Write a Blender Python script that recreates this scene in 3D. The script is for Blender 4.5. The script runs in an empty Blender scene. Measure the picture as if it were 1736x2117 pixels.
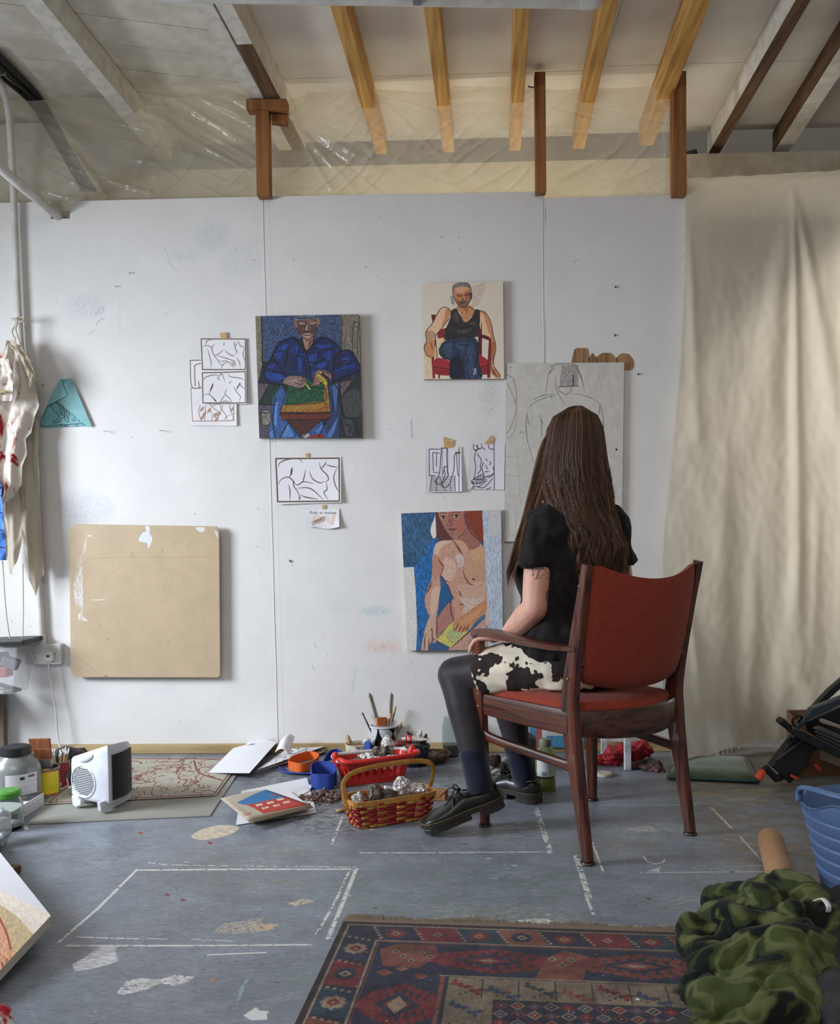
import bpy, bmesh, math, random
import numpy as np
from mathutils import Vector, Matrix, noise as mnoise

random.seed(7)
RNG = np.random.default_rng(11)
scene = bpy.context.scene
COL = scene.collection

# ------------------------------------------------------------------ camera
F_PX, PPX, PPY = 1855.764, 884.647, 1180.686
PITCH, YAW, ROLL = 0.03238, 0.03053, -0.01197
CAM = np.array([0.82174, -3.95787, 0.92995])

def cam_rot():
    B = np.array([[1, 0, 0], [0, 0, -1], [0, 1, 0]], float)
    cy, sy = math.cos(YAW), math.sin(YAW)
    cp, sp = math.cos(PITCH), math.sin(PITCH)
    cr, sr = math.cos(ROLL), math.sin(ROLL)
    Y = np.array([[cy, 0, sy], [0, 1, 0], [-sy, 0, cy]])
    P_ = np.array([[1, 0, 0], [0, cp, -sp], [0, sp, cp]])
    Z = np.array([[cr, -sr, 0], [sr, cr, 0], [0, 0, 1]])
    return Z @ P_ @ Y @ B

RC = cam_rot()
cd = bpy.data.cameras.new('camera')
cam = bpy.data.objects.new('camera', cd)
COL.objects.link(cam)
m = Matrix.Identity(4)
for i in range(3):
    m[i][0], m[i][1], m[i][2], m[i][3] = RC[0][i], -RC[1][i], -RC[2][i], CAM[i]
cam.matrix_world = m
cd.sensor_fit = 'HORIZONTAL'
cd.sensor_width = 36.0
cd.lens = F_PX / 1736 * 36.0
cd.shift_x = (868 - PPX) / 1736
cd.shift_y = (PPY - 1058.5) / 1736
cd.clip_start = 0.05
scene.camera = cam

def P(u, v, ax, val):
    """point of the room seen at pixel (u, v) of the photograph on the plane ax = val"""
    d = RC.T @ np.array([(u - PPX) / F_PX, (v - PPY) / F_PX, 1.0])
    i = 'XYZ'.index(ax)
    return CAM + (val - CAM[i]) / d[i] * d

def F(u, v, z=0.0):
    return P(u, v, 'Z', z)

def W(u, v, y=0.0):
    return P(u, v, 'Y', y)

# ------------------------------------------------------------------ light
world = bpy.data.worlds.new('world')
scene.world = world
world.use_nodes = True
wb = world.node_tree.nodes['Background']
wb.inputs[0].default_value = (0.95, 0.96, 1.0, 1)
wb.inputs[1].default_value = 0.34

def area(name, loc, target, sx, sy, power, color, spread=None):
    l = bpy.data.lights.new(name, 'AREA')
    l.shape = 'RECTANGLE'
    l.size, l.size_y = sx, sy
    l.energy = power
    l.color = color
    if spread: l.spread = math.radians(spread)
    o = bpy.data.objects.new(name, l)
    COL.objects.link(o)
    o.location = loc
    o.rotation_euler = (Vector(target) - Vector(loc)).to_track_quat('-Z', 'Y').to_euler()
    return o

# daylight from the studio's side window (left of the frame) and its roof light (behind the camera)
area('window_daylight', (-2.75, -1.75, 1.75), (-0.1, -0.0, 0.85), 1.3, 1.3, 112, (0.84, 0.91, 1.0), 120)
area('rooflight_daylight', (0.3, -4.6, 3.3), (0.9, -1.0, 0.4), 2.8, 1.4, 42, (1.0, 0.93, 0.85))
# lamps burning behind the partition and behind the dust sheet
area('lamp_behind_partition', (0.95, 0.30, 2.05), (0.95, 0.55, 2.62), 1.6, 0.1, 5.5, (1.0, 0.91, 0.72))
area('lamp_behind_sheet', (2.75, 0.33, 1.35), (2.3, -0.1, 1.25), 0.9, 1.8, 11, (1.0, 0.93, 0.82))

scene.view_settings.view_transform = 'Standard'
scene.view_settings.look = 'None'
scene.view_settings.gamma = 1.0
scene.view_settings.use_curve_mapping = False
scene.view_settings.exposure = 0.0
scene.cycles.max_bounces = 7
scene.cycles.transparent_max_bounces = 12
scene.cycles.use_denoising = True
# ------------------------------------------------------------------ colours and materials
def s2l(c):
    c = c / 255.0
    return c / 12.92 if c <= 0.04045 else ((c + 0.055) / 1.055) ** 2.4

def lin(rgb):
    return (s2l(rgb[0]), s2l(rgb[1]), s2l(rgb[2]), 1.0)

def _new(name):
    m = bpy.data.materials.new(name)
    m.use_nodes = True
    nt = m.node_tree
    return m, nt, nt.nodes['Principled BSDF']

def _bump(nt, b, vec, scale, strength, dist=0.002, detail=4, stretch=None):
    n = nt.nodes.new('ShaderNodeTexNoise')
    n.inputs['Scale'].default_value = scale
    n.inputs['Detail'].default_value = detail
    if stretch:
        mp = nt.nodes.new('ShaderNodeMapping')
        mp.inputs['Scale'].default_value = stretch
        nt.links.new(vec, mp.inputs['Vector'])
        vec = mp.outputs['Vector']
    nt.links.new(vec, n.inputs['Vector'])
    bp = nt.nodes.new('ShaderNodeBump')
    bp.inputs['Strength'].default_value = strength
    bp.inputs['Distance'].default_value = dist
    nt.links.new(n.outputs['Fac'], bp.inputs['Height'])
    nt.links.new(bp.outputs['Normal'], b.inputs['Normal'])
    return bp

def mat(name, rgb, rough=0.6, metal=0.0, rgb2=None, nscale=8.0, lo=0.4, hi=0.6, bump=None, stretch=None, coat=0.0, spec=0.5,
        transmission=0.0, alpha=1.0, sheen=0.0, ior=1.45, detail=5):
    """principled material with a two-colour noise and a noise bump; bump = (scale, strength[, distance])"""
    m, nt, b = _new(name)
    b.inputs['Base Color'].default_value = lin(rgb)
    b.inputs['Roughness'].default_value = rough
    b.inputs['Metallic'].default_value = metal
    b.inputs['Coat Weight'].default_value = coat
    b.inputs['Specular IOR Level'].default_value = spec
    b.inputs['Transmission Weight'].default_value = transmission
    b.inputs['Alpha'].default_value = alpha
    b.inputs['Sheen Weight'].default_value = sheen
    b.inputs['IOR'].default_value = ior
    tc = nt.nodes.new('ShaderNodeTexCoord')
    vec = tc.outputs['Object']
    if rgb2 is not None:
        v = vec
        if stretch:
            mp = nt.nodes.new('ShaderNodeMapping')
            mp.inputs['Scale'].default_value = stretch
            nt.links.new(vec, mp.inputs['Vector'])
            v = mp.outputs['Vector']
        n = nt.nodes.new('ShaderNodeTexNoise')
        n.inputs['Scale'].default_value = nscale
        n.inputs['Detail'].default_value = detail
        nt.links.new(v, n.inputs['Vector'])
        r = nt.nodes.new('ShaderNodeValToRGB')
        r.color_ramp.elements[0].position, r.color_ramp.elements[0].color = lo, lin(rgb)
        r.color_ramp.elements[1].position, r.color_ramp.elements[1].color = hi, lin(rgb2)
        nt.links.new(n.outputs['Fac'], r.inputs['Fac'])
        nt.links.new(r.outputs['Color'], b.inputs['Base Color'])
    if bump:
        _bump(nt, b, vec, bump[0], bump[1], bump[2] if len(bump) > 2 else 0.002, stretch=stretch if len(bump) > 3 else None)
    return m

def mat_attr(name, rough=0.5, bump=None, spec=0.5, sheen=0.0):
    """colour from the mesh's own colour attribute"""
    m, nt, b = _new(name)
    a = nt.nodes.new('ShaderNodeAttribute')
    a.attribute_name = 'Col'
    nt.links.new(a.outputs['Color'], b.inputs['Base Color'])
    b.inputs['Roughness'].default_value = rough
    b.inputs['Specular IOR Level'].default_value = spec
    b.inputs['Sheen Weight'].default_value = sheen
    if bump:
        tc = nt.nodes.new('ShaderNodeTexCoord')
        _bump(nt, b, tc.outputs['Object'], bump[0], bump[1], bump[2] if len(bump) > 2 else 0.002)
    return m

def mat_canvas(name, cv, rough=0.7, bump=None, spec=0.4, coat=0.0, sheen=0.0):
    """colour painted by the script on a Canvas (below), laid on by UV"""
    m, nt, b = _new(name)
    t = nt.nodes.new('ShaderNodeTexImage')
    t.image = cv.image(name)
    t.extension = 'EXTEND'
    nt.links.new(t.outputs['Color'], b.inputs['Base Color'])
    b.inputs['Roughness'].default_value = rough
    b.inputs['Specular IOR Level'].default_value = spec
    b.inputs['Coat Weight'].default_value = coat
    b.inputs['Sheen Weight'].default_value = sheen
    if bump:
        tc = nt.nodes.new('ShaderNodeTexCoord')
        _bump(nt, b, tc.outputs['Object'], bump[0], bump[1], bump[2] if len(bump) > 2 else 0.002)
    return m

def mat_wood(name, c1, c2, rough=0.5, axis='Y', scale=30.0, coat=0.0, bump=0.15, spec=0.5, distort=3.0, rot=0.0):
    """wood with streaks of grain along an axis of the object"""
    m, nt, b = _new(name)
    tc = nt.nodes.new('ShaderNodeTexCoord')
    mp = nt.nodes.new('ShaderNodeMapping')
    s = {'X': (0.06, 1, 1), 'Y': (1, 0.06, 1), 'Z': (1, 1, 0.06)}[axis]
    mp.inputs['Scale'].default_value = s
    src = tc.outputs['Object']
    if rot:
        m0 = nt.nodes.new('ShaderNodeMapping')
        m0.inputs['Rotation'].default_value = (0, 0, -rot)
        nt.links.new(src, m0.inputs['Vector'])
        src = m0.outputs['Vector']
    nt.links.new(src, mp.inputs['Vector'])
    n = nt.nodes.new('ShaderNodeTexNoise')
    n.inputs['Scale'].default_value = scale
    n.inputs['Detail'].default_value = 6
    n.inputs['Distortion'].default_value = distort * 0.3
    nt.links.new(mp.outputs['Vector'], n.inputs['Vector'])
    r = nt.nodes.new('ShaderNodeValToRGB')
    r.color_ramp.elements[0].position, r.color_ramp.elements[0].color = 0.36, lin(c2)
    r.color_ramp.elements[1].position, r.color_ramp.elements[1].color = 0.58, lin(c1)
    nt.links.new(n.outputs['Fac'], r.inputs['Fac'])
    nt.links.new(r.outputs['Color'], b.inputs['Base Color'])
    b.inputs['Roughness'].default_value = rough
    b.inputs['Coat Weight'].default_value = coat
    b.inputs['Specular IOR Level'].default_value = spec
    bp = nt.nodes.new('ShaderNodeBump')
    bp.inputs['Strength'].default_value = bump
    bp.inputs['Distance'].default_value = 0.002
    nt.links.new(n.outputs['Fac'], bp.inputs['Height'])
    nt.links.new(bp.outputs['Normal'], b.inputs['Normal'])
    return m

# ------------------------------------------------------------------ Canvas: a painter for flat prints, drawings and worn paint
def hom(src, dst):
    A = []
    for (x, y), (u, v) in zip(src, dst):
        A.append([x, y, 1, 0, 0, 0, -u * x, -u * y, -u])
        A.append([0, 0, 0, x, y, 1, -v * x, -v * y, -v])
    return np.linalg.svd(np.array(A, float))[2][-1].reshape(3, 3)

def spline(pts, n=8, closed=False):
    p = np.array(pts, float)
    if len(p) < 3: return p
    if closed:
        q = np.vstack([p[-1], p, p[0], p[1]])
    else:
        q = np.vstack([2 * p[0] - p[1], p, 2 * p[-1] - p[-2]])
    t = np.linspace(0, 1, n, endpoint=False)[:, None]
    out = []
    for i in range(1, len(q) - 2):
        a, b, c, d = q[i - 1], q[i], q[i + 1], q[i + 2]
        out.append(0.5 * ((2 * b) + (-a + c) * t + (2 * a - 5 * b + 4 * c - d) * t ** 2 + (-a + 3 * b - 3 * c + d) * t ** 3))
    r = np.vstack(out)
    return r if closed else np.vstack([r, p[-1]])

class Canvas:
    def __init__(s, w, h, bg, src=None):
        s.w, s.h = w, h
        s.a = np.empty((h, w, 3), np.float32)
        s.a[:] = np.array(bg, np.float32)
        s.H = hom(src, [(0, 0), (w, 0), (w, h), (0, h)]) if src else np.eye(3)
        c = np.array([[w / 2, h / 2]])
        s.k = 1.0
        if src:
            s.k = w / max(1e-6, math.hypot(src[1][0] - src[0][0], src[1][1] - src[0][1]))
        s._n = {}

    def m(s, pts):
        p = np.array(pts, float).reshape(-1, 2)
        q = np.c_[p, np.ones(len(p))] @ s.H.T
        return q[:, :2] / q[:, 2:]

    def noise(s, kx, ky, seed=0, fine=True):
        """smooth noise 0..1 with feature size kx by ky texels"""
        key = (kx, ky, seed, fine)
        if key not in s._n:
            r = np.random.default_rng(seed + 17)
            n = r.standard_normal((s.h, s.w)).astype(np.float32)
            fx = np.fft.rfftfreq(s.w)[None, :] * kx
            fy = np.fft.fftfreq(s.h)[:, None] * ky
            q = fx * fx + fy * fy
            f=np.fft.irfft2(np.fft.rfft2(n)*(np.exp(-2.0*q)+(0.30*np.exp(-0.5*q)+0.10*np.exp(-0.1*q)if fine else 0.12*np.exp(-0.5*q))),(s.h,s.w))
            f = f / (f.std() + 1e-9)
            s._n[key] = np.clip(0.5 + 0.25 * f, 0, 1).astype(np.float32)
        return s._n[key]

    def _blend(s, x0, y0, mask, col, rag, tex):
        h, w = mask.shape
        sl = (slice(y0, y0 + h), slice(x0, x0 + w))
        if rag:                                   # a dry, broken edge
            n = s.noise(rag[0], rag[1], rag[3] if len(rag) > 3 else 0)[sl]
            mask = mask * np.clip((n - rag[2]) * 8, 0, 1)
        c = np.array(col, np.float32)[None, None, :]
        if tex:                                   # brush streaks: (kx, ky, strength)
            n = s.noise(tex[0], tex[1], 5, False)[sl] - 0.5
            c = np.clip(c * (1 + 2 * tex[2] * n[..., None]), 0, 255)
        s.a[sl] = s.a[sl] * (1 - mask[..., None]) + c * mask[..., None]

    def poly(s, pts, col, smooth=False, alpha=1.0, rag=None, tex=None, soft=0.7, raw=False):
        p = np.array(pts, float) if raw else s.m(pts)
        if smooth: p = spline(p, 6, True)
        x0, y0 = np.floor(p.min(0) - 2 - soft).astype(int)
        x1, y1 = np.ceil(p.max(0) + 2 + soft).astype(int)
        x0, y0, x1, y1 = max(0, x0), max(0, y0), min(s.w, x1), min(s.h, y1)
        if x1 <= x0 or y1 <= y0: return
        X, Y = np.meshgrid(np.arange(x0, x1) + 0.5, np.arange(y0, y1) + 0.5)
        X, Y = X.astype(np.float32), Y.astype(np.float32)
        ins = np.zeros(X.shape, bool)
        d2 = np.full(X.shape, 1e9, np.float32)
        for (ax, ay), (bx, by) in zip(p, np.roll(p, -1, 0)):
            if ay != by:
                c = ((ay > Y) != (by > Y)) & (X < (bx - ax) * (Y - ay) / (by - ay) + ax)
                ins ^= c
            ex, ey = bx - ax, by - ay
            L = ex * ex + ey * ey + 1e-9
            t = np.clip(((X - ax) * ex + (Y - ay) * ey) / L, 0, 1)
            d2 = np.minimum(d2, (X - ax - t * ex) ** 2 + (Y - ay - t * ey) ** 2)
        d = np.sqrt(d2)
        sd = np.where(ins, d, -d)
        mask = np.clip(sd / (2 * soft) + 0.5, 0, 1) * alpha
        s._blend(x0, y0, mask, col, rag, tex)

    def line(s, pts, w, col, smooth=True, alpha=1.0, rag=None, taper=False, raw=False, soft=0.6):
        p = np.array(pts, float) if raw else s.m(pts)
        if smooth: p = spline(p, 6)
        r = max(0.35, w * (1 if raw else s.k) / 2)
        n = len(p)
        x0, y0 = np.floor(p.min(0) - 2 - r).astype(int)
        x1, y1 = np.ceil(p.max(0) + 2 + r).astype(int)
        x0, y0, x1, y1 = max(0, x0), max(0, y0), min(s.w, x1), min(s.h, y1)
        if x1 <= x0 or y1 <= y0: return
        X, Y = np.meshgrid(np.arange(x0, x1) + 0.5, np.arange(y0, y1) + 0.5)
        X, Y = X.astype(np.float32), Y.astype(np.float32)
        best = np.full(X.shape, -1e9, np.float32)
        for i in range(n - 1):
            (ax, ay), (bx, by) = p[i], p[i + 1]
            ex, ey = bx - ax, by - ay
            t = np.clip(((X - ax) * ex + (Y - ay) * ey) / (ex * ex + ey * ey + 1e-9), 0, 1)
            d = np.sqrt((X - ax - t * ex) ** 2 + (Y - ay - t * ey) ** 2)
            rr = r
            if taper:
                q = (i + t) / (n - 1)
                rr = r * (0.35 + 0.65 * np.sin(np.pi * np.clip(q, 0.02, 0.98)))
            best = np.maximum(best, rr - d)
        mask = np.clip(best / (2 * soft) + 0.5, 0, 1) * alpha
        s._blend(x0, y0, mask, col, rag, None)

    def lines(s, many, w, col, **k):
        for p in many: s.line(p, w, col, **k)

    def hatch(s, quad, n, w, col, **k):
        """n strokes between two sides of a quad (a,b,c,d): from a-d to b-c"""
        a, b, c, d = [np.array(q, float) for q in quad]
        for i in range(n):
            t = (i + 0.5) / n
            s.line([a + (d - a) * t, b + (c - b) * t], w, col, smooth=False, **k)

    def spots(s, n, r, cols, box, seed=3, rag=None, alpha=1.0, stretch=1.0):
        g = np.random.default_rng(seed)
        for i in range(n):
            x, y = g.uniform(box[0], box[2]), g.uniform(box[1], box[3])
            rr = g.uniform(r[0], r[1])
            k = int(g.integers(5, 9))
            an = np.sort(g.uniform(0, 2 * math.pi, k))
            q = np.c_[x + np.cos(an) * rr * stretch * g.uniform(0.6, 1.2, k), y + np.sin(an) * rr * g.uniform(0.6, 1.2, k)]
            s.poly(q, cols[int(g.integers(0, len(cols)))], rag=rag, alpha=alpha, raw=True)

    def grain(s, amount, kx=1, ky=1, seed=2):
        n = s.noise(kx, ky, seed) - 0.5
        s.a = np.clip(s.a * (1 + 2 * amount * n[..., None]), 0, 255)

    def image(s, name):
        im = bpy.data.images.new(name, s.w, s.h)
        px = np.ones((s.h, s.w, 4), np.float32)
        px[..., :3] = np.clip(s.a[::-1] / 255.0, 0, 1)
        im.pixels.foreach_set(px.ravel())
        im.update()
        s._n = {}
        return im

# ------------------------------------------------------------------ mesh building
def frame_from(d, up=(0, 0, 1)):
    d = np.array(d, float); d = d / (np.linalg.norm(d) + 1e-12)
    u = np.array(up, float)
    if abs(d @ u) > 0.97: u = np.array([1.0, 0, 0]) if abs(d[0]) < 0.9 else np.array([0, 1.0, 0])
    r = np.cross(d, u); r /= np.linalg.norm(r)
    return r, np.cross(r, d), d

def rotz(a):
    c, s_ = math.cos(a), math.sin(a)
    return np.array([[c, -s_, 0], [s_, c, 0], [0, 0, 1.0]])

def rotx(a):
    c, s_ = math.cos(a), math.sin(a)
    return np.array([[1.0, 0, 0], [0, c, -s_], [0, s_, c]])

def roty(a):
    c, s_ = math.cos(a), math.sin(a)
    return np.array([[c, 0, s_], [0, 1.0, 0], [-s_, 0, c]])

def worldloc(o):
    v = Vector((0, 0, 0))
    while o is not None:
        v = v + o.location
        o = o.parent
    return v

class MB:
    def __init__(s):
        s.v, s.f, s.mi, s.uv, s.c = [], [], [], {}, {}
        s.cur = 0

    def add(s, verts, faces, uvs=None):
        o = len(s.v)
        s.v.extend([tuple(float(c) for c in p) for p in verts])
        for k, f in enumerate(faces):
            if uvs is not None: s.uv[len(s.f)] = uvs[k]
            s.f.append(tuple(i + o for i in f))
            s.mi.append(s.cur)
        return s

    def box(s, c, size, R=None):
        hx, hy, hz = size[0] / 2, size[1] / 2, size[2] / 2
        p = np.array([(x, y, z) for x in (-hx, hx) for y in (-hy, hy) for z in (-hz, hz)])
        if R is not None: p = p @ np.array(R).T
        return s.add(p + np.array(c), [(0, 1, 3, 2), (4, 6, 7, 5), (0, 4, 5, 1), (2, 3, 7, 6), (0, 2, 6, 4), (1, 5, 7, 3)])

    def bar(s, a, b, w, h, up=(0, 0, 1)):
        """rectangular bar from a to b, w across and h along up"""
        a, b = np.array(a, float), np.array(b, float)
        r, u, d = frame_from(b - a, up)
        p = []
        for e in (a, b):
            for i, j in ((-1, -1), (1, -1), (1, 1), (-1, 1)):
                p.append(e + r * i * w / 2 + u * j * h / 2)
        return s.add(p, [(3, 2, 1, 0), (4, 5, 6, 7), (0, 1, 5, 4), (1, 2, 6, 5), (2, 3, 7, 6), (3, 0, 4, 7)])

    def loft(s, rings, closed=True, cap=True):
        n = len(rings[0])
        base = []
        for r in rings: base.extend(list(r))
        fs = []
        for i in range(len(rings) - 1):
            for j in range(n if closed else n - 1):
                k = (j + 1) % n
                fs.append((i * n + j, i * n + k, (i + 1) * n + k, (i + 1) * n + j))
        if cap and closed:
            fs.append(tuple(range(n))[::-1])
            fs.append(tuple((len(rings) - 1) * n + j for j in range(n)))
        return s.add(base, fs)

    def tube(s, path, rad, n=8, cap=True, up=(0, 0, 1), closed=False):
        """rad: a number, a list, or a list of (across, along-up) pairs"""
        p = np.array(path, float)
        N = len(p)
        if np.isscalar(rad): rad = [rad] * N
        t = np.gradient(p, axis=0) if not closed else np.roll(p, -1, 0) - np.roll(p, 1, 0)
        r, u, d = frame_from(t[0], up)
        rings = []
        for i in range(N):
            d = t[i] / (np.linalg.norm(t[i]) + 1e-12)
            r = r - d * (r @ d)
            r /= np.linalg.norm(r) + 1e-12
            u = np.cross(r, d)
            a, b = rad[i] if not np.isscalar(rad[i]) else (rad[i], rad[i])
            rings.append([p[i] + r * a * math.cos(k) - u * b * math.sin(k) for k in [2 * math.pi * q / n for q in range(n)]])
        if closed:
            o = len(s.v)
            s.loft(rings, cap=False)
            L = (N - 1) * n
            for j in range(n):
                k = (j + 1) % n
                s.f.append((o + L + j, o + L + k, o + k, o + j)); s.mi.append(s.cur)
            return s
        return s.loft(rings, cap=cap)

    def capsule(s, path, rad, n=12, up=(0, 0, 1)):
        """tube with rounded ends"""
        p = np.array(path, float)
        if np.isscalar(rad): rad = [rad] * len(p)
        rad = [(q, q) if np.isscalar(q) else tuple(q) for q in rad]
        d0, d1 = p[0] - p[1], p[-1] - p[-2]
        d0 /= np.linalg.norm(d0); d1 /= np.linalg.norm(d1)
        a, b = [], []
        for k in (0.97, 0.8, 0.45):
            q = math.sqrt(1 - k * k)
            a.append((p[0] + d0 * k * min(rad[0]), (rad[0][0] * q, rad[0][1] * q)))
            b.append((p[-1] + d1 * k * min(rad[-1]), (rad[-1][0] * q, rad[-1][1] * q)))
        path = [q[0] for q in a] + list(p) + [q[0] for q in b[::-1]]
        rr = [q[1] for q in a] + rad + [q[1] for q in b[::-1]]
        return s.tube(path, rr, n, up=up)

    def ball(s, c, r, nu=12, nv=8, R=None):
        r = (r, r, r) if np.isscalar(r) else r
        rings = []
        for i in range(1, nv):
            th = math.pi * i / nv
            rings.append([np.array((r[0]*math.sin(th)*math.cos(2*math.pi*j/nu),r[1]*math.sin(th)*math.sin(2*math.pi*j/nu),r[2]*math.cos(th)))for j in range(nu)])
        top, bot = np.array((0, 0, r[2])), np.array((0, 0, -r[2]))
        vs = [top] + [q for g in rings for q in g] + [bot]
        if R is not None: vs = [np.array(R) @ q for q in vs]
        vs = [q + np.array(c) for q in vs]
        fs = [(0, 1 + j, 1 + (j + 1) % nu) for j in range(nu)]
        for i in range(nv - 2):
            for j in range(nu):
                k = (j + 1) % nu
                fs.append((1 + i * nu + j, 1 + (i + 1) * nu + j, 1 + (i + 1) * nu + k, 1 + i * nu + k))
        L = 1 + (nv - 2) * nu
        fs += [(L + (j + 1) % nu, L + j, len(vs) - 1) for j in range(nu)]
        return s.add(vs, fs)

    def lathe(s, prof, n=20, c=(0, 0, 0), R=None, cap=True):
        """profile of (radius, height), turned about Z"""
        rings = [[(r * math.cos(2 * math.pi * j / n), r * math.sin(2 * math.pi * j / n), z) for j in range(n)] for r, z in prof]
        rings = [[(np.array(R) @ np.array(q) if R is not None else np.array(q)) + np.array(c) for q in g] for g in rings]
        return s.loft(rings, cap=cap)

    def prism(s, poly, o, ex, ey, depth):
        """outline in the plane (o, ex, ey) extruded both sides of it"""
        o, ex, ey = np.array(o, float), np.array(ex, float), np.array(ey, float)
        nz = np.cross(ex, ey); nz /= np.linalg.norm(nz)
        n = len(poly)
        a = [o + ex * x + ey * y - nz * depth / 2 for x, y in poly]
        b = [o + ex * x + ey * y + nz * depth / 2 for x, y in poly]
        fs = [tuple(range(n))[::-1], tuple(range(n, 2 * n))] + [(i, (i + 1) % n, n + (i + 1) % n, n + i) for i in range(n)]
        return s.add(a + b, fs)

    def grid(s, fn, nu, nv, thick=0.0, uv=True):
        """sheet from fn(u, v) -> point, u and v in 0..1; UV laid on"""
        pts = [np.array(fn(i / nu, j / nv), float) for j in range(nv + 1) for i in range(nu + 1)]
        fs, us = [], []
        W_ = nu + 1
        for j in range(nv):
            for i in range(nu):
                fs.append((j * W_ + i, j * W_ + i + 1, (j + 1) * W_ + i + 1, (j + 1) * W_ + i))
                us.append([(i / nu, j / nv), ((i + 1) / nu, j / nv), ((i + 1) / nu, (j + 1) / nv), (i / nu, (j + 1) / nv)])
        if thick:
            A = np.array(pts).reshape(nv + 1, nu + 1, 3)
            du = np.gradient(A, axis=1); dv = np.gradient(A, axis=0)
            nn = np.cross(du, dv); nn /= np.linalg.norm(nn, axis=2, keepdims=True) + 1e-12
            B = (A - nn * thick).reshape(-1, 3)
            N = len(pts)
            fs += [tuple(N + q for q in f[::-1]) for f in fs[:nu * nv]]
            us += [q[::-1] for q in us[:nu * nv]]
            edge = [(i, i + 1) for i in range(nu)] + [(j * W_ + nu, (j + 1) * W_ + nu) for j in range(nv)] + \
                   [(nv * W_ + i + 1, nv * W_ + i) for i in range(nu)] + [((j + 1) * W_, j * W_) for j in range(nv)]
            for a, b in edge:
                fs.append((b, a, N + a, N + b)); us.append([(0.002, 0.002)] * 4)
            pts = pts + list(B)
        return s.add(pts, fs, us if uv else None)

    def build(s, name, mats, parent=None, smooth=False, bevel=0.0, seg=2, subsurf=0, origin=None):
        v = np.array(s.v, float)
        if parent is not None:
            o = np.array(worldloc(parent))
        elif origin is not None:
            o = np.array(origin, float)
        else:
            lo, hi = v.min(0), v.max(0)
            o = np.array([(lo[0] + hi[0]) / 2, (lo[1] + hi[1]) / 2, lo[2]])
        me = bpy.data.meshes.new(name)
        me.from_pydata((v - o).tolist(), [], s.f)
        if not isinstance(mats, (list, tuple)): mats = [mats]
        for m_ in mats: me.materials.append(m_)
        if len(mats) > 1: me.polygons.foreach_set('material_index', s.mi)
        if s.uv:
            L = me.uv_layers.new(name='UVMap')
            for fi, uvs in s.uv.items():
                ls = me.polygons[fi].loop_start
                for k, q in enumerate(uvs): L.data[ls + k].uv = q
        if smooth is not False:
            if smooth is True:
                me.polygons.foreach_set('use_smooth', [True] * len(me.polygons))
            else:
                me.polygons.foreach_set('use_smooth', [True] * len(me.polygons))
                try: me.set_sharp_from_angle(angle=math.radians(smooth))
                except Exception: pass
        me.update()
        ob = bpy.data.objects.new(name, me)
        COL.objects.link(ob)
        if parent is not None:
            ob.parent = parent
        else:
            ob.location = o
        if bevel:
            b = ob.modifiers.new('edge', 'BEVEL')
            b.width = bevel; b.segments = seg; b.limit_method = 'ANGLE'; b.angle_limit = math.radians(40)
        if subsurf:
            u = ob.modifiers.new('smooth', 'SUBSURF')
            u.levels = u.render_levels = subsurf
        return ob

def tag(o, label=None, cat=None, group=None, kind=None):
    if label: o['label'] = label
    if cat: o['category'] = cat
    if group: o['group'] = group
    if kind: o['kind'] = kind
    return o

def thing(name, label, cat, loc=(0, 0, 0), group=None):
    o = bpy.data.objects.new(name, None)
    o.empty_display_size = 0.05
    COL.objects.link(o)
    o.location = tuple(float(c) for c in loc)
    return tag(o, label, cat, group)

def struct(name, mb, mats, parent=None, **k):
    o = mb.build(name, mats, parent, **k)
    if parent is None: o['kind'] = 'structure'
    return o

def copy_tree(o, parent=None):
    c = o.copy()
    COL.objects.link(c)
    if parent is not None: c.parent = parent
    for ch in list(o.children):
        copy_tree(ch, c)
    return c

def wob(p, scale, amp, seed=0.0):
    """smooth vector noise at a point"""
    q = Vector((p[0] * scale + seed, p[1] * scale - seed, p[2] * scale + 2 * seed))
    return np.array(mnoise.noise_vector(q)) * amp

def remesh(mb, name, mats, parent, voxel=0.006, smooth_it=6, disp=None, keep=False):
    """join the overlapping solids of mb into one closed skin"""
    ob = mb.build('tmp', mats, parent)
    r = ob.modifiers.new('r', 'REMESH')
    r.mode = 'VOXEL'; r.voxel_size = voxel; r.use_smooth_shade = True
    if smooth_it:
        q = ob.modifiers.new('s', 'SMOOTH'); q.factor = 0.5; q.iterations = smooth_it
    dg = bpy.context.evaluated_depsgraph_get()
    dg.update()
    me = bpy.data.meshes.new_from_object(ob.evaluated_get(dg))
    me.name = name
    loc0 = Vector(ob.location)
    bpy.data.objects.remove(ob, do_unlink=True)
    if disp is not None:
        n = len(me.vertices)
        co = np.empty(n * 3); me.vertices.foreach_get('co', co); co = co.reshape(-1, 3)
        no = np.array([tuple(v.normal) for v in me.vertices])
        off = np.array(worldloc(parent)) if parent is not None else np.array(loc0)
        co = co + disp(co + off, no)
        me.vertices.foreach_set('co', co.ravel())
        me.update()
    me.polygons.foreach_set('use_smooth', [True] * len(me.polygons))
    ob = bpy.data.objects.new(name, me)
    COL.objects.link(ob)
    if parent is not None: ob.parent = parent
    else: ob.location = loc0
    return ob

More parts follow.
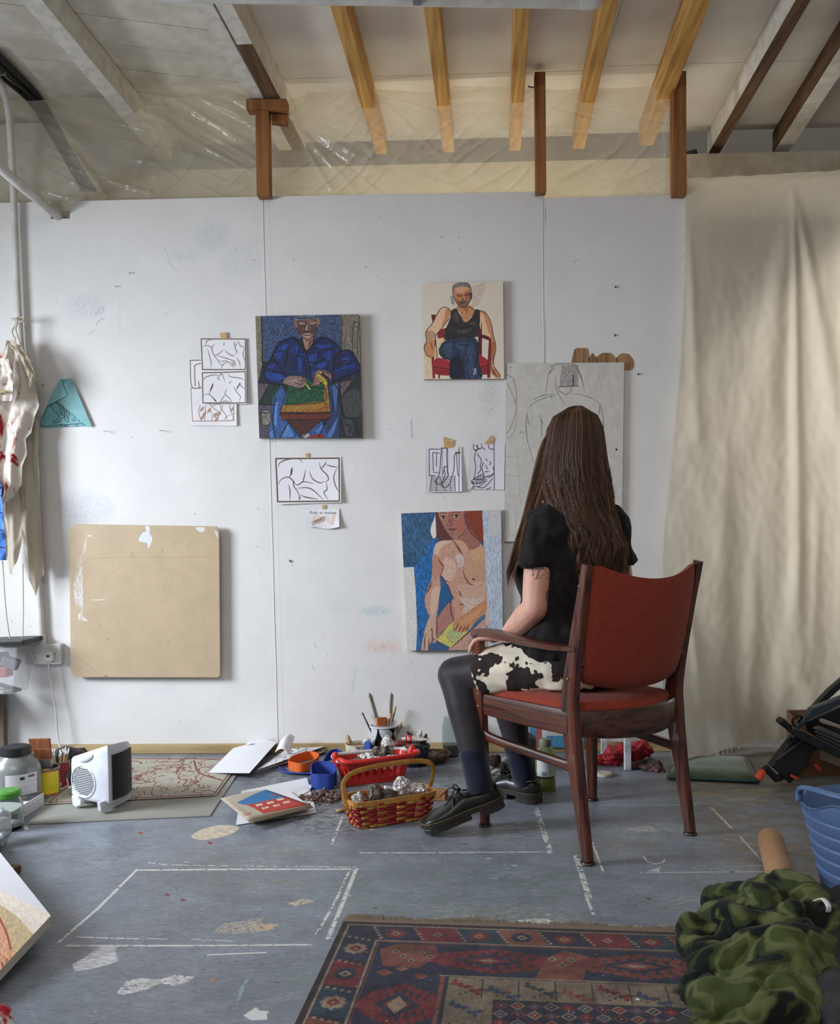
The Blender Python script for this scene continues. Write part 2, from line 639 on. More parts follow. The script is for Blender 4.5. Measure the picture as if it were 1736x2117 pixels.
# ------------------------------------------------------------------ shared materials
M_WHITE_PAINT = mat('white_painted_timber', (220, 216, 206), 0.6, rgb2=(204, 198, 186), nscale=22, bump=(60, 0.35))
M_CEIL = mat('white_ceiling_board', (228, 223, 215), 0.7, rgb2=(219, 213, 204), nscale=5, bump=(18, 0.12, 0.004))
M_PLANK = mat('old_white_plank', (226, 221, 208), 0.65, rgb2=(208, 202, 188), nscale=9, bump=(35, 0.4, 0.004))
M_PINE = mat_wood('new_pine', (205, 158, 84), (168, 116, 52), 0.6, 'Y', 34, bump=0.2)
M_POST = mat_wood('brown_stud', (150, 98, 52), (112, 66, 32), 0.65, 'Z', 40, bump=0.25)
M_BATTEN = mat_wood('pine_batten', (176, 152, 108), (146, 122, 80), 0.65, 'X', 30)
M_OLDWOOD = mat_wood('grey_old_wood', (112, 98, 84), (78, 66, 56), 0.75, 'Z', 40)
M_BROWNRAFT = mat_wood('bare_brown_rafter', (104, 76, 50), (72, 50, 32), 0.8, 'Y', 40, bump=0.4)
M_DARK = mat('dark_void', (28, 27, 26), 0.9)
M_TAPE = mat('masking_tape', (196, 164, 116), 0.6, rgb2=(180, 148, 100), nscale=60)
M_STEEL = mat('steel', (150, 150, 150), 0.35, 1.0, bump=(80, 0.1))
M_BLACKPL = mat('black_plastic', (24, 24, 26), 0.45, bump=(200, 0.05))
M_PIPE = mat('white_pipe', (212, 210, 204), 0.4, rgb2=(196, 192, 184), nscale=10)

def uv_planar(ob, o, ex, ey):
    """UV from the position in the plane (o; ex, ey): world lengths of ex, ey span 0..1"""
    me = ob.data
    off = np.array(worldloc(ob))
    o, ex, ey = np.array(o, float), np.array(ex, float), np.array(ey, float)
    n = len(me.vertices)
    co = np.empty(n * 3); me.vertices.foreach_get('co', co)
    d = co.reshape(-1, 3) + off - o
    uv = np.c_[d @ ex / (ex @ ex), d @ ey / (ey @ ey)]
    li = np.empty(len(me.loops), np.int32); me.loops.foreach_get('vertex_index', li)
    L = me.uv_layers.get('UVMap') or me.uv_layers.new(name='UVMap')
    L.data.foreach_set('uv', uv[li].astype(np.float32).ravel())

# ------------------------------------------------------------------ floor
FX0, FX1, FY0, FY1 = -1.35, 2.65, -2.45, 0.15
FW, FH = 2720, 1768
def fpx(pts):
    """photo pixels -> floor canvas texels"""
    q = np.array([F(u, v)[:2] for u, v in pts])
    return np.c_[(q[:, 0] - FX0) / (FX1 - FX0) * FW, (FY1 - q[:, 1]) / (FY1 - FY0) * FH]
fc = Canvas(FW, FH, (122, 129, 139))
def c8(pts): return [(x / 2.893, 1700 + y / 2.893) for x, y in pts]
def fpoly(pts, col, **k): fc.poly(fpx(pts), col, raw=True, **k)
def fline(pts, w, col, **k):
    q = fpx(pts); mid = np.mean(np.array(pts, float), 0)
    sc = abs(fpx([(mid[0], mid[1]), (mid[0] + 10, mid[1])])[1, 0] - fpx([mid])[0, 0]) / 10
    fc.line(q, max(1.6, w * sc), col, raw=True, smooth=False, **k)
WH, BG = (208, 208, 204), (196, 184, 164)
fc.grain(0.07, 90, 60, 1); fc.grain(0.08, 12, 4, 2); fc.grain(0.035, 2, 2, 3)
# worn, dusty and stained areas
def fblot(pts,col,alpha,kx=30,ky=18,cut=0.5,seed=0):fpoly(pts,col,smooth=True,alpha=alpha,soft=40,rag=(kx,ky,cut,seed))
fblot([(1440, 1575), (1736, 1560), (1736, 1860), (1560, 1800), (1440, 1700)], (112, 104, 92), 0.55, 60, 30, 0.35)
fblot([(1380, 1560), (1640, 1540), (1640, 1640), (1400, 1650)], (146, 134, 112), 0.6, 40, 20, 0.38, 1)
fblot([(520, 1600), (720, 1620), (740, 1720), (600, 1710)], (72, 68, 62), 0.75, 14, 8, 0.5, 2)
fblot([(640, 1560), (930, 1560), (930, 1680), (660, 1650)], (84, 80, 76), 0.6, 20, 10, 0.48, 3)
fblot([(720, 1790), (1180, 1790), (1120, 1880), (740, 1890)], (104, 126, 112), 0.45, 34, 10, 0.5, 4)
fblot([(1180, 1740), (1330, 1735), (1330, 1765), (1190, 1770)], (134, 122, 70), 0.5, 16, 6, 0.52, 5)
fblot([(420, 1745), (640, 1740), (620, 1850), (430, 1840)], (118, 116, 84), 0.4, 16, 8, 0.58, 6)
fblot([(560, 2000), (680, 1960), (660, 2080), (560, 2100)], (108, 126, 116), 0.35, 40, 22, 0.5, 7)
fblot([(940, 1880), (1160, 1895), (1160, 1912), (960, 1905)], (186, 188, 150), 0.6, 10, 4, 0.5, 8)
fblot([(100, 1740), (300, 1730), (290, 1790), (120, 1790)], (150, 158, 166), 0.35, 30, 6, 0.55, 9)
fblot([(920, 1700), (1120, 1700), (1100, 1740), (930, 1740)], (176, 172, 164), 0.5, 12, 4, 0.56, 10)
fblot([(1230, 1700), (1390, 1705), (1400, 1735), (1240, 1722)], (176, 174, 168), 0.6, 16, 4, 0.54, 11)
fblot([(1340, 1850), (1520, 1840), (1540, 1900), (1380, 1905)], (150, 152, 150), 0.4, 24, 4, 0.55, 12)
# masked-out squares of earlier work: white lines of paint
LN = dict(rag=(6, 6, 0.16, 1))
LD = dict(rag=(8, 8, 0.36, 2))
fline([(286, 1799), (520, 1797), (738, 1797)], 8, WH, **LN)
fline([(305, 1783), (345, 1788), (470, 1790)], 4, WH, **LD); fline([(510, 1790), (740, 1793)], 4, WH, **LD)
fline([(284, 1797), (200, 1880), (121, 1948)], 7, WH, **LN)
fline([(138, 1955), (400, 1955), (640, 1953)], 7, WH, **LN)
fline([(155,1937),(285,1941)],5,WH,**LN);fline([(305,1940),(345,1942)],3,WH);fline([(395,1941),(480,1946)],3,WH,**LD)
fline([(430, 1974), (549, 1969)], 6, WH)
fline([(736, 1797), (705, 1875), (678, 1940)], 9, WH, **LN); fline([(722, 1800), (690, 1870), (652, 1934)], 6, WH, **LD)
fline([(708, 1688), (685, 1746)], 6, WH, **LD); fline([(668, 1684), (700, 1686)], 5, WH, rag=(3, 2, 0.5))
fline([(745, 1763), (900, 1763), (1140, 1761)], 5, WH, **LN); fline([(1108, 1672), (1122, 1715), (1137, 1762)], 11, WH, **LD)
fline([(880, 1713), (1082, 1712)], 9, (176, 176, 172), alpha=0.7, **LD)
fline([(1240, 1665), (1440, 1664)], 3, WH, alpha=0.8); fline([(1190, 1770), (1203, 1810), (1217, 1855)], 12, WH, **LD)
fline([(1224, 1742), (1246, 1800)], 5, WH, **LN); fline([(1210, 1850), (1226, 1890)], 7, WH, **LD)
fline([(1325, 1804), (1584, 1802)], 5, (186, 184, 178), **LN); fline([(1545, 1790), (1578, 1789)], 3, WH, alpha=0.6)
fline([(1470, 1670), (1512, 1712)], 6, (190, 184, 172), **LN); fline([(1530, 1730), (1582, 1788)], 5, (190, 184, 172), **LN)
fline([(1495,1733),(1572,1749)],10,(160,150,134),alpha=0.7,**LD);fline([(1620,1757),(1690,1766)],6,(160,150,134),**LN)
fline([(1330, 1771), (1338, 1781), (1355, 1786), (1370, 1783), (1374, 1777)], 3.5, WH)
fline([(1392,1872),(1420,1863),(1450,1858)],4,(170,172,172),alpha=0.6);fline([(1380,1864),(1420,1856)],2,(170,172,172),alpha=0.6)
# patches where paint came away or was spilt
fpoly(c8([(1143,85),(1200,45),(1300,18),(1400,20),(1430,38),(1370,75),(1270,100),(1190,105)]),BG,smooth=True,tex=(8,4,0.12))
fpoly(c8([(430,850),(520,800),(600,740),(700,745),(690,770),(710,830),(600,865),(450,893)]),(186,188,192),tex=(10,5,0.14))
fpoly(c8([(697,1022),(760,945),(850,932),(960,940),(1050,910),(1165,925),(1110,960),(1040,980),(960,962),(880,1000),(740,1032)]),(192,192,194),tex=(8,5,0.14),rag=(8,6,0.22))
fpoly(c8([(1285,645),(1340,605),(1430,595),(1580,565),(1560,600),(1670,605),(1640,640),(1520,655),(1400,670),(1300,660)]),(186,172,152),rag=(5,3,0.44))
fpoly(c8([(1515, 610), (1660, 605), (1640, 640), (1540, 655)]), (200, 170, 140), alpha=0.8, rag=(8, 4, 0.35))
fpoly(c8([(1455,1155),(1500,1125),(1530,1105),(1550,1125),(1610,1130),(1595,1150),(1600,1180),(1500,1185)]),(212,214,216))
fpoly(c8([(1515, 870), (1480, 950), (1420, 1090), (1410, 1100), (1430, 1000)]), (138, 162, 178), rag=(6, 9, 0.3))
fpoly([(594, 1868), (625, 1858), (655, 1862), (630, 1868), (612, 1874)], (206, 184, 160), rag=(5, 3, 0.3))
fpoly([(1290, 1712), (1345, 1708), (1360, 1718), (1320, 1720)], (182, 180, 172), rag=(5, 2, 0.4))
fpoly([(1340, 1800), (1365, 1793), (1362, 1803)], WH, rag=(3, 2, 0.3))
fpoly([(1070, 1902), (1130, 1898), (1150, 1910), (1080, 1912)], (212, 212, 200), rag=(5, 2, 0.35))
fpoly(c8([(140, 25), (160, 22), (175, 40), (150, 48)]), (214, 214, 210));
for u,v,c in((838/2.893,1722,(150,52,44)),(1253/2.893,1743,(140,40,36)),(1090/2.893,1861,(120,50,50)),(345,1850,(110,60,56)),(960,1745,(84,120,96)),(1340,1858,(58,104,74)),(1512,1803,(70,120,90)),(775,1878,(66,112,84)),(440,2025,(190,130,66)),(152,1890,(170,130,90)),(320,2040,(96,130,110))):
    fpoly([(u - 6, v), (u - 1, v - 3), (u + 7, v - 1), (u + 3, v + 3)], c)
full = (0, 0, FW, FH)
fc.spots(2600, (0.7, 2.0), [(176, 178, 178), (196, 194, 190), (150, 152, 154)], full, 4, alpha=0.8, stretch=1.4)
fc.spots(130, (2.0, 5.0), [(200, 200, 198), (186, 180, 166)], full, 5, alpha=0.9, stretch=1.6)
fc.spots(1300, (0.8, 2.4), [(70, 66, 64), (58, 54, 54), (88, 76, 66)], full, 6, alpha=0.75, stretch=1.8)
fc.spots(420,(0.9,2.4),[(140,52,46),(90,120,96),(170,140,80),(86,104,132),(196,150,110)],full,7,alpha=0.8,stretch=1.5)
fc.spots(90, (3.0, 8.0), [(150, 154, 156), (128, 126, 112), (92, 112, 104)], full, 8, rag=(4, 2, 0.5), stretch=1.8)
g_ = np.random.default_rng(3)
for i in range(420):
    x, y, a, L = g_.uniform(0, FW), g_.uniform(0, FH), g_.normal(0, 0.5), g_.uniform(15, 90)
    fc.line([(x,y),(x+L*math.cos(a),y+L*0.5*math.sin(a))],1.5,(154,158,162)if i%2 else(84,84,86),raw=True,smooth=False,alpha=0.5)
M_FLOOR = mat_canvas('painted_floor', fc, 0.42, bump=(45, 0.12, 0.003), spec=0.45)
mb = MB()
mb.add([(-2.9,-4.9,0),(3.6,-4.9,0),(3.6,1.7,0),(-2.9,1.7,0),(-2.9,-4.9,-.1),(3.6,-4.9,-.1),(3.6,1.7,-.1),(-2.9,1.7,-.1)],
       [(0, 1, 2, 3), (7, 6, 5, 4), (0, 4, 5, 1), (1, 5, 6, 2), (2, 6, 7, 3), (3, 7, 4, 0)])
floor = struct('floor', mb, M_FLOOR)
uv_planar(floor, (FX0, FY0, 0), (FX1 - FX0, 0, 0), (0, FY1 - FY0, 0))
del fc

# ------------------------------------------------------------------ back wall: three painted boards on studs
X0t, X0b = W(543, 411)[0], W(575, 1552)[0]
X1t, X1b = W(1121, 396)[0], W(1128, 1552)[0]
X2t, X2b = W(1413, 404)[0], W(1414, 1552)[0]
WX0, WX1, WH_ = -1.6, 1.85, 2.45
wc = Canvas(1407, 1000, (214, 213, 212))
wc.H = np.eye(3)
def wpx(pts):
    q = np.array([W(u, v) for u, v in pts])
    return np.c_[(q[:, 0] - WX0) / (WX1 - WX0) * 1407, (WH_ - q[:, 2]) / WH_ * 1000]
def wpoly(pts, col, **k): wc.poly(wpx(pts), col, raw=True, **k)
def wline(pts, w, col, **k): wc.line(wpx(pts), w, col, raw=True, **k)
wc.grain(0.012, 60, 60, 1)
SM = (176, 182, 198)
def smudge(u, v, a, b, al=0.5, col=SM, seed=0):
    wpoly([(u+a*math.cos(t),v+b*math.sin(t))for t in np.linspace(0,2*math.pi,12,endpoint=False)],col,smooth=True,alpha=al,soft=9,rag=(1.3,1.3,0.44,seed))
smudge(175,635,40,26,0.5);smudge(382,530,26,12,0.5);smudge(440,490,32,30,0.45,seed=1);smudge(500,540,40,34,0.3,seed=2);smudge(175,1050,60,32,0.5,seed=3)
smudge(1012,820,18,40,0.6,(176,180,184));smudge(1010,910,40,26,0.3,(186,188,190));smudge(1035,1160,20,60,0.25);smudge(1240,460,60,40,0.12);smudge(885,470,70,30,0.12,(196,190,190))
smudge(780,1337,22,12,0.8,(206,164,146),4);smudge(815,1338,12,12,0.6,(206,164,146),5);smudge(775,1263,24,4,0.8,(120,170,180),1);smudge(700,1262,16,3,0.5,(150,180,196),1)
wline([(850,868),(852,905)],2,(130,130,190),alpha=0.6);wline([(735,1380),(728,1430)],4,(186,196,214),alpha=0.5);smudge(330,1425,30,6,0.4,(180,182,190),2)
wline([(340,510),(352,545),(366,560)],1,(150,156,170),alpha=0.6);wline([(198,672),(206,662),(216,658)],1,(110,116,140),alpha=0.7);wline([(196,650),(206,640),(213,634),(213,644),(198,650)],1,(130,138,160),alpha=0.6)
wline([(186, 690), (196, 682)], 1, (120, 126, 150), alpha=0.6); wline([(248, 615), (248, 700)], 1, (190, 192, 200), alpha=0.7)
for u,v in((645,1375),(650,1330),(600,1158),(1290,1040),(905,1232),(850,1280),(1305,1310)):wline([(u,v),(u+5,v+12)],1,(150,150,150),alpha=0.7,smooth=False)
g_ = np.random.default_rng(9)
for i in range(130):
    x, y, r_ = g_.uniform(0, 1240), g_.uniform(0, 1000), g_.uniform(0.6, 1.5)
    wc.poly([(x-r_,y),(x,y-r_),(x+r_,y),(x,y+r_)],[(150,146,142),(190,186,180),(120,112,104)][i%3],raw=True,alpha=0.8)
for u in (543, 556, 1118):
    wline([(u, 412), (u + (32 if u < 1000 else 6), 1550)], 1.2, (196, 195, 194), alpha=0.8)
M_WALL = mat_canvas('white_wall_paint', wc, 0.55, bump=(120, 0.30, 0.0025), spec=0.35)
wall = bpy.data.objects.new('wall_back', None); COL.objects.link(wall); wall['kind'] = 'structure'
zt = W(300, 412)[2]
nx0, nx1, nz = W(105, 440)[0], W(144, 440)[0], W(125, 452)[2]
gap = 0.0003
def panel(poly):
    mb = MB(); mb.prism(poly, (0, 0.006, 0), (1, 0, 0), (0, 0, 1), 0.012)
    o = mb.build('panel', M_WALL, wall, bevel=0.0004, seg=1)
    uv_planar(o, (WX0, 0, 0), (WX1 - WX0, 0, 0), (0, 0, WH_))
zB = 0.004
pB = W(1108, 396)[2]
panel([(-1.6, zB), (X0b - gap, zB), (X0t - gap, zt), (nx1, zt), (nx1, nz), (nx0, nz), (nx0, zt), (-1.6, zt)])
panel([(X0b + gap, zB), (X1b - gap, zB), (X1t + 0.012, pB - 0.03), (X1t - 0.012, pB), (X0t + gap, zt)])
zr = W(1300, 405)[2]
panel([(X1b + gap, zB), (X2b, zB), (X2t, zr), (X1t + 0.014, zr)])
# caulked seams standing slightly proud
for (xt, xb, z1) in ((X0t, X0b, zt), (X1t, X1b, pB - 0.03)):
    mb=MB();mb.tube([(xb+(xt-xb)*k/12+random.uniform(-.0012,.0012),-0.0002,zB+(z1-zB)*k/12)for k in range(13)],(0.0022,0.0014)[0],5)
    mb.build('joint', M_WALL, wall);
mb=MB();mb.bar((X2b+0.010,0.02,0),(X2t+0.010,0.02,zr+0.004),0.018,0.06,(0,1,0));mb.build('edge_trim',M_WHITE_PAINT,wall,bevel=0.001)
mb = MB(); mb.box((0.32, 0.055, zr - 0.06), (2.9, 0.06, 0.045)); mb.build('top_rail', M_OLDWOOD, wall)
# batten along the foot of the wall
mb = MB()
mb.box(((W(65, 1555)[0] + W(1495, 1555)[0]) / 2, -0.014, 0.021), (W(1495, 1555)[0] - W(65, 1555)[0], 0.026, 0.04))
struct('trim_1', mb, M_BATTEN, bevel=0.002)
mb=MB();mb.box((W(30,1546)[0],-0.006,0.012),(0.22,0.01,0.012));struct('trim_2',mb,mat('maroon_strip',(92,40,44),0.6))

# ------------------------------------------------------------------ ceiling
ceil = bpy.data.objects.new('ceiling', None); COL.objects.link(ceil); ceil['kind'] = 'structure'
ZC = 2.95
dirp = np.array([math.cos(math.radians(16.6)), math.sin(math.radians(16.6)), 0]); nrm = np.array([-dirp[1], dirp[0], 0])
p0 = np.array([-0.10, 0.017, ZC])
def clip(poly, a, c):  # keep points with a.p <= c
    out = []
    for i in range(len(poly)):
        p, q = poly[i], poly[(i + 1) % len(poly)]
        dp, dq = p @ a - c, q @ a - c
        if dp <= 0: out.append(p)
        if dp * dq < 0: out.append(p + (q - p) * dp / (dp - dq))
    return out
for k in range(-14, 4):
    lo_, hi_ = k * 0.19 + 0.0022, (k + 1) * 0.19 - 0.0022
    q = [p0 + nrm * lo_ - dirp * 3.2, p0 + nrm * lo_ + dirp * 0.8, p0 + nrm * hi_ + dirp * 0.8, p0 + nrm * hi_ - dirp * 3.2]
    q = clip(q, np.array([1.0, 0, 0]), 0.03); q = clip(q, np.array([0, 1.0, 0]), 0.62) if q else q
    if len(q) < 3: continue
    mb = MB(); dz = random.uniform(0, 0.003)
    mb.prism([(p[0], p[1]) for p in q], (0, 0, ZC + 0.008 + dz), (1, 0, 0), (0, 1, 0), 0.016)
    mb.build('plank', M_PLANK, ceil, bevel=0.0012, seg=1)
for(x0,y0,x1,y1)in((0.033,-2.6,1.47,-0.008),(0.033,-0.005,1.47,0.62),(1.473,-2.6,2.75,-0.04),(1.473,-0.037,2.75,0.60),(2.753,-2.6,3.6,0.5)):
    mb=MB();mb.box(((x0+x1)/2,(y0+y1)/2,ZC+0.006),(x1-x0,y1-y0,0.012));mb.build('ceiling_board',M_CEIL,ceil,bevel=0.001,seg=1)
for x in (0.9, 1.9, -0.6, 2.6):   # battens that carry the boards from above
    mb = MB(); mb.box((x, -1.0, ZC + 0.035), (0.05, 3.0, 0.035)); mb.build('batten', M_OLDWOOD, ceil)

# ------------------------------------------------------------------ rafters and posts
RZ = 2.84
def rafter(x, y0, y1, w, label, m_under, m_side, slope=0.045, xref=-0.7, paint_to=None, h=0.108, group=None):
    """x = middle at y = xref"""
    def X(y): return x + slope * (y - xref)
    t = thing('rafter', label, 'rafter', (X(0), (y0 + y1) / 2, RZ), group)
    mb = MB(); mb.bar((X(y0), y0, RZ + h / 2 + 0.001), (X(y1), y1, RZ + h / 2 + 0.001), w, h - 0.002)
    mb.mi = [0] * len(mb.f)
    o = mb.build('beam', [m_side], t, bevel=0.002, seg=1)
    if m_under is not m_side:
        ya = y0 if paint_to is None else paint_to
        mb = MB(); mb.bar((X(ya), ya, RZ), (X(y1), y1, RZ), w * 0.97, 0.004)
        mb.build('bare_underside', m_under, t)
    return t
GR = 'pine rafters'
for x,l in((0.425,'pine rafter just right of the double white rafter, second pine knot near its top'),(0.756,'second pine rafter from the left, between the capped post and the middle post'),
             (1.081,'pine rafter that runs almost straight up the picture, left of the middle post'),(1.392,'pine rafter just right of the tall middle post'),(1.716,'rightmost pine rafter, ending against the right brown post')):
    rafter(x, -2.6, 0.52 if x < 1.7 else 0.5, 0.056 if x < 1.7 else 0.068, l, M_PINE, M_PINE, group=GR)
rafter(-0.637,-2.6,0.52,0.076,'white painted rafter under the planked left part of the ceiling',M_WHITE_PAINT,M_WHITE_PAINT,0.034)
rafter(-0.046,-2.6,0.45,0.066,'left one of the two white rafters side by side on the capped post',M_WHITE_PAINT,M_WHITE_PAINT,0.055)
rafter(0.026,-2.6,0.45,0.062,'right one of the paired rafters, white with its underside bare brown near the post',M_BROWNRAFT,M_WHITE_PAINT,0.055,paint_to=-0.48)
rafter(2.078,-2.6,0.62,0.054,'white rafter with bare brown underside, first right of the brown posts',M_BROWNRAFT,M_WHITE_PAINT,0.036)
rafter(2.352,-2.6,0.63,0.072,'outermost right rafter, brown on its side and flaking white below',M_WHITE_PAINT,M_BROWNRAFT,0.08)

def stud(name, label, x, y, w, d, z0, z1, group='brown posts above the wall'):
    t = thing(name, label, 'post', (x, y, z0), group)
    mb = MB(); mb.box((x, y, (z0 + z1) / 2), (w, d, z1 - z0)); mb.build('stud', M_POST, t, bevel=0.002, seg=1)
    return t
PY = -0.035
pa = stud('roof_post', 'brown post with wooden cap blocks under the paired white rafters', 0.012, PY, 0.058, 0.055, 2.432, 2.795)
mb=MB();mb.bar((-0.052,PY-.01,2.815),(0.122,PY-.01,2.812),0.06,0.042);mb.build('cap_block',M_POST,pa,bevel=0.002)
mb = MB(); mb.bar((0.045, PY + .02, 2.775), (0.115, PY + .03, 2.770), 0.05, 0.03); mb.build('cap_wedge', M_POST, pa, bevel=0.002)
pb = stud('roof_post', 'slim tall brown post in the middle, rising beside a pine rafter', 1.205, PY, 0.045, 0.05, 2.42, 2.925)
mb = MB(); mb.tube([(1.18, PY, 2.87), (1.165, PY, 2.872), (1.155, PY, 2.876)], 0.004, 6); mb.build('bolt', M_STEEL, pb)
pc = stud('roof_post', 'brown post at the end of the wall, beside the dust sheet', 1.797, PY + 0.02, 0.058, 0.055, 2.40, 2.92)

# ------------------------------------------------------------------ beyond the partition
M_FAR = mat('cream_far_wall', (225, 219, 201), 0.7, rgb2=(216, 209, 188), nscale=4, bump=(14, 0.1))
mb = MB(); mb.box((0.35, 0.60, 1.405), (3.15, 0.06, 2.81)); struct('wall_far', mb, M_FAR)
M_BEAM = mat('cream_beam', (196, 188, 172), 0.6, rgb2=(180, 170, 150), nscale=14, bump=(30, 0.3))
mb=MB();mb.prism([(0,0),(.10,0),(.10,.012),(.03,.02),(.03,.092),(.06,.10),(.06,.112),(0,.112)],(2.6,0.50,2.685),(0,1,0),(0,0,1),1.32);t=struct('trim_3',mb,M_BEAM)
mb=MB();mb.box((2.7,0.75,1.3),(1.55,0.06,2.6));struct('wall_far_right',mb,mat('brown_grey_wall',(120,110,100),0.8))
mb = MB(); mb.box((0.3, 1.62, 2.0), (6.6, 0.06, 4.0)); struct('wall_beyond', mb, mat('grey_beyond', (150, 142, 132), 0.85))
mb = MB(); mb.bar((1.93, 0.62, 2.72), (2.10, 0.9, 2.96), 0.05, 0.05); struct('trim_4', mb, M_DARK)
mb = MB(); mb.bar((2.15, 0.8, 2.86), (2.34, 0.9, 2.72), 0.03, 0.03); struct('trim_5', mb, M_DARK)
wl = MB()   # with a window opening that lets the daylight in
for y0,y1,z0,z1 in((-4.9,-2.5,0,3.2),(-0.95,1.6,0,3.2),(-2.5,-0.95,0,0.55),(-2.5,-0.95,1.95,3.2)):wl.box((-2.30,(y0+y1)/2,(z0+z1)/2),(0.08,y1-y0,z1-z0))
struct('wall_left', wl, mat('left_wall', (206, 204, 198), 0.7))
wf = MB()
for y in (-2.48, -0.97): wf.box((-2.30, y, 1.25), (0.10, 0.05, 1.4))
for z in (0.57, 1.93): wf.box((-2.30, -1.725, z), (0.10, 1.55, 0.05))
struct('window_1', wf, M_WHITE_PAINT)
mb = MB(); mb.box((3.63, -1.65, 1.6), (0.06, 6.5, 3.2)); struct('wall_right', mb, mat('right_wall', (176, 168, 156), 0.7))
# boxed-in duct behind the plastic, upper left
mb = MB()
q0, q1, q2 = P(-40, 250, 'Y', 0.28), P(138, 250, 'Y', 0.28), P(190, 420, 'Y', 0.28)
mb.prism([(q0[0],2.45),(q2[0],2.45),(q2[0]-0.01,2.62),(q1[0]-.01,2.90),(q1[0]-.05,2.93),(q0[0],2.93)],(0,0.40,0),(1,0,0),(0,0,1),0.24)
tag(mb.build('boxed_duct', M_WHITE_PAINT, bevel=0.01), 'pale boxed-in duct behind the plastic in the upper left corner', 'duct')

# ------------------------------------------------------------------ polythene sheet stapled between wall top and ceiling
def mat_poly():
    m, nt, b = _new('clear_polythene')
    b.inputs['Base Color'].default_value=lin((236,230,214));b.inputs['Roughness'].default_value=0.12;b.inputs['Specular IOR Level'].default_value=0.9
    tc = nt.nodes.new('ShaderNodeTexCoord')
    _bump(nt, b, tc.outputs['Object'], 34, 0.5, 0.006, 6, (1, 1, 0.6))
    tr = nt.nodes.new('ShaderNodeBsdfTransparent'); tr.inputs[0].default_value = (0.97, 0.965, 0.94, 1)
    tl = nt.nodes.new('ShaderNodeBsdfTranslucent'); tl.inputs[0].default_value = lin((234, 231, 220))
    a = nt.nodes.new('ShaderNodeMixShader'); a.inputs[0].default_value = 0.45
    nt.links.new(b.outputs[0], a.inputs[1]); nt.links.new(tl.outputs[0], a.inputs[2])
    o = nt.nodes.new('ShaderNodeMixShader'); o.inputs[0].default_value = 0.44
    nt.links.new(tr.outputs[0], o.inputs[1]); nt.links.new(a.outputs[0], o.inputs[2])
    nt.links.new(o.outputs[0], nt.nodes['Material Output'].inputs['Surface'])
    return m
M_POLY = mat_poly()
folds = []
for a,b,w_,h_ in(((600,250),(740,402),5,1),((600,250),(800,402),4,-1),((600,245),(880,402),6,1),((610,245),(990,402),5,1),((600,255),(690,402),4,1),((590,240),(960,330),4,-1),
                     ((360,207),(530,308),6,1.3),((420,205),(530,262),5,1),((470,205),(540,250),4,-1),((450,210),(600,320),4,.8),((380,250),(640,395),4,.6),((770,190),(930,340),4,.8),((780,200),(905,232),4,1),((690,300),(800,300),4,1),
                     ((820,340),(900,370),4,1),((935,195),(1060,180),5,1),((930,215),(1020,212),5,1),((1230,225),(1375,258),5,1.3),((1160,370),(1260,320),6,1),((1380,230),(1375,400),6,1),
                     ((150,310),(215,402),7,1.4),((40,350),(60,402),5,1),((220,370),(330,405),4,.7),((270,330),(330,335),4,.8),((560,385),(600,400),5,1),((900,230),(760,190),4,1),((1390,200),(1340,190),5,1),((320,235),(390,290),8,.9)):
    A, B = W(*a, 0.045), W(*b, 0.045)
    folds.append((A[0], A[2], B[0], B[2], w_ / 440.0, h_))
def poly_y(x, z):
    y = 0.045 + 0.012 * mnoise.noise(Vector((x * 2.2, z * 2.2, 3))) + 0.004 * mnoise.noise(Vector((x * 9, z * 9, 1)))
    for s_, a_, k_ in ((4.5, .011, .55), (9, .007, .3), (6, .008, -.75)):
        q = mnoise.noise(Vector(((x - z * k_) * s_ * .35, (z + x * k_) * s_ * 1.7, s_)))
        y -= a_ * max(0, 1 - 6 * abs(q)) ** 2 * max(0, min(1, .5 + 1.6 * mnoise.noise(Vector((x * 3.1, z * 3.7, s_ * 3)))))
    for ax, az, bx, bz, w_, h_ in folds:
        ex, ez = bx - ax, bz - az
        t = ((x - ax) * ex + (z - az) * ez) / (ex * ex + ez * ez)
        tt = min(1, max(0, t))
        d = math.hypot(x - ax - tt * ex, z - az - tt * ez) / w_
        if d < 3: y -= 0.012 * h_ * math.exp(-d * d) * (0.4 + 0.6 * math.sin(math.pi * min(1, max(0.06, tt + .15))))
    return y
toppx=[(-60,212),(80,208),(150,200),(300,205),(420,200),(520,212),(600,205),(640,190),(700,188),(760,183),(900,190),(940,178),(1050,182),(1110,186),(1200,184),(1260,182),(1350,178),(1388,196)]
tp = np.array([W(u, v, 0.045) for u, v in toppx])
def pt_(u, v):
    x = tp[0, 0] + (tp[-1, 0] - tp[0, 0]) * u
    z1 = min(2.944, float(np.interp(x, tp[:, 0], tp[:, 2]))); z = 2.425 + (z1 - 2.425) * v
    return (x, poly_y(x, z), z)
mb = MB(); mb.grid(pt_, 480, 96)
tag(mb.build('polythene_sheet',M_POLY,smooth=True),'clear crinkled polythene sheet stapled between the wall top and the rafters','plastic sheet')

# ------------------------------------------------------------------ pipes and cables
mb = MB()
a, b = P(436, 6, 'Z', 2.782), P(1228, 18, 'Z', 2.782)
d = (b - a) / np.linalg.norm(b - a)
lt = thing('tube_light', 'long white unlit tube light across the rafters at the top edge', 'light fitting', ((a + b) / 2))
mb.tube([a - d * 0.2 + (0, 0, .028), b - d * 0.03 + (0, 0, .028)], 0.027, 16); mb.build('tube', M_PIPE, lt, smooth=40)
mb=MB();mb.capsule([b-d*0.045+(0,0,.028),b+d*0.0+(0,0,.028)],0.029,14);mb.build('end_cap',M_PIPE,lt,smooth=60)
c=P(862,8,'Z',2.782);mb=MB();mb.tube([c-d*.014+(0,0,.028),c+d*.014+(0,0,.028)],0.0295,16);mb.build('clip',mat('grey_clip',(120,120,122),0.5),lt,smooth=40)

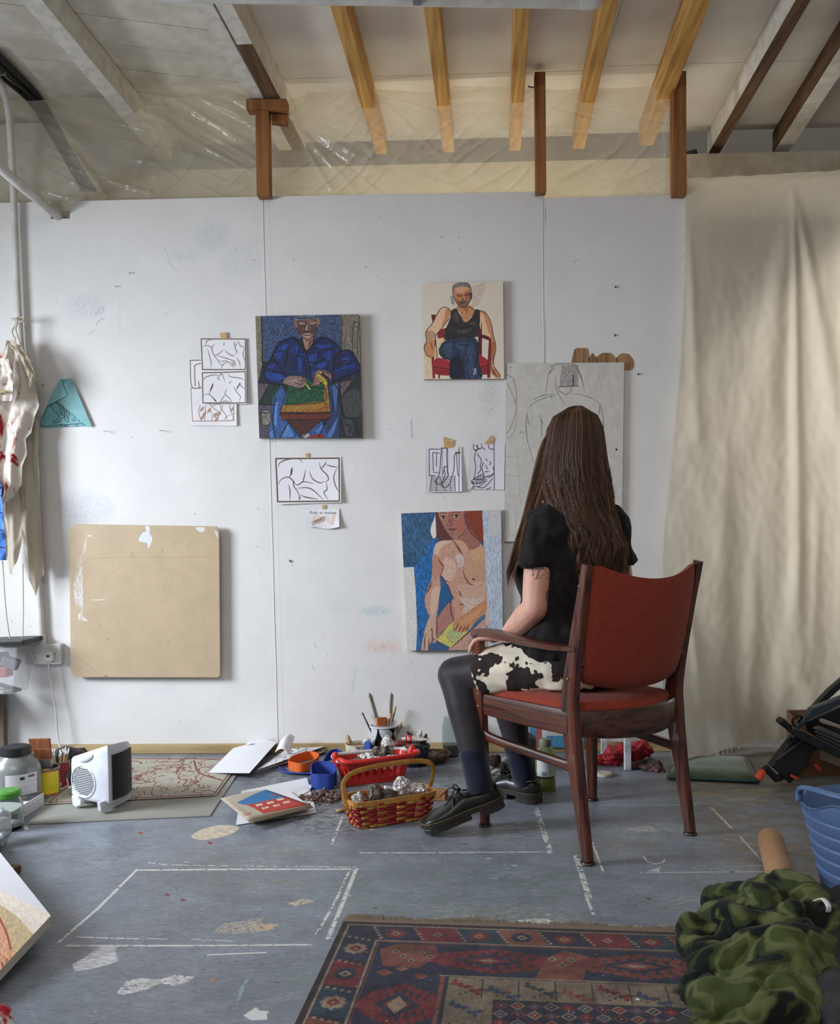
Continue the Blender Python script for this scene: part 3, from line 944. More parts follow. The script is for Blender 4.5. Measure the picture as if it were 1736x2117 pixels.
path=[P(-14,150,'Y',-.16),P(4,178,'Y',-.13),P(14,215,'Y',-.11),P(20,260,'Y',-.08),P(28,400,'Y',-.035),P(38,640,'Y',-.03),P(52,830,'Y',-.024),P(70,1060,'Y',-.022),P(88,1334,'Y',-.022)]
mb = MB(); mb.tube(spline(path, 8), 0.0145, 12)
pt = thing('conduit_pipe', 'white conduit pipe running down the wall behind the hanging cloths to the socket', 'pipe', path[-1])
mb.build('pipe', M_PIPE, pt, smooth=True)
mb = MB(); mb.tube([path[-1] + (0, 0, .001), path[-1] + (-.002, 0, .05)], 0.019, 12); mb.build('collar', M_PIPE, pt, smooth=40)
a, b = P(-40, 312, 'Y', -.55), P(128, 452, 'Y', 0.03)
mb = MB(); mb.tube([a, a + (b - a) * .5 + (0, 0, -.004), b + (b - a) * .1], 0.021, 14)
tag(mb.build('pipe', M_PIPE, smooth=True), 'white sloping pipe entering the notch at the top of the wall', 'pipe')
a, b, c = P(-30, 105, 'Z', 2.925), P(78, 214, 'Z', 2.925), P(185, 395, 'Y', 0.2)
M_CABLE = mat('black_cable', (30, 30, 32), 0.45)
for k in range(5):
    o = np.array((0.019 * (k - 2), 0, 0.006 * (k % 2)))
    mb=MB();mb.tube(spline([a+o,(a+b)/2+o*1.05+(0,0,-.004*k%.01),b+o*0.8,(b+c)/2+o*.6,c+o*0.7],6),0.0095,8)
    tag(mb.build('cable',M_CABLE,smooth=True),('leftmost','second from the left','middle','second from the right','rightmost')[k]+' black cable of the bundle under the ceiling, upper left','cable','black cables at the upper left')
mb=MB();mb.bar(P(-30,160,'Z',2.9),P(10,152,'Z',2.9),0.012,0.01);tag(mb.build('cable_clip',M_STEEL),'small metal clip over the black cables','clip')

# ------------------------------------------------------------------ dust sheet over the right of the room
def mat_cloth(name, rgb, tl=0.4, bump=0.4, weave=420):
    m, nt, b = _new(name)
    b.inputs['Base Color'].default_value=lin(rgb);b.inputs['Roughness'].default_value=0.85;b.inputs['Specular IOR Level'].default_value=0.15
    tc = nt.nodes.new('ShaderNodeTexCoord')
    _bump(nt, b, tc.outputs['Object'], weave, bump, 0.0015, 3)
    t = nt.nodes.new('ShaderNodeBsdfTranslucent'); t.inputs[0].default_value = lin(rgb)
    a = nt.nodes.new('ShaderNodeMixShader'); a.inputs[0].default_value = tl
    nt.links.new(b.outputs[0], a.inputs[1]); nt.links.new(t.outputs[0], a.inputs[2])
    nt.links.new(a.outputs[0], nt.nodes['Material Output'].inputs['Surface'])
    return m
M_SHEET = mat_cloth('cotton_dust_sheet', (226, 220, 206), 0.5)
vs_ = [0, .03, .06, .15, .3, .45, .6, .75, .9, 1.0]
Lx=[(1424,372),(1419,392),(1417,430),(1416,560),(1408,740),(1392,930),(1374,1100),(1364,1290),(1372,1470),(1392,1588)]
Ly = [.02, -.03, -.045, -.05, -.06, -.07, -.09, -.13, -.24, -.375]
Rx=[(1800,352),(1800,375),(1800,410),(1800,560),(1800,740),(1800,930),(1800,1100),(1800,1290),(1800,1440),(1800,1512)]
Ry = [.03, -.02, -.04, -.05, -.05, -.05, -.05, -.05, -.04, -.02]
LP = np.array([W(u, v, y) for (u, v), y in zip(Lx, Ly)]); RP = np.array([W(u, v, y) for (u, v), y in zip(Rx, Ry)])
botu = [0, .06, .14, .22, .3, .45, .6, .75, 1.0]
boty = [1590, 1592, 1575, 1560, 1552, 1545, 1538, 1530, 1515]
cf = []   # folds fan out from the pinned points
for a,b,w_,h_ in(((1640,392),(1652,1400),12,.030),((1644,392),(1735,900),14,.024),((1635,420),(1560,900),26,.022),((1600,560),(1590,1300),22,.014),((1425,470),(1440,900),10,.016),((1500,900),(1470,1550),24,.016),((1560,1100),(1548,1540),18,.018),((1650,1100),(1610,1520),16,.02),((1420,1250),(1448,1560),14,.022),((1690,1000),(1672,1520),16,.018),((1740,420),(1780,1500),18,.02)):
    A, B = W(*a, -.05), W(*b, -.06); cf.append((A[0], A[2], B[0], B[2], 1.5 * w_ / 470, h_))
def sheet_pt(u, v):
    l = np.array([np.interp(v, vs_, LP[:, k]) for k in range(3)]); r = np.array([np.interp(v, vs_, RP[:, k]) for k in range(3)])
    uu = u ** 1.0
    p = l + (r - l) * uu
    p[1] = r[1] + (l[1] - r[1]) * max(0, 1 - u / 0.55) ** 1.5
    if v > .75:
        q = (v - .75) / .25
        p[2] = max(0.004, p[2])
    y = 0
    for ax, az, bx, bz, w_, h_ in cf:
        ex, ez = bx - ax, bz - az
        t = ((p[0] - ax) * ex + (p[2] - az) * ez) / (ex * ex + ez * ez); tt = min(1, max(0, t))
        d = math.hypot(p[0] - ax - tt * ex, p[2] - az - tt * ez) / (w_ * (0.35 + 0.65 * tt))
        if d < 3.5: y -= .62 * h_ * math.exp(-d * d) * min(1, tt * 3 + .15)
    amp = min(1, v * 4)
    y+=amp*(0.012*mnoise.noise(Vector((p[0]*3.2,p[2]*1.1,5)))+0.005*mnoise.noise(Vector((p[0]*11,p[2]*5,2)))+0.0022*mnoise.noise(Vector((p[0]*30,p[2]*22,2))))
    if v < .06: p[2] += 0.006 * mnoise.noise(Vector((u * 14, v * 60, 0)))
    p[1] += y
    p[1] = min(p[1], 0.01 if v < .05 else -0.012)
    return p
mb = MB(); mb.grid(sheet_pt, 170, 230)
ds = thing('dust_sheet', 'cream cotton dust sheet hung like a curtain right of the white wall', 'dust sheet', (2.1, -.05, 0.0))
mb.build('cloth', M_SHEET, ds, smooth=True)
mb = MB(); g_ = random.Random(4)
for i in range(150):
    u = g_.random() * 0.8; p = sheet_pt(u, .999); L = g_.uniform(.006, .022)
    mb.tube([p, p + np.array((g_.uniform(-.01, .01), g_.uniform(-.02, 0), -min(L, p[2] * .8)))], 0.0006, 3)
for i in range(5):
    u=0.52+.03*i;p=sheet_pt(u,.999);mb.tube(spline([p,p+(.01,-.03,-.03),p+(.03,-.08,-.04),p+(.05,-.05,-.02)],4)*(1,1,1),0.0007,3)
tag(mb.build('frayed_threads', mat('white_thread', (214, 208, 196), 0.8), ds), kind='stuff')
# unseen boards added behind the sheet to block its back light
M_BOARD = mat('brown_shade_board', (92, 84, 74), 0.8)
def shadeboard(px, y, label):
    q = [P(u, v, 'Y', y) for u, v in px]
    mb = MB(); mb.prism([(p[0], p[2]) for p in q], (0, y, 0), (1, 0, 0), (0, 0, 1), 0.015)
    tag(mb.build('added_shade_board', M_BOARD), label, 'board')
shadeboard([(1425,480),(1790,480),(1790,490),(1490,728),(1482,780),(1425,800)],0.06,'added dark board with a slanting lower edge that shades the top of the dust sheet')
shadeboard([(1425,1330),(1500,1350),(1680,1440),(1800,1500),(1800,1515),(1425,1515)],0.06,'added dark board with a slanting upper edge that shades the foot of the dust sheet')
# ------------------------------------------------------------------ things on the wall
def cfrom(ox, oy, k):
    return lambda pts: [(ox + x / k, oy + y / k) for x, y in pts]
C5, C6, C7, CT = cfrom(360, 600, 4.0714), cfrom(800, 560, 3.2148), cfrom(780, 1020, 5.425), cfrom(0, 620, 5.573)
M_EDGE = mat('canvas_edge', (150, 140, 122), 0.8, rgb2=(120, 110, 100), nscale=30)
M_PAPER = mat('white_paper', (222, 221, 224), 0.7, bump=(30, 0.05))

def wall_panel(name, px, y, thick, m_front, label, cat, m_edge=None, group=None, bevel=0.0):
    """rigid painted panel whose front face lies at depth y; px = TL, TR, BR, BL in the photo"""
    f = [W(u, v, y) for u, v in px]
    b = [q + np.array((0, thick, 0)) for q in f]
    mb = MB()
    mb.add(f, [(3, 2, 1, 0)], [[(0, 0), (1, 0), (1, 1), (0, 1)]])
    mb.cur = 1
    mb.add(f + b, [(4, 5, 6, 7), (0, 1, 5, 4), (1, 2, 6, 5), (2, 3, 7, 6), (3, 0, 4, 7)], [[(0, 0)] * 4] * 5)
    return tag(mb.build(name, [m_front, m_edge or M_EDGE]), label, cat, group)

def paper(name, px, y, m_front, label, cat='drawing', curl=0.006, group=None, tape=None, nb=10, wavy=0):
    tl, tr, br, bl = [W(u, v, y) for u, v in px]
    def fn(u, v):
        p = (bl * (1 - u) + br * u) * (1 - v) + (tl * (1 - u) + tr * u) * v
        k=(1-v)**2*curl+0.0015*math.sin(u*7+v*3)*(1-v)+curl*0.5*(abs(u-.5)*2)**3*(0.3+(1-v))
        z = wavy * math.sin(u * 5.5 + 1) * (1 - v) ** 3
        return p + np.array((0, -abs(k), z))
    mb = MB(); mb.grid(fn, nb, nb, thick=0.0005)
    o = tag(mb.build(name, m_front, smooth=35), label, cat, group)
    if tape:
        q = [W(u, v, y - 0.0012) for u, v in tape]
        mb = MB(); mb.prism([(p[0], p[2]) for p in q], (0, y - 0.0012, 0), (1, 0, 0), (0, 0, 1), 0.0006)
        mb.build('tape', M_TAPE, o)
    return o

# ---- painting of a man in a blue jacket
Q5 = [(683, 218), (1553, 203), (1583, 1243), (716, 1245)]
c = Canvas(640, 760, (34, 38, 54), Q5)
T = (3, 14, 0.28)
BK = (18, 18, 24)
c.poly([(675, 205), (738, 222), (742, 612), (700, 800), (690, 800)], (132, 126, 108), tex=T)
c.poly([(733,215),(1402,200),(1410,490),(1290,440),(1010,400),(850,470),(800,605),(740,608)],(64,82,118),tex=(5,8,0.4))
g_ = np.random.default_rng(2)
for i in range(170):
    x, y = g_.uniform(745, 1395), g_.uniform(225, 560)
    if y > 380 and 830 < x < 1330: continue
    c.line([(x,y),(x+g_.uniform(4,26),y-g_.uniform(6,30))],3,[(112,128,158),(44,56,88),(90,104,138)][i%3],alpha=0.6)
c.poly([(1400, 200), (1560, 200), (1570, 640), (1430, 520), (1408, 490)], (128, 120, 106), tex=T)
c.lines([[(1408,205),(1410,480)],[(1512,262),(1500,400),(1502,530)],[(1552,275),(1540,420),(1538,560)],[(1510,262),(1555,272)]],6,(44,42,44))
c.poly([(700, 785), (800, 790), (722, 930), (705, 960)], (98, 84, 96), tex=T)
c.poly([(800, 790), (880, 800), (860, 970), (715, 962)], (34, 58, 50), tex=T)
c.poly([(714, 960), (860, 968), (830, 1250), (716, 1250)], (82, 74, 92), tex=T)
c.poly([(1395, 770), (1580, 730), (1590, 1250), (1390, 1250)], (46, 48, 54), tex=T)
c.poly([(1398, 775), (1500, 758), (1405, 890)], (102, 86, 96), tex=T)
c.poly([(1405, 930), (1450, 860), (1530, 830), (1570, 900), (1572, 1040), (1450, 1070)], (70, 72, 70), smooth=True, tex=T)
c.poly([(1420, 1090), (1510, 1080), (1500, 1230), (1440, 1220)], (66, 68, 80), tex=T)
c.lines([[(1400,900),(1450,850),(1540,750)],[(1410,960),(1430,1060),(1520,1075)],[(1400,1080),(1430,1240)],[(1500,1090),(1560,1230)],[(1450,1130),(1490,1150),(1470,1200)]],8,BK)
# trousers
c.poly([(830, 910), (900, 800), (960, 900), (880, 1050), (960, 1110), (880, 1250), (800, 1250)], (58, 92, 152), tex=T)
c.poly([(1250, 820), (1330, 800), (1400, 1000), (1400, 1250), (1200, 1250), (1300, 1060)], (44, 62, 100), tex=T)
c.poly([(880, 1250), (960, 1105), (1060, 1235), (1240, 1100), (1300, 1250)], (52, 88, 148), tex=T)
c.poly([(940,1120),(985,1180),(1010,1235),(900,1240)],(88,132,196),tex=T);c.poly([(1180,1190),(1250,1130),(1230,1215)],(84,124,184),tex=T)
c.poly([(845,960),(870,930),(860,1150),(840,1130)],(98,142,206));c.poly([(1330,800),(1380,780),(1360,1020),(1345,980)],(74,106,164));c.poly([(1280,1230),(1380,1060),(1350,1180),(1320,1240)],(84,122,184))
c.poly([(800, 1200), (830, 1180), (830, 1240), (810, 1240)], (90, 140, 205))
# jacket
c.poly([(880,440),(1000,390),(1040,420),(1110,530),(1190,410),(1240,395),(1330,430),(1400,505),(1480,515),(1555,610),(1562,665),(1330,770),(1140,745),(930,800),(790,775),(755,690),(805,580)],(24,38,88),smooth=True,tex=(4,10,0.35))
for q in([(1125,560),(1200,540),(1170,620),(1140,640)],[(1260,540),(1320,515),(1310,590),(1270,570)],[(1180,640),(1290,600),(1250,660)],[(1330,700),(1440,640),(1520,640),(1400,700)],[(770,690),(900,710),(920,740),(790,745)],[(780,640),(860,620),(820,660)],[(880,480),(950,450),(960,480),(900,510)],
          [(1040,560),(1080,540),(1070,680),(1050,680)],[(1200,460),(1330,470),(1230,490)],[(840,540),(900,520),(880,580)],[(1150,700),(1180,690),(1160,740)],[(980,500),(1040,470),(1020,560)],[(800,730),(930,735),(870,765)],[(1390,560),(1470,570),(1430,610)]):
    c.poly(q, (38, 82, 182), smooth=True, rag=(3, 6, 0.38), tex=T)
for i in range(230):
    x, y = g_.uniform(790, 1520), g_.uniform(450, 760)
    c.line([(x,y),(x+g_.uniform(-14,14),y+g_.uniform(14,50))],3.5,[(44,88,186),(16,24,54),(18,20,34),(60,96,166),(20,22,34)][i%5],alpha=0.6)
c.poly([(930, 500), (980, 480), (1000, 690), (940, 700)], (50, 52, 60), alpha=0.7, rag=(3, 8, 0.42))
c.lines([[(880,440),(810,580),(755,690),(790,775),(930,800)],[(1000,390),(1050,450),(1110,530),(1130,620),(1145,740)],[(1240,395),(1190,430),(1110,530)],[(1240,395),(1330,425),(1400,505)],[(1330,770),(1340,640),(1380,530),(1480,510),(1560,630),(1550,680),(1330,770)],[(1000,540),(1080,560)],[(1130,600),(1190,620),(1260,580)],[(850,680),(930,720),(930,800)],[(880,440),(1000,395)],[(1100,600),(1110,740)],[(820,570),(900,660)],[(1330,640),(1450,590)],[(1350,700),(1470,660)],[(960,470),(930,640)]],11,BK)
c.poly([(1330, 530), (1430, 530), (1390, 640), (1335, 660)], (24, 30, 52), alpha=0.8, rag=(4, 8, 0.4))
# head
c.poly([(1012,235),(1215,228),(1205,320),(1178,385),(1120,425),(1075,400),(1030,330)],(122,92,84),smooth=True,tex=(3,5,0.3))
c.poly([(1008, 205), (1200, 200), (1218, 250), (1150, 240), (1080, 250), (1022, 258)], (104, 116, 136), tex=T)
c.poly([(1005,250),(1030,262),(1042,310),(1020,296)],(150,106,88));c.poly([(1200,240),(1228,250),(1220,290),(1200,300)],(152,110,96))
for q in([(1085,370),(1120,360),(1160,366),(1140,402),(1100,402)],[(1050,270),(1090,262),(1095,280),(1055,286)],[(1105,290),(1122,300),(1118,345),(1100,342)],[(1140,262),(1190,258),(1185,280),(1142,282)]):
    c.poly(q, (192, 162, 146), smooth=True, rag=(3, 3, 0.3))
for q in([(1040,320),(1075,310),(1085,350),(1060,370)],[(1150,320),(1195,310),(1180,360),(1150,370)],[(1090,345),(1130,340),(1128,360),(1095,360)]):
    c.poly(q, (90, 52, 50), alpha=0.8, smooth=True)
c.lines([[(1045,262),(1100,268),(1112,282)],[(1140,270),(1195,258)],[(1052,290),(1075,306),(1105,298)],[(1140,300),(1170,304),(1198,288)],[(1112,280),(1096,336),(1128,342),(1128,290)],[(1080,362),(1110,352),(1150,358)],[(1090,376),(1120,382),(1150,374)],[(1028,320),(1070,398),(1120,428),(1172,390),(1205,310)],[(1015,210),(1040,235),(1180,228),(1200,212)],[(1035,260),(1050,320)]],6,(26,22,26))
c.poly([(1072,405),(1120,428),(1178,392),(1160,450),(1110,520)],(172,134,112),tex=T);c.poly([(1130,425),(1176,400),(1150,460),(1120,490)],(120,82,72))
c.lines([[(1072, 400), (1090, 470), (1110, 520)], [(1178, 392), (1160, 460), (1110, 520)]], 9, BK)
# board, pads, hands
c.poly([(955, 800), (1100, 738), (1170, 790), (1258, 795), (1256, 935), (930, 968)], (30, 82, 54), tex=(6, 5, 0.45))
for i in range(60):
    x, y = g_.uniform(970, 1240), g_.uniform(800, 930)
    c.line([(x,y),(x+g_.uniform(10,44),y-g_.uniform(4,30))],3,[(48,120,78),(16,40,34),(40,100,84)][i%3],alpha=0.6)
c.poly([(930,966),(1256,935),(1262,780),(1285,782),(1312,1022),(890,1028),(905,965)],(152,108,46),tex=(8,3,0.4))
c.poly([(935,985),(1250,950),(1255,1000),(920,1020)],(176,132,60),rag=(9,3,0.45));c.line([(1200,1012),(1295,980)],14,(150,74,40))
c.poly([(890,1030),(1312,1022),(1304,1088),(905,1092)],(106,48,36),tex=T);c.poly([(945,1098),(1240,1090),(1070,1236)],(78,42,36),tex=T)
c.poly([(1075,1225),(1120,1200),(1140,1225),(1100,1245)],(196,184,170));c.poly([(1140,1225),(1230,1212),(1270,1240),(1140,1245)],(140,50,36),smooth=True)
c.lines([[(930,966),(1256,935),(1258,795)],[(890,1028),(1312,1022),(1285,785)],[(890,1028),(960,800)],[(895,1045),(1310,1035)],[(905,1092),(1304,1088)],[(945,1098),(1060,1240)],[(1240,1090),(1080,1236)],[(980,855),(1140,820),(1250,830)]],6,BK)
c.poly([(925,750),(985,722),(1085,735),(1112,790),(1050,825),(990,810),(925,792)],(146,118,110),smooth=True,tex=T);c.poly([(1165,800),(1180,700),(1225,672),(1280,680),(1322,715),(1310,758),(1240,770),(1200,800)],(134,98,90),smooth=True,tex=T)
c.poly([(960,760),(1040,745),(1080,770),(1000,790)],(176,148,138),rag=(3,3,0.4));c.line([(1225,690),(1280,720)],12,(190,176,140));c.line([(1165,798),(1215,788)],16,(170,120,112))
c.lines([[(1208,722),(1248,760),(1272,785)]],30,(196,190,54));c.lines([[(1105,790),(1138,832)]],14,(180,190,60));c.line([(1245,705),(1300,752)],20,(22,26,44))
c.lines([[(925,790),(990,812),(1060,826),(1112,790),(1080,735)],[(1040,760),(1095,770)],[(1010,780),(1070,800)],[(1180,700),(1168,800),(1210,798)],[(1200,722),(1260,775)],[(1226,672),(1322,712)]],5,(30,22,24))
# mug, last outlines
c.poly([(735, 1020), (772, 1008), (812, 1020), (806, 1120), (770, 1136), (738, 1122)], (126, 124, 114), smooth=True, tex=T)
c.lines([[(735,1022),(770,1036),(812,1022),(772,1008),(735,1022),(738,1122),(770,1138),(806,1120),(812,1024)],[(740,1070),(720,1085),(738,1110)]],6,(40,38,40));c.line([(745,1060),(775,1066)],5,(70,70,70))
c.lines([[(740,612),(800,600)],[(735,222),(742,612)],[(800,790),(720,950)],[(714,962),(850,968)],[(850,900),(828,1100),(850,1240)],[(1330,770),(1400,900),(1390,1240)],[(960,1110),(890,1240)],[(1300,1060),(1210,1240)]],8,BK)
c.grain(0.16, 2, 4, 3); c.a *= 0.88; c.grain(0.10, 1, 1, 4)
tag(wall_panel('painting',C5(Q5),-0.036,0.030,mat_canvas('oil_blue_jacket',c,0.5,(300,0.35,0.001),0.35),'oil painting of a seated man in a blue jacket with drawing board','painting'))

# ---- painting of a man in a black vest on a red chair
Q6 = [(233, 82), (770, 70), (778, 717), (245, 720)]
c = Canvas(540, 650, (216, 205, 188), Q6)
SK, SL, SD = (196, 134, 92), (222, 184, 150), (150, 88, 62)
RED, DRED = (138, 34, 40), (96, 22, 30)
c.poly([(560,110),(655,72),(650,130),(600,230),(560,245)],(196,174,160),rag=(4,8,0.36));c.poly([(418,170),(440,160),(450,230),(425,220)],(160,150,146))
c.poly([(245,470),(330,450),(400,440),(350,520),(340,600),(300,712),(255,712)],(214,176,118),alpha=0.8,rag=(6,12,0.36));c.poly([(640,270),(690,350),(640,480),(640,400)],(214,180,130),alpha=0.8)
# chair
c.poly([(292,292),(326,292),(330,330),(305,362)],DRED);c.poly([(330,400),(390,380),(390,445),(335,450)],RED);c.poly([(585,395),(612,390),(612,440),(588,440)],RED)
c.poly([(608,350),(626,350),(626,560),(606,560)],DRED);c.poly([(615,420),(690,440),(694,470),(640,450),(618,448)],DRED)
c.poly([(676,440),(698,460),(690,620),(684,712),(664,712),(670,560)],RED);c.poly([(292,540),(306,520),(318,640),(318,715),(302,715)],RED)
c.poly([(312,600),(350,580),(420,610),(430,690),(330,688),(310,650)],(160,38,48),smooth=True);c.poly([(598,590),(605,556),(650,580),(678,610),(670,650),(620,660)],(160,38,48),smooth=True)
c.poly([(310,655),(425,665),(425,690),(320,688)],RED);c.poly([(618,650),(672,640),(670,690),(630,690)],RED);c.poly([(338,686),(352,686),(350,716),(340,716)],RED)
# arms
c.poly([(360,245),(400,250),(425,270),(410,320),(370,380),(320,430),(318,470),(310,560),(285,572),(262,560),(248,510),(268,480),(256,410),(300,350),(330,280)],SL,smooth=True)
c.poly([(390,255),(425,270),(405,320),(360,370),(380,310)],SK,smooth=True);c.poly([(256,480),(315,460),(312,560),(285,572),(262,558),(248,510)],SK,smooth=True);c.poly([(258,405),(300,400),(322,432),(268,470)],(168,126,104),alpha=0.7,smooth=True)
c.poly([(610,270),(650,280),(686,350),(705,420),(720,500),(705,610),(690,630),(690,470),(640,400),(612,330)],SK,smooth=True);c.poly([(610,285),(640,300),(670,400),(690,440),(640,420),(612,360)],SL,smooth=True);c.poly([(696,470),(716,480),(708,590),(694,610)],SD,alpha=0.7)
c.poly([(690, 630), (716, 650), (748, 690), (744, 712), (720, 708), (690, 680)], SK, smooth=True)
# trousers, vest
c.poly([(345,520),(375,478),(440,450),(520,435),(585,455),(605,500),(608,600),(622,716),(425,718),(420,600),(380,590),(350,560)],(40,54,82),smooth=True,tex=(4,10,0.4))
for q in([(440,500),(520,470),(580,520),(560,560)],[(520,560),(560,550),(580,690),(550,700)],[(380,500),(430,480),(420,560),(390,570)]):c.poly(q,(66,86,120),smooth=True,rag=(3,8,0.42))
c.poly([(418,600),(470,570),(510,640),(490,716),(425,716)],(24,30,52),smooth=True);c.poly([(565,650),(590,645),(592,690),(570,690)],(204,206,210),rag=(3,4,0.45))
c.lines([[(440,470),(470,560),(500,620),(515,716)],[(540,460),(520,520),(540,620)],[(590,480),(600,600)],[(350,540),(420,600),(460,570)],[(480,490),(560,500)],[(600,580),(560,690)]],5,(18,22,36))
c.poly([(430,262),(465,255),(490,310),(520,345),(560,310),(580,262),(612,268),(612,340),(590,440),(500,445),(430,460),(378,455),(392,380),(420,320)],(46,42,46),smooth=True,tex=(6,4,0.35))
for q in([(440,290),(465,280),(480,330),(450,340)],[(450,400),(560,390),(520,420)],[(540,350),(590,340),(580,370)]):c.poly(q,(92,86,88),smooth=True,rag=(5,3,0.45))
c.lines([[(430,350),(500,380),(600,350)],[(400,420),(480,430),(590,390)],[(425,265),(418,320),(385,400)],[(612,268),(614,350)]],4,(14,12,16))
# neck and head
c.poly([(465,235),(545,230),(580,262),(555,310),(520,345),(488,305),(462,256)],SK,smooth=True);c.poly([(470,270),(500,290),(520,335),(490,300)],(226,180,146),smooth=True);c.poly([(500,240),(548,236),(530,290)],SD,alpha=0.6)
c.poly([(438,140),(450,112),(500,100),(548,115),(562,160),(545,215),(515,244),(480,238),(452,200)],(196,132,92),smooth=True)
c.poly([(445,115),(500,104),(545,118),(520,130),(500,150),(460,140)],(216,160,120),smooth=True);c.poly([(520,150),(552,140),(548,205),(525,215)],(150,96,70),smooth=True,alpha=0.7);c.poly([(452,180),(470,190),(480,238),(460,215)],(150,84,60),alpha=0.6)
c.poly([(470, 205), (500, 196), (535, 205), (530, 238), (500, 246), (475, 236)], (112, 84, 76), smooth=True, alpha=0.75)
c.poly([(432,150),(434,100),(470,78),(520,74),(552,96),(562,150),(552,160),(545,115),(500,104),(450,118),(442,165)],(120,116,114),smooth=True,tex=(3,3,0.4));c.poly([(548,140),(564,150),(560,190),(550,196)],(60,50,50))
c.lines([[(462,162),(480,156),(494,164)],[(512,160),(530,152),(546,156)],[(500,160),(496,188),(510,192)],[(478,210),(500,206),(520,208)],[(484,218),(512,218)],[(440,165),(455,205),(480,238),(515,244),(545,212),(560,165)],[(470,290),(515,320)],[(490,280),(500,300)],[(545,240),(580,265)]],4,(40,28,28))
c.lines([[(466, 168), (488, 170)], [(514, 166), (540, 164)]], 5, (30, 22, 24))
ol=[[(425,270),(395,245),(360,248),(330,290),(300,350),(258,405),(262,470),(246,510),(262,560),(290,575)],[(410,320),(360,385),(322,430)],[(318,440),(318,500)],[(610,265),(655,282),(690,350),(705,430),(722,510),(706,620),(748,690),(744,712)],[(345,520),(375,475),(440,448),(520,434),(585,455),(605,500),(606,600),(624,716)],[(345,520),(355,565),(420,605),(428,716)],
      [(318,430),(330,560),(320,600)],[(626,350),(626,560)],[(608,350),(606,520)],[(690,450),(672,560),(668,700)],[(620,440),(690,460)],[(310,640),(420,655)],[(620,640),(676,625)],[(300,520),(292,480)],[(692,640),(712,690)],[(706,660),(728,704)]]
c.lines(ol, 4.5, (26, 18, 22))
c.grain(0.05, 2, 3, 3)
tag(wall_panel('painting',C6(Q6),-0.022,0.018,mat_canvas('oil_black_vest',c,0.5,(260,0.3,0.001),0.35),'painting of a man in a black vest on a red chair, cream ground','painting',mat('panel_edge',(150,112,74),0.7)))

# ---- painting of a bare figure holding a book, blue ground
Q7 = [(265, 225), (1385, 183), (1410, 1752), (335, 1763)]
c = Canvas(560, 780, (38, 84, 134), Q7)
A1, A2, A3, A4 = (188, 142, 120), (206, 176, 158), (150, 92, 80), (196, 160, 116)
TT = (4, 4, 0.14)
c.poly([(260, 215), (660, 205), (660, 560), (600, 900), (400, 830), (290, 830)], (44, 82, 120), tex=(4, 16, 0.35))
c.poly([(600,520),(660,560),(600,1000),(540,1400),(480,1770),(440,1770),(410,840),(520,700)],(28,92,156),tex=(5,16,0.3));c.poly([(290,700),(430,660),(420,830),(300,830)],(30,60,96),rag=(6,6,0.4))
c.poly([(283, 845), (405, 840), (425, 1100), (440, 1500), (432, 1770), (330, 1770)], (210, 206, 200), rag=None, tex=(4, 9, 0.06))
c.poly([(660, 200), (640, 260), (592, 400), (600, 480), (625, 515), (655, 470)], (216, 214, 210), smooth=True)
c.poly([(1165,180),(1390,175),(1425,1770),(1240,1770),(1195,800),(1180,560)],(176,188,204),tex=(4,22,0.16));c.poly([(1250,190),(1390,184),(1396,480),(1260,490)],(200,196,194),rag=(8,8,0.3));c.poly([(1200,1200),(1240,1210),(1245,1500),(1205,1480)],(206,176,160))
# hair
c.poly([(645,205),(700,205),(760,420),(860,520),(690,560),(655,480)],(84,44,38),tex=TT);c.poly([(955,195),(1172,190),(1182,575),(1100,520),(1010,380)],(126,50,34),tex=TT)
# body
c.poly([(640,600),(700,545),(830,535),(880,520),(1000,480),(1150,580),(1195,660),(1210,1000),(1210,1260),(1000,1360),(850,1450),(820,1200),(760,1030),(720,950),(640,900),(615,720)],A1,smooth=True,tex=TT)
c.poly([(980,380),(1140,570),(1080,640),(1010,650),(940,690),(880,540)],(150,96,84),smooth=True,tex=TT);c.poly([(880,540),(960,560),(1010,650),(960,700),(920,640)],(196,150,128),smooth=True)
c.poly([(1050,660),(1160,630),(1190,760),(1060,770)],(206,168,116),smooth=True,alpha=0.8,rag=(6,6,0.35));c.poly([(870,700),(930,700),(960,800),(900,850)],(206,202,210),smooth=True,alpha=0.8,rag=(5,8,0.35))
c.poly([(640,590),(720,545),(820,560),(720,610),(660,720),(630,720)],A2,smooth=True);c.poly([(740,740),(860,800),(850,960),(780,1010),(720,930)],A2,smooth=True,alpha=0.7,tex=TT)
c.poly([(980,800),(1180,780),(1190,900),(1080,940),(1000,920)],(190,148,106),smooth=True,alpha=0.7,rag=(7,7,0.35));c.poly([(880,1050),(960,1200),(1190,1180),(1190,1000),(1000,1040)],(200,164,144),smooth=True,alpha=0.6)
c.poly([(920,1190),(1060,1200),(1190,1180),(1120,1300),(960,1360),(960,1280)],(204,204,196),smooth=True,alpha=0.7,rag=(6,6,0.32))
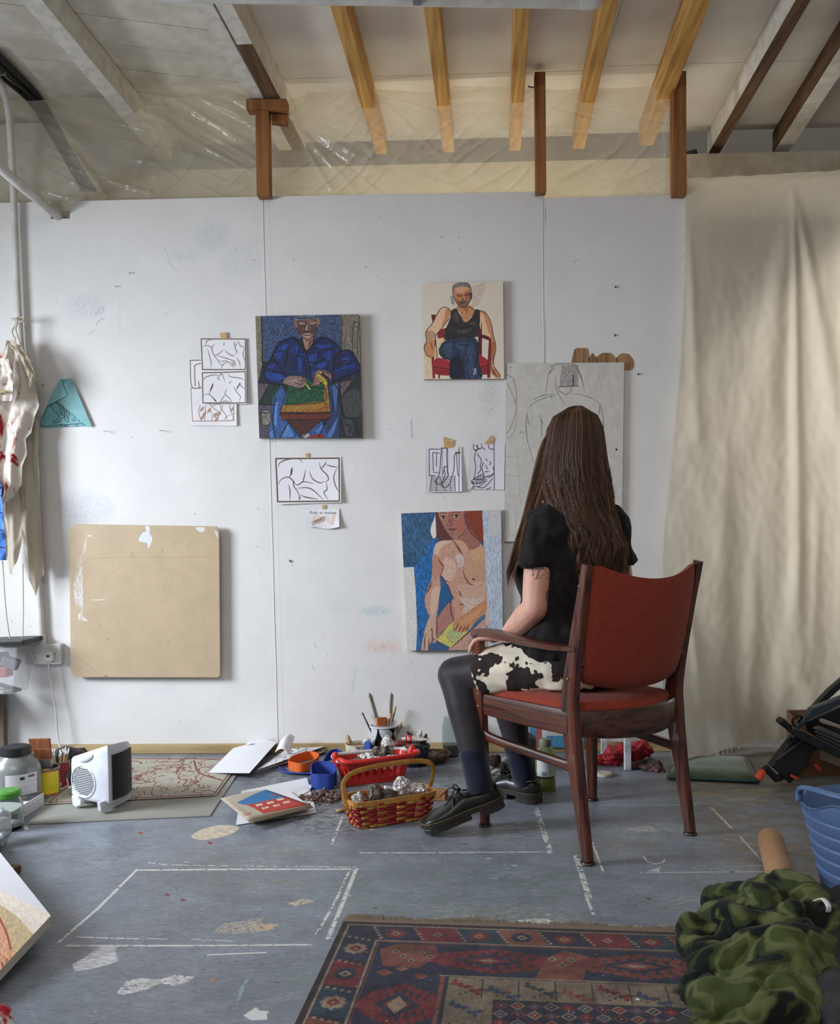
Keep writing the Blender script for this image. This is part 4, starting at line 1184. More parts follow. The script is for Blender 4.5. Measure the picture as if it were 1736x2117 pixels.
# far arm and thighs
c.poly([(615,700),(690,740),(730,830),(690,950),(700,1130),(650,1370),(580,1400),(525,1240),(545,1110),(600,960)],A1,smooth=True,tex=TT);c.poly([(620,720),(690,760),(720,830),(680,940),(620,980)],(178,122,102),smooth=True,alpha=0.8)
c.poly([(600,1110),(690,1080),(640,1360),(590,1390)],A2,smooth=True,alpha=0.8);c.poly([(545,1120),(600,1000),(595,1060),(550,1140)],(130,52,40))
c.poly([(580,1390),(660,1360),(662,1600),(640,1680),(590,1680),(560,1770),(490,1770),(520,1560)],(190,156,134),smooth=True,tex=TT)
c.poly([(710, 1020), (780, 1040), (840, 1200), (660, 1420), (680, 1180)], (26, 80, 130), tex=TT)
c.poly([(660,1430),(810,1240),(850,1450),(720,1560),(655,1640)],(164,112,100),smooth=True,tex=TT);c.poly([(810,1730),(1060,1540),(1210,1400),(1240,1770),(780,1770)],(186,146,130),tex=TT);c.poly([(1010,1680),(1110,1600),(1100,1700),(1030,1730)],(150,96,84),alpha=0.7)
# book and near hand
c.poly([(655,1650),(820,1465),(870,1440),(1010,1560),(820,1735)],(190,182,92),tex=(4,4,0.25));c.poly([(740,1600),(860,1500),(960,1580),(840,1690)],(120,158,150),alpha=0.8,rag=(8,3,0.42));c.poly([(700,1640),(760,1570),(780,1690)],(206,190,80),alpha=0.8)
c.poly([(840,1510),(870,1440),(1010,1340),(1200,1220),(1210,1350),(1100,1450),(1040,1530),(960,1560),(900,1565)],(188,130,92),smooth=True,tex=TT);c.poly([(900,1470),(1100,1330),(1180,1290),(1060,1440)],(204,150,106),smooth=True,alpha=0.7)
c.poly([(1090, 1450), (1200, 1360), (1205, 1390), (1110, 1470)], (50, 110, 140))
# face
c.poly([(690,200),(955,198),(965,260),(1000,400),(900,510),(840,520),(780,450),(715,330)],(158,106,92),smooth=True,tex=TT);c.poly([(870,330),(960,290),(980,380),(900,440)],(170,92,80),smooth=True,alpha=0.8);c.poly([(690,200),(790,200),(780,260),(720,300)],(176,128,110),smooth=True,alpha=0.8);c.poly([(800,210),(850,230),(830,340),(790,350)],(140,80,72),alpha=0.6,smooth=True)
c.poly([(780, 410), (830, 395), (880, 410), (830, 438)], (122, 74, 74), smooth=True)
for cx, cy in ((735, 272), (882, 260)):
    c.poly([(cx-36,cy),(cx,cy-18),(cx+34,cy),(cx,cy+16)],(200,178,166),smooth=True);c.poly([(cx-13,cy-13),(cx+13,cy-13),(cx+13,cy+13),(cx-13,cy+13)],(52,34,32),smooth=True)
    c.line([(cx-38,cy-4),(cx,cy-22),(cx+36,cy-2)],8,(66,34,32));c.line([(cx-40,cy-44),(cx,cy-56),(cx+34,cy-42)],9,(88,44,38))
c.lines([[(800,300),(830,350),(820,372),(790,372)],[(765,350),(775,375)],[(780,412),(830,412),(880,410)],[(800,462),(850,462)],[(990,400),(950,470),(890,515)]],7,(88,46,42))
BR = (92, 44, 44)
c.lines([[(840,535),(900,640),(945,715)],[(960,240),(1000,380),(1080,500),(1180,575)],[(675,740),(700,800),(728,840),(695,940)],[(945,880),(970,960),(1020,1030),(1075,1050)],[(690,950),(740,1000),(795,1015)],[(760,1025),(800,1120),(850,1210)],[(905,1110),(920,1150),(940,1180)],[(810,1210),(810,1320),(850,1450)],[(915,1270),(940,1258),(960,1275)],[(655,1360),(658,1500),(665,1620)],[(590,1550),(605,1530),(612,1640),(630,1640),(610,1670),(590,1640)],[(655,1650),(690,1690),(790,1740)],[(820,1735),(930,1640),(1055,1540)],[(905,1460),(870,1540)],[(940,1490),(905,1560)],[(980,1500),(945,1560)],[(1020,1490),(980,1555)],[(845,1510),(860,1555)],[(655,1690),(665,1750),(700,1765)],[(530,1600),(520,1760)],[(575,1640),(570,1760)]],13,BR,taper=True)
c.poly([(1050, 965), (1070, 975), (1092, 965), (1085, 985), (1070, 1000), (1055, 985)], (110, 44, 44))
c.a = c.a * .93 + np.array((204, 192, 184), np.float32) * .07; c.grain(0.07, 2, 3, 3)
tag(wall_panel('painting',C7(Q7),-0.030,0.026,mat_canvas('oil_bare_figure',c,0.55,(240,0.4,0.0012),0.35),'unfinished painting of a bare long-haired figure holding a book, blue ground','painting',mat('linen_edge',(176,160,138),0.8)))

# ---- big pale board with a charcoal figure
QB = [(797, 615), (1575, 608), (1559, 1784), (778, 1800)]
c = Canvas(620, 940, (196, 193, 188), QB)
c.grain(0.03, 40, 50, 1); c.grain(0.02, 3, 3, 2)
CH, GY = (52, 50, 50), (150, 148, 146)
c.lines([[(1084,640),(1120,622),(1180,616),(1240,620),(1280,636)],[(1090,632),(1150,618),(1200,618)],[(1110,625),(1075,690),(1058,805)],[(1115,640),(1085,680)],[(1255,625),(1290,690),(1318,812)],[(1245,620),(1278,680),(1300,740)],[(1118,700),(1125,770),(1150,830),(1185,886)],[(1130,740),(1150,795),(1195,818),(1225,790),(1240,690)],[(1140,770),(1275,762)],[(965,856),(1030,828),(1105,812)],[(985,868),(1060,838),(1140,815)],[(1235,812),(1330,830),(1430,880)],[(1098,820),(1092,850)],[(940,900),(925,990),(935,1120),(980,1275)],[(930,950),(945,1030)],[(985,868),(945,900)],[(1018,950),(1030,1030),(1025,1120)],[(1022,975),(1038,1010)],[(1405,865),(1430,930),(1440,1030),(1436,1110)],[(1418,880),(1412,950)],[(1030,1080),(1045,1095)]],4,CH,rag=(2,2,0.28),taper=True)
for i in range(46):
    x = 1152 + i * 2.4; c.line([(x + 12, 625), (x - 4 + i * 0.3, 768)], 2.2, (104, 102, 102), alpha=0.75, rag=(2, 3, 0.3))
c.line([(1145,768),(1210,765)],5,(92,66,66));c.line([(1210,760),(1275,764)],3,CH);c.line([(1240,690),(1240,760)],6,(60,58,58))
c.lines([[(800,690),(840,720),(858,800),(858,890),(850,960),(820,1040),(795,1075)],[(800,750),(830,810),(855,880)]],8,(158,142,116),rag=(3,3,0.25));c.lines([[(858,890),(862,1000),(830,1090),(790,1112)]],8,(166,164,160),rag=(3,3,0.25))
c.lines([[(1395, 670), (1420, 740), (1432, 830)]], 4, (170, 140, 138), rag=(2, 3, 0.35))
c.lines([[(790,1230),(880,1238)],[(785,1350),(890,1362)],[(800,1500),(880,1490)],[(785,1540),(880,1580)],[(870,1250),(880,1400),(890,1560)],[(800,1560),(810,1760)],[(850,1560),(860,1700)],[(870,1740),(820,1760)]],10,(178,178,176),rag=(3,3,0.28))
for x,y,r_ in((1525,1184,8),(888,1068,4),(908,1070,3),(1480,1350,3),(820,640,4)):c.poly([(x-r_,y),(x,y-r_),(x+r_,y),(x,y+r_)],(54,46,42),smooth=True)
for k in range(50):
    x,y=RNG.uniform(790,1560),RNG.uniform(610,1790);c.line([(x,y),(x+RNG.uniform(-40,40),y+RNG.uniform(-30,30))],1.5,(176,174,170),alpha=0.5)
tag(wall_panel('drawing_board',C6(QB),-0.016,0.013,mat_canvas('charcoal_board',c,0.65,(60,0.15,0.001),0.3),'large pale grey board with a charcoal figure, behind the seated person','drawing board',mat('board_edge',(130,122,112),0.8)))
pts=C6([(1222,690),(1225,600),(1245,520),(1262,509),(1325,509),(1340,522),(1345,572),(1360,545),(1372,545),(1385,570),(1395,566),(1430,542),(1490,542),(1525,578),(1545,552),(1575,543),(1610,552),(1640,590),(1645,630),(1630,655),(1600,660),(1575,655),(1575,690)])
q = [W(u, v, -0.011) for u, v in pts]
mb = MB(); mb.prism([(p[0], p[2]) for p in q], (0, -0.0, 0), (1, 0, 0), (0, 0, 1), 0.004)
lob = mb.build('lobed_wood', mat_wood('zebra_wood', (156, 118, 78), (104, 70, 42), 0.55, 'Z', 40), None, bevel=0.0012)
tag(lob, 'lobed brown wooden cut-out peeping above the charcoal board', 'wood piece')
for x in (1342, 1392, 1526):
    a, b = W(*C6([(x, 575)])[0], -0.0035), W(*C6([(x + 2, 612)])[0], -0.0035)
    mb = MB(); mb.tube([a, b], 0.0012, 5); mb.build('groove', M_DARK, lob)

# ---- drawings pinned to the wall
SEP = (96, 78, 68)
def framebox(c,q,w=9):c.line(list(q)+[q[0]],w,SEP,smooth=False);c.line(list(q)+[q[0]],w*.6,(112,92,80),smooth=False,rag=(4,4,.5))
QC = [(120, 572), (522, 583), (530, 1143), (138, 1140)]
c = Canvas(300, 420, (222, 220, 224), QC)
c.lines([[(135,590),(230,588)],[(135,590),(150,815),(240,815)],[(172,640),(178,810)],[(172,640),(190,625),(225,618)],[(205,770),(212,810)]],7,SEP)
c.line([(142,830),(158,1105),(505,1100),(500,830),(142,828)],6,(140,108,90),smooth=False);c.line([(165,980),(240,890)],2,(160,140,130))
RB = (150, 112, 88)
c.lines([[(222,970),(210,1030),(232,1100)],[(265,975),(262,1095)],[(300,960),(340,1000),(380,1030),(330,1050),(320,1100)],[(320,980),(380,960),(400,1020)],[(410,970),(408,1010),(440,1060),(425,1090)],[(470,965),(475,1020),(500,1050)],[(300,1000),(320,1040)]],5,(120,92,80))
for x,y in((225,1000),(245,1040),(285,1010),(340,1050),(370,1040),(350,1080),(480,1000),(230,1070)):c.hatch([(x,y),(x+26,y-22),(x+24,y+10),(x-4,y+30)],6,3,RB)
c.line([(445, 1065), (480, 1050), (500, 1075), (480, 1102), (450, 1095), (445, 1065)], 4, RB)
paper('drawing_sheet',C5(QC),-0.0025,mat_canvas('ink_sheet_behind',c,0.7),'white drawing sheet half hidden behind the two-frame ink sheet',curl=0.004)
QA = [(222, 402), (606, 405), (612, 960), (238, 955)]
c = Canvas(320, 460, (224, 222, 226), QA)
framebox(c, [(228, 410), (600, 412), (600, 672), (240, 672)]); framebox(c, [(240, 700), (600, 690), (604, 950), (248, 952)])
c.lines([[(262,470),(275,430),(320,414)],[(240,480),(270,468),(310,480),(330,540),(380,610),(398,645)],[(282,500),(298,560),(312,610),(308,668)],[(335,455),(318,490)],[(420,440),(418,470)],[(345,545),(380,535),(415,500)],[(425,502),(450,530),(490,555),(510,545)],[(340,548),(420,570),(480,590),(525,606)],[(375,600),(450,604),(490,650)],[(400,665),(410,630),(450,605)],[(505,432),(510,480)],[(540,430),(512,480),(528,520),(518,545)],[(538,430),(560,470),(600,485)],[(590,490),(580,540),(596,600)],[(525,570),(550,610),(558,665)],[(480,600),(500,655)],[(492,598),(512,650)],[(505,600),(520,640)]],6,SEP,taper=True)
c.lines([[(250,770),(262,740),(330,718),(390,722)],[(372,745),(400,705),(428,775)],[(360,730),(385,765)],[(460,705),(470,730),(560,745),(590,760)],[(480,770),(462,790)],[(325,790),(305,850),(300,880)],[(245,890),(290,878),(330,910),(350,942)],[(300,880),(360,935)],[(445,830),(430,875),(470,915),(490,945)],[(430,880),(390,940)],[(500,810),(520,850),(560,900),(545,940)],[(555,780),(520,850)],[(555,780),(565,810),(600,835)],[(380,945),(430,935),(480,945)],[(340,920),(360,945)]],6,SEP,taper=True)
c.line([(330, 790), (310, 850)], 12, SEP, taper=True); c.line([(555, 785), (530, 835)], 12, SEP, taper=True)
paper('drawing_sheet',C5(QA),-0.0075,mat_canvas('ink_sheet_two_frames',c,0.7),'white sheet with two framed brown ink torsos, taped over another sheet',curl=0.006,tape=C5([(385,360),(438,352),(447,408),(394,412)]))
QD = [(842, 1408), (1403, 1402), (1408, 1787), (865, 1803)]
c = Canvas(420, 300, (222, 220, 226), QD)
framebox(c, [(856, 1418), (1388, 1414), (1394, 1776), (876, 1782)], 13)
c.lines([[(880,1490),(890,1455),(960,1425),(1050,1420),(1085,1450)],[(880,1640),(900,1600),(960,1575),(1005,1610),(1010,1650),(1050,1710),(1060,1770)],[(968,1640),(980,1700),(978,1770)],[(995,1495),(990,1550),(970,1575)],[(1110,1515),(1095,1590),(1085,1625)],[(1020,1635),(1050,1642),(1090,1615),(1180,1630)],[(1140,1525),(1170,1590),(1230,1625),(1265,1612)],[(1225,1450),(1240,1505),(1290,1560),(1300,1600),(1270,1620)],[(1285,1445),(1240,1510)],[(1280,1470),(1330,1485),(1380,1490)],[(1370,1500),(1345,1580),(1365,1660),(1390,1700)],[(1285,1625),(1290,1680),(1265,1705),(1300,1765)],[(1040,1670),(1120,1665),(1180,1690),(1260,1765)],[(1065,1725),(1120,1745),(1215,1760)],[(1065,1735),(1060,1770)],[(1010,1610),(1020,1635)]],9,SEP,taper=True)
c.line([(996, 1495), (985, 1560)], 16, (78, 62, 54), taper=True)
paper('drawing_sheet',C5(QD),-0.003,mat_canvas('ink_sheet_wide',c,0.7),'wide white sheet with one brown ink torso, under the blue jacket painting',curl=0.008,tape=C5([(1105,1374),(1134,1370),(1138,1412),(1110,1416)]))
QN = [(1105, 1848), (1388, 1838), (1392, 1995), (1115, 2002)]
c = Canvas(260, 160, (220, 219, 224), QN)
c.poly([(1335,1870),(1368,1872),(1345,1975),(1308,1970)],(214,188,172),alpha=0.8);c.poly([(1170,1900),(1250,1905),(1260,1945),(1180,1950)],(214,190,178),alpha=0.7,smooth=True);c.poly([(1262,1900),(1310,1915),(1300,1960)],(212,200,196),smooth=True)
def hand(c, x, y, h, glyphs, w, col):
    for gl in glyphs:
        adv = gl[0]
        for st in gl[1:]: c.line([(x + a * h, y - b * h) for a, b in st], w, col, smooth=len(st) > 2)
        x += adv * h
GL={'B':(.75,[(0,0),(0,1),(.45,.85),(.1,.55),(.5,.3),(0,0)]),'o':(.7,[(.25,.55),(.02,.3),(.25,0),(.5,.3),(.25,.55)]),'d':(.7,[(.45,.5),(.1,.45),(.05,.1),(.4,.1),(.5,1.0),(.5,0)]),'y':(.7,[(.05,.5),(.2,.1),(.45,.1)],[(.5,.5),(.4,-.1),(.1,-.4)]),
      'a':(.7,[(.45,.45),(.1,.45),(.05,.08),(.4,.1),(.48,.5),(.5,0)]),'s':(.6,[(.4,.5),(.1,.42),(.35,.2),(.05,0)]),'m':(.9,[(0,0),(.05,.5)],[(.05,.4),(.25,.5),(.32,0)],[(.32,.4),(.55,.5),(.62,0)]),'c':(.6,[(.42,.48),(.08,.35),(.15,.02),(.45,.1)]),'h':(.65,[(.03,1),(.03,0)],[(.03,.4),(.3,.5),(.42,0)]),'i':(.35,[(.1,.5),(.12,0)]),'n':(.65,[(.02,.5),(.04,0)],[(.04,.4),(.3,.5),(.42,0)]),'e':(.6,[(.08,.28),(.42,.35),(.25,.52),(.05,.25),(.2,.02),(.45,.1)]),' ':(.7,),
      'p':(.7,[(.05,.5),(.05,-.4)],[(.05,.4),(.4,.45),(.35,.05),(.05,.1)]),'t':(.5,[(.2,.9),(.2,.05),(.35,.02)],[(.02,.55),(.4,.58)]),'l':(.35,[(.1,1),(.1,0)]),'u':(.65,[(.05,.5),(.1,.02),(.4,.08),(.45,.5),(.48,0)]),'r':(.5,[(.05,.5),(.06,0)],[(.06,.35),(.35,.5)]),'T':(.7,[(.3,1),(.3,0)],[(0,1),(.62,1)]),'R':(.7,[(0,0),(0,1),(.42,.8),(.05,.5),(.5,0)]),'A':(.75,[(0,0),(.3,1),(.6,0)],[(.12,.4),(.5,.4)]),'N':(.75,[(0,0),(0,1),(.5,0),(.5,1)]),'S':(.65,[(.45,.9),(.1,.8),(.4,.35),(.05,0)])}
hand(c, 1145, 1882, 22, [GL[k] for k in 'Body as machine'], 3.2, (70, 62, 62))
c.line([(1160,1955),(1262,1905),(1266,1935),(1168,1985),(1160,1955)],4.5,(110,76,60),smooth=False);c.line([(1252,1910),(1262,1938)],3,(110,76,60))
for k in range(6):c.line([(1174+k*13,1972-k*6.4),(1178+k*13,1950-k*6.4),(1186+k*13,1966-k*6.4)],4,(90,56,44))
paper('note',C5(QN),-0.003,mat_canvas('handwritten_note',c,0.7),'small torn note with handwriting and a brown sketch, lowest on the wall','note',curl=0.010,tape=C5([(1245,1806),(1275,1806),(1275,1843),(1248,1846)]),wavy=0.006)

QK = [(253, 1166), (495, 1170), (497, 1468), (257, 1472)]
c = Canvas(300, 370, (214, 212, 220), QK); K = (38, 36, 38)
for i in range(18):c.poly([(258,1180+i*16),(264,1178+i*16),(264,1186+i*16),(258,1186+i*16)],(186,186,192))
c.lines([[(280,1185),(282,1362)],[(280,1185),(355,1186)],[(305,1208),(308,1330)],[(305,1208),(350,1212)],[(330,1215),(330,1300)],[(282,1362),(320,1362)],[(480,1170),(478,1465)],[(462,1215),(470,1350),(478,1362)],[(455,1212),(490,1208)]],4.5,K)
c.lines([[(365,1175),(358,1240),(352,1330),(340,1375),(320,1400),(345,1420),(372,1395),(388,1350)],[(402,1172),(398,1230),(404,1330),(408,1360),(380,1400),(362,1425),(390,1440),(420,1410),(430,1370),(445,1320),(448,1230),(460,1215)],[(385,1300),(372,1350)],[(360,1180),(405,1178)],[(395,1300),(380,1310),(388,1350)]],5,K)
for i in range(16):c.line([(362+(i%3),1190+i*11),(372,1196+i*11)],3,K);c.line([(398,1186+i*11),(408,1194+i*11)],3,K)
for i in range(10): c.line([(292 - i, 1372 + i * 10), (455, 1366 + i * 10.5)], 3, K, alpha=0.9)
c.lines([[(300,1362),(285,1468)],[(448,1360),(455,1465)],[(310,1340),(345,1342)],[(455,1205),(488,1210)],[(470,1195),(475,1222)],[(350,1372),(390,1465)],[(330,1380),(330,1465)],[(420,1420),(425,1465)]],3.5,K)
paper('sketch_sheet',C6(QK),-0.003,mat_canvas('marker_legs',c,0.7),'small sketchbook page with black marker legs and feet',curl=0.009,tape=C6([(375,1102),(445,1126),(438,1176),(377,1176)]))
QL = [(553, 1145), (783, 1147), (777, 1455), (536, 1450)]
c = Canvas(290, 370, (212, 210, 219), QL)
for i in range(18):c.poly([(546,1160+i*16),(553,1158+i*16),(553,1166+i*16),(546,1167+i*16)],(184,184,190))
c.lines([[(710,1148),(712,1455)],[(575,1150),(575,1180),(600,1195)],[(590,1160),(610,1180),(630,1175)],[(600,1155),(602,1180)],[(625,1150),(632,1172),(650,1185)],[(670,1150),(680,1178),(706,1185)],[(590,1195),(580,1240),(588,1300),(582,1350),(575,1380)],[(600,1215),(625,1250),(620,1290),(622,1320),(600,1345)],[(640,1270),(630,1310),(645,1365)],[(655,1245),(665,1260)],[(680,1265),(690,1275),(680,1285)],[(655,1290),(668,1312)],[(650,1332),(675,1330)],[(705,1300),(706,1345),(640,1370)],[(560,1395),(590,1370),(625,1350)],[(558,1400),(575,1420),(560,1450)],[(575,1385),(640,1385),(620,1410),(580,1412)],[(640,1370),(660,1390),(640,1410),(600,1440)],[(570,1450),(590,1430),(640,1440),(700,1380)],[(665,1370),(690,1365),(705,1350)],[(620,1180),(580,1190)],[(655,1455),(690,1440)]],4.5,K)
c.hatch([(580,1372),(640,1340),(650,1400),(590,1420)],7,3,K);c.hatch([(565,1395),(580,1400),(575,1420),(562,1415)],4,3,K)
paper('sketch_sheet',C6(QL),-0.003,mat_canvas('marker_torso',c,0.7),'small sketchbook page with a black marker seated torso, touching the charcoal board',curl=0.004,tape=C6([(645,1150),(690,1093),(712,1110),(702,1152)]))

# ---- folded turquoise paper
M_TEAL = mat('turquoise_paper', (136, 186, 190), 0.7, rgb2=(128, 178, 184), nscale=12)
tp_=thing('folded_paper','turquoise drawing with its sides folded inwards, pinned beside the hanging cloths','drawing',W(25+100,880,-0.01))
def flap(name, pts, y, m, th=0.0008, uvq=None, tilt=0.0):
    q = [W(u, v, y) for u, v in CT(pts)]
    mb = MB(); mb.prism([(p[0], p[2]) for p in q], (0, y, 0), (1, 0, 0), (0, 0, 1), th)
    for i, p in enumerate(mb.v):
        mb.v[i] = (p[0], p[1] - tilt * (i % len(pts)) / len(pts), p[2])
    return mb.build(name, m, tp_)
Qt = [(455, 1150), (1060, 1150), (1060, 1480), (455, 1480)]
c = Canvas(330, 180, (120, 176, 182), Qt); DK = (34, 44, 52)
c.lines([[(478,1340),(470,1400),(478,1450),(600,1448),(980,1415)],[(555,1225),(520,1310),(502,1360)],[(580,1205),(630,1280),(676,1325),(665,1370),(615,1400),(625,1412),(680,1405),(700,1380),(745,1340),(710,1310),(690,1230),(650,1175)],[(690,1190),(740,1260),(750,1330),(755,1390),(785,1400),(790,1370),(770,1330),(775,1240)],[(785,1275),(800,1310),(780,1360)],[(830,1310),(860,1330),(872,1370),(850,1390),(840,1370)],[(900,1350),(920,1380),(905,1392)]],6,DK)
hand(c,690,1462,30,[GL[k]for k in 'TRANS'],5,DK);c.line([(900,1430),(870,1440),(880,1455),(910,1450)],5,DK);c.line([(945,1440),(985,1432)],6,DK)
o=flap('backing_sheet',[(460,1477),(475,1345),(545,1215),(690,915),(825,905),(1040,1440),(1020,1456)],-0.0025,mat_canvas('turquoise_ink',c,0.7),0.001)
a, b, d_ = W(*CT([(455, 1480)])[0], -.0025), W(*CT([(1060, 1480)])[0], -.0025), W(*CT([(455, 1150)])[0], -.0025)
uv_planar(o, a, b - a, d_ - a)
flap('folded_flap', [(725, 972), (825, 905), (1056, 1450), (1020, 1467), (665, 1172), (782, 1105)], -0.012, M_TEAL, tilt=0.004)
flap('folded_flap', [(538, 1220), (560, 1165), (688, 915), (705, 935), (776, 1102), (640, 1172)], -0.017, M_TEAL, tilt=0.003)

# ---- blank buff board with clipped corners
pts = [(155.5, 1083.5), (446, 1088), (453, 1099), (455, 1396), (450, 1400.5), (155.5, 1400), (146, 1391), (142.5, 1095)]
yb = -0.040
q = [W(u, v, yb) for u, v in pts]
bb = [(142, 1083), (456, 1083), (456, 1401), (142, 1401)]
c = Canvas(640, 650, (180, 160, 132), [(495, 288), (1583, 288), (1583, 1392), (495, 1392)])
c.grain(0.02, 80, 80, 1); c.grain(0.02, 3, 3, 2)
wv = dict(rag=(3, 9, 0.36))
c.poly([(640,340),(620,430),(580,560),(545,700),(545,850),(570,870),(600,700),(612,560),(640,460)],(200,192,180),smooth=True,alpha=0.55,rag=(4,22,0.4))
c.poly([(580,640),(605,600),(608,850),(600,930),(640,982),(590,975),(555,960),(590,900),(552,840),(545,720)],(204,204,204),smooth=True,rag=(3,18,0.32));c.poly([(655,365),(675,365),(672,378),(652,376)],(208,208,208));c.line([(630,430),(612,500)],8,(206,206,206),rag=(2,4,.4))
c.poly([(1060,300),(1090,300),(1092,350),(1110,385),(1095,430),(1078,456),(1072,420),(1040,412),(1010,398),(1040,345),(1065,335)],(206,210,218),smooth=True)
c.line([(662, 828), (720, 830), (775, 820)], 7, (204, 204, 200), taper=True)
c.poly([(1415,300),(1485,300),(1480,330),(1450,336),(1425,318)],(210,210,208));c.poly([(1550,320),(1575,340),(1575,380),(1560,350)],(206,204,198))
c.lines([[(640,535),(960,520),(1250,518),(1540,508)],[(905,560),(850,620),(770,690)],[(1065,565),(1180,600),(1300,608)],[(512,1120),(620,1215)],[(512,1230),(580,1260),(700,1350)],[(1360,440),(1400,390)]],2.4,(160,136,104));c.lines([[(908,562),(853,622),(774,692)],[(1068,568),(1180,603)]],2,(206,190,160),alpha=0.6)
for x,y in((967,490),(967,508),(728,1015),(1215,1122),(1180,470),(785,1112)):c.poly([(x-5,y),(x,y-5),(x+5,y),(x,y+5)],(120,100,78))
c.poly([(1495,440),(1550,430),(1550,505),(1498,510)],(184,160,124),alpha=0.6);c.poly([(735,1385),(770,1360),(780,1385)],(120,104,86),rag=(2,2,.5))
for k in range(40):
    e=RNG.uniform(0,1);c.poly([(508+4*math.sin(k),600+k*20),(514,604+k*20),(508,612+k*20)],(214,200,172))if k%3 else None
    c.line([(560 + k * 25, 1389), (575 + k * 25, 1391)], 4, (212, 194, 160), alpha=0.7)
bd=thing('hardboard_panel','blank buff-coloured square board with clipped corners and white paint smears','board',(q[5]+q[3])/2)
mb = MB(); mb.prism([(p[0], p[2]) for p in q], (0, yb + 0.005, 0), (1, 0, 0), (0, 0, 1), 0.010)
o = mb.build('board', mat_canvas('buff_board', c, 0.5, (40, 0.06, 0.001), 0.4), bd, bevel=0.0012)
a, b, d_ = W(142, 1401, yb), W(456, 1401, yb), W(142, 1083, yb)
uv_planar(o, a, b - a, d_ - a)
for dz in(0.08,0.56):mb=MB();mb.box(((q[0][0]+q[1][0])/2,yb+0.020,q[5][2]+dz),(0.56,0.018,0.05));mb.build('back_batten',M_OLDWOOD,bd)

# ---- socket, plug and lead
M_SOCK = mat('white_socket_plastic', (208, 208, 206), 0.35)
s0, s1 = W(52, 1332, -0.036), W(126, 1373, -0.036)
sx, sz, sw, sh = (s0[0] + s1[0]) / 2, (s0[2] + s1[2]) / 2, s1[0] - s0[0], s0[2] - s1[2]
so = thing('wall_socket', 'white double wall socket at the foot of the conduit pipe', 'socket', (sx, -0.018, sz))
mb = MB(); mb.box((sx, -0.015, sz), (sw, 0.028, sh)); mb.build('back_box', M_SOCK, so, bevel=0.004)
mb = MB(); mb.box((sx, -0.033, sz), (sw, 0.008, sh)); mb.build('faceplate', M_SOCK, so, bevel=0.002)
CS = cfrom(0, 1280, 4.4125)
for (u, v, w_, h_) in ((295, 308, .0045, .008), (273, 352, .007, .003), (320, 352, .007, .003)):
    p=W(*CS([(u,v)])[0],-0.0372);mb=MB();mb.box((p[0],-0.0372,p[2]),(w_,0.0006,h_));mb.build('pin_hole',M_DARK,so)
for (u, v) in ((250, 322), (502, 322)):
    p=W(*CS([(u,v)])[0],-0.0375);mb=MB();mb.lathe([(.003,-.0006),(.003,.0006)],8,p,rotx(math.pi/2));mb.build('screw',M_STEEL,so)
for (u, v) in ((355, 292), (384, 270)):
    p=W(*CS([(u,v)])[0],-0.0385);mb=MB();mb.box((p[0],-0.0385,p[2]),(.0105,0.004,.013),rotx(0.15));mb.build('switch',M_SOCK,so,bevel=0.0008)
p = W(*CS([(442, 342)])[0], -0.06)
pl = thing('mains_plug', 'white plug in the right half of the wall socket, its lead running to the heater', 'plug', p)
mb=MB();mb.prism([(-.019,.018),(-.012,.023),(.012,.023),(.019,.018),(.022,-.012),(.014,-.021),(-.014,-.021),(-.022,-.012)],(p[0],-0.050,p[2]),(1,0,0),(0,0,1),0.024);mb.build('plug_body',M_SOCK,pl,bevel=0.004,smooth=40)
mb=MB();mb.lathe([(.0075,-.001),(.0075,.001)],14,(p[0]-.002,-.0625,p[2]+.002),rotx(math.pi/2)@np.diag([1,.75,1]));mb.build('badge',mat('grey_badge',(60,60,62),0.4),pl)
wire=[(100,1372,-.05),(103,1395,-.052),(110,1440,-.05),(115,1470,-.055),(119,1520,-.06),(124,1545,-.09),(127,1562,-.17)]
pw = [W(u, v, y) for u, v, y in wire]
loop = W(129, 1562, -.24)
lp = [loop + np.array((.014 * math.cos(a), -.004 * a, .014 * math.sin(a))) for a in np.linspace(2.4, 2.4 + 2 * math.pi, 12)]
pw2 = [W(u, v, y) for u, v, y in ((134, 1585, -.37), (139, 1610, -.57), (143, 1630, -.73))]
hx = F(147, 1652); pw2 += [np.array((hx[0] + .005, hx[1] + .05, .06)), np.array((hx[0] + .05, hx[1] + .12, .10))]
mb=MB();mb.tube(spline(pw+lp+pw2,5),0.0034,7);mb.build('lead',mat('grey_white_lead',(196,192,188),0.5),pl,smooth=True)

# ---- hooks, nails
def nail(u, v, L=0.03, down=-0.004, r=0.0014, lab=None, m=None):
    p = W(u, v, 0.0); a = p + (0, -L, down)
    mb = MB(); mb.tube([p + (0, .003, 0), a], r, 6); mb.lathe([(r * 2.2, -.0006), (r * 2.2, .0006)], 8, a, rotx(math.pi / 2))
    tag(mb.build('nail', m or M_STEEL), lab, 'nail', 'nails in the white wall')
for u,v,l in((220,891,'steel nail between the turquoise paper and the ink sheets, lower left one'),(335,890,'steel nail just left of the overlapping ink sheets'),(270,564,'small nail high on the left wall board'),(241,592,'small nail below and left of the highest nail on the left board'),(90,795,'dark small nail above the turquoise paper')):
    nail(u, v, 0.03 if v > 800 else 0.012, lab=l)
for u,v,l in((1319,772,'brown screw head right of the lobed wood'),(1271,692,'dark nail high above the charcoal board, second from top'),(1272,592,'dark nail uppermost above the charcoal board'),(600,1158,'thin pale nail low on the middle wall board')):
    nail(u, v, 0.006, r=0.0022, lab=l, m=mat('rusty_nail', (92, 70, 52), 0.6))

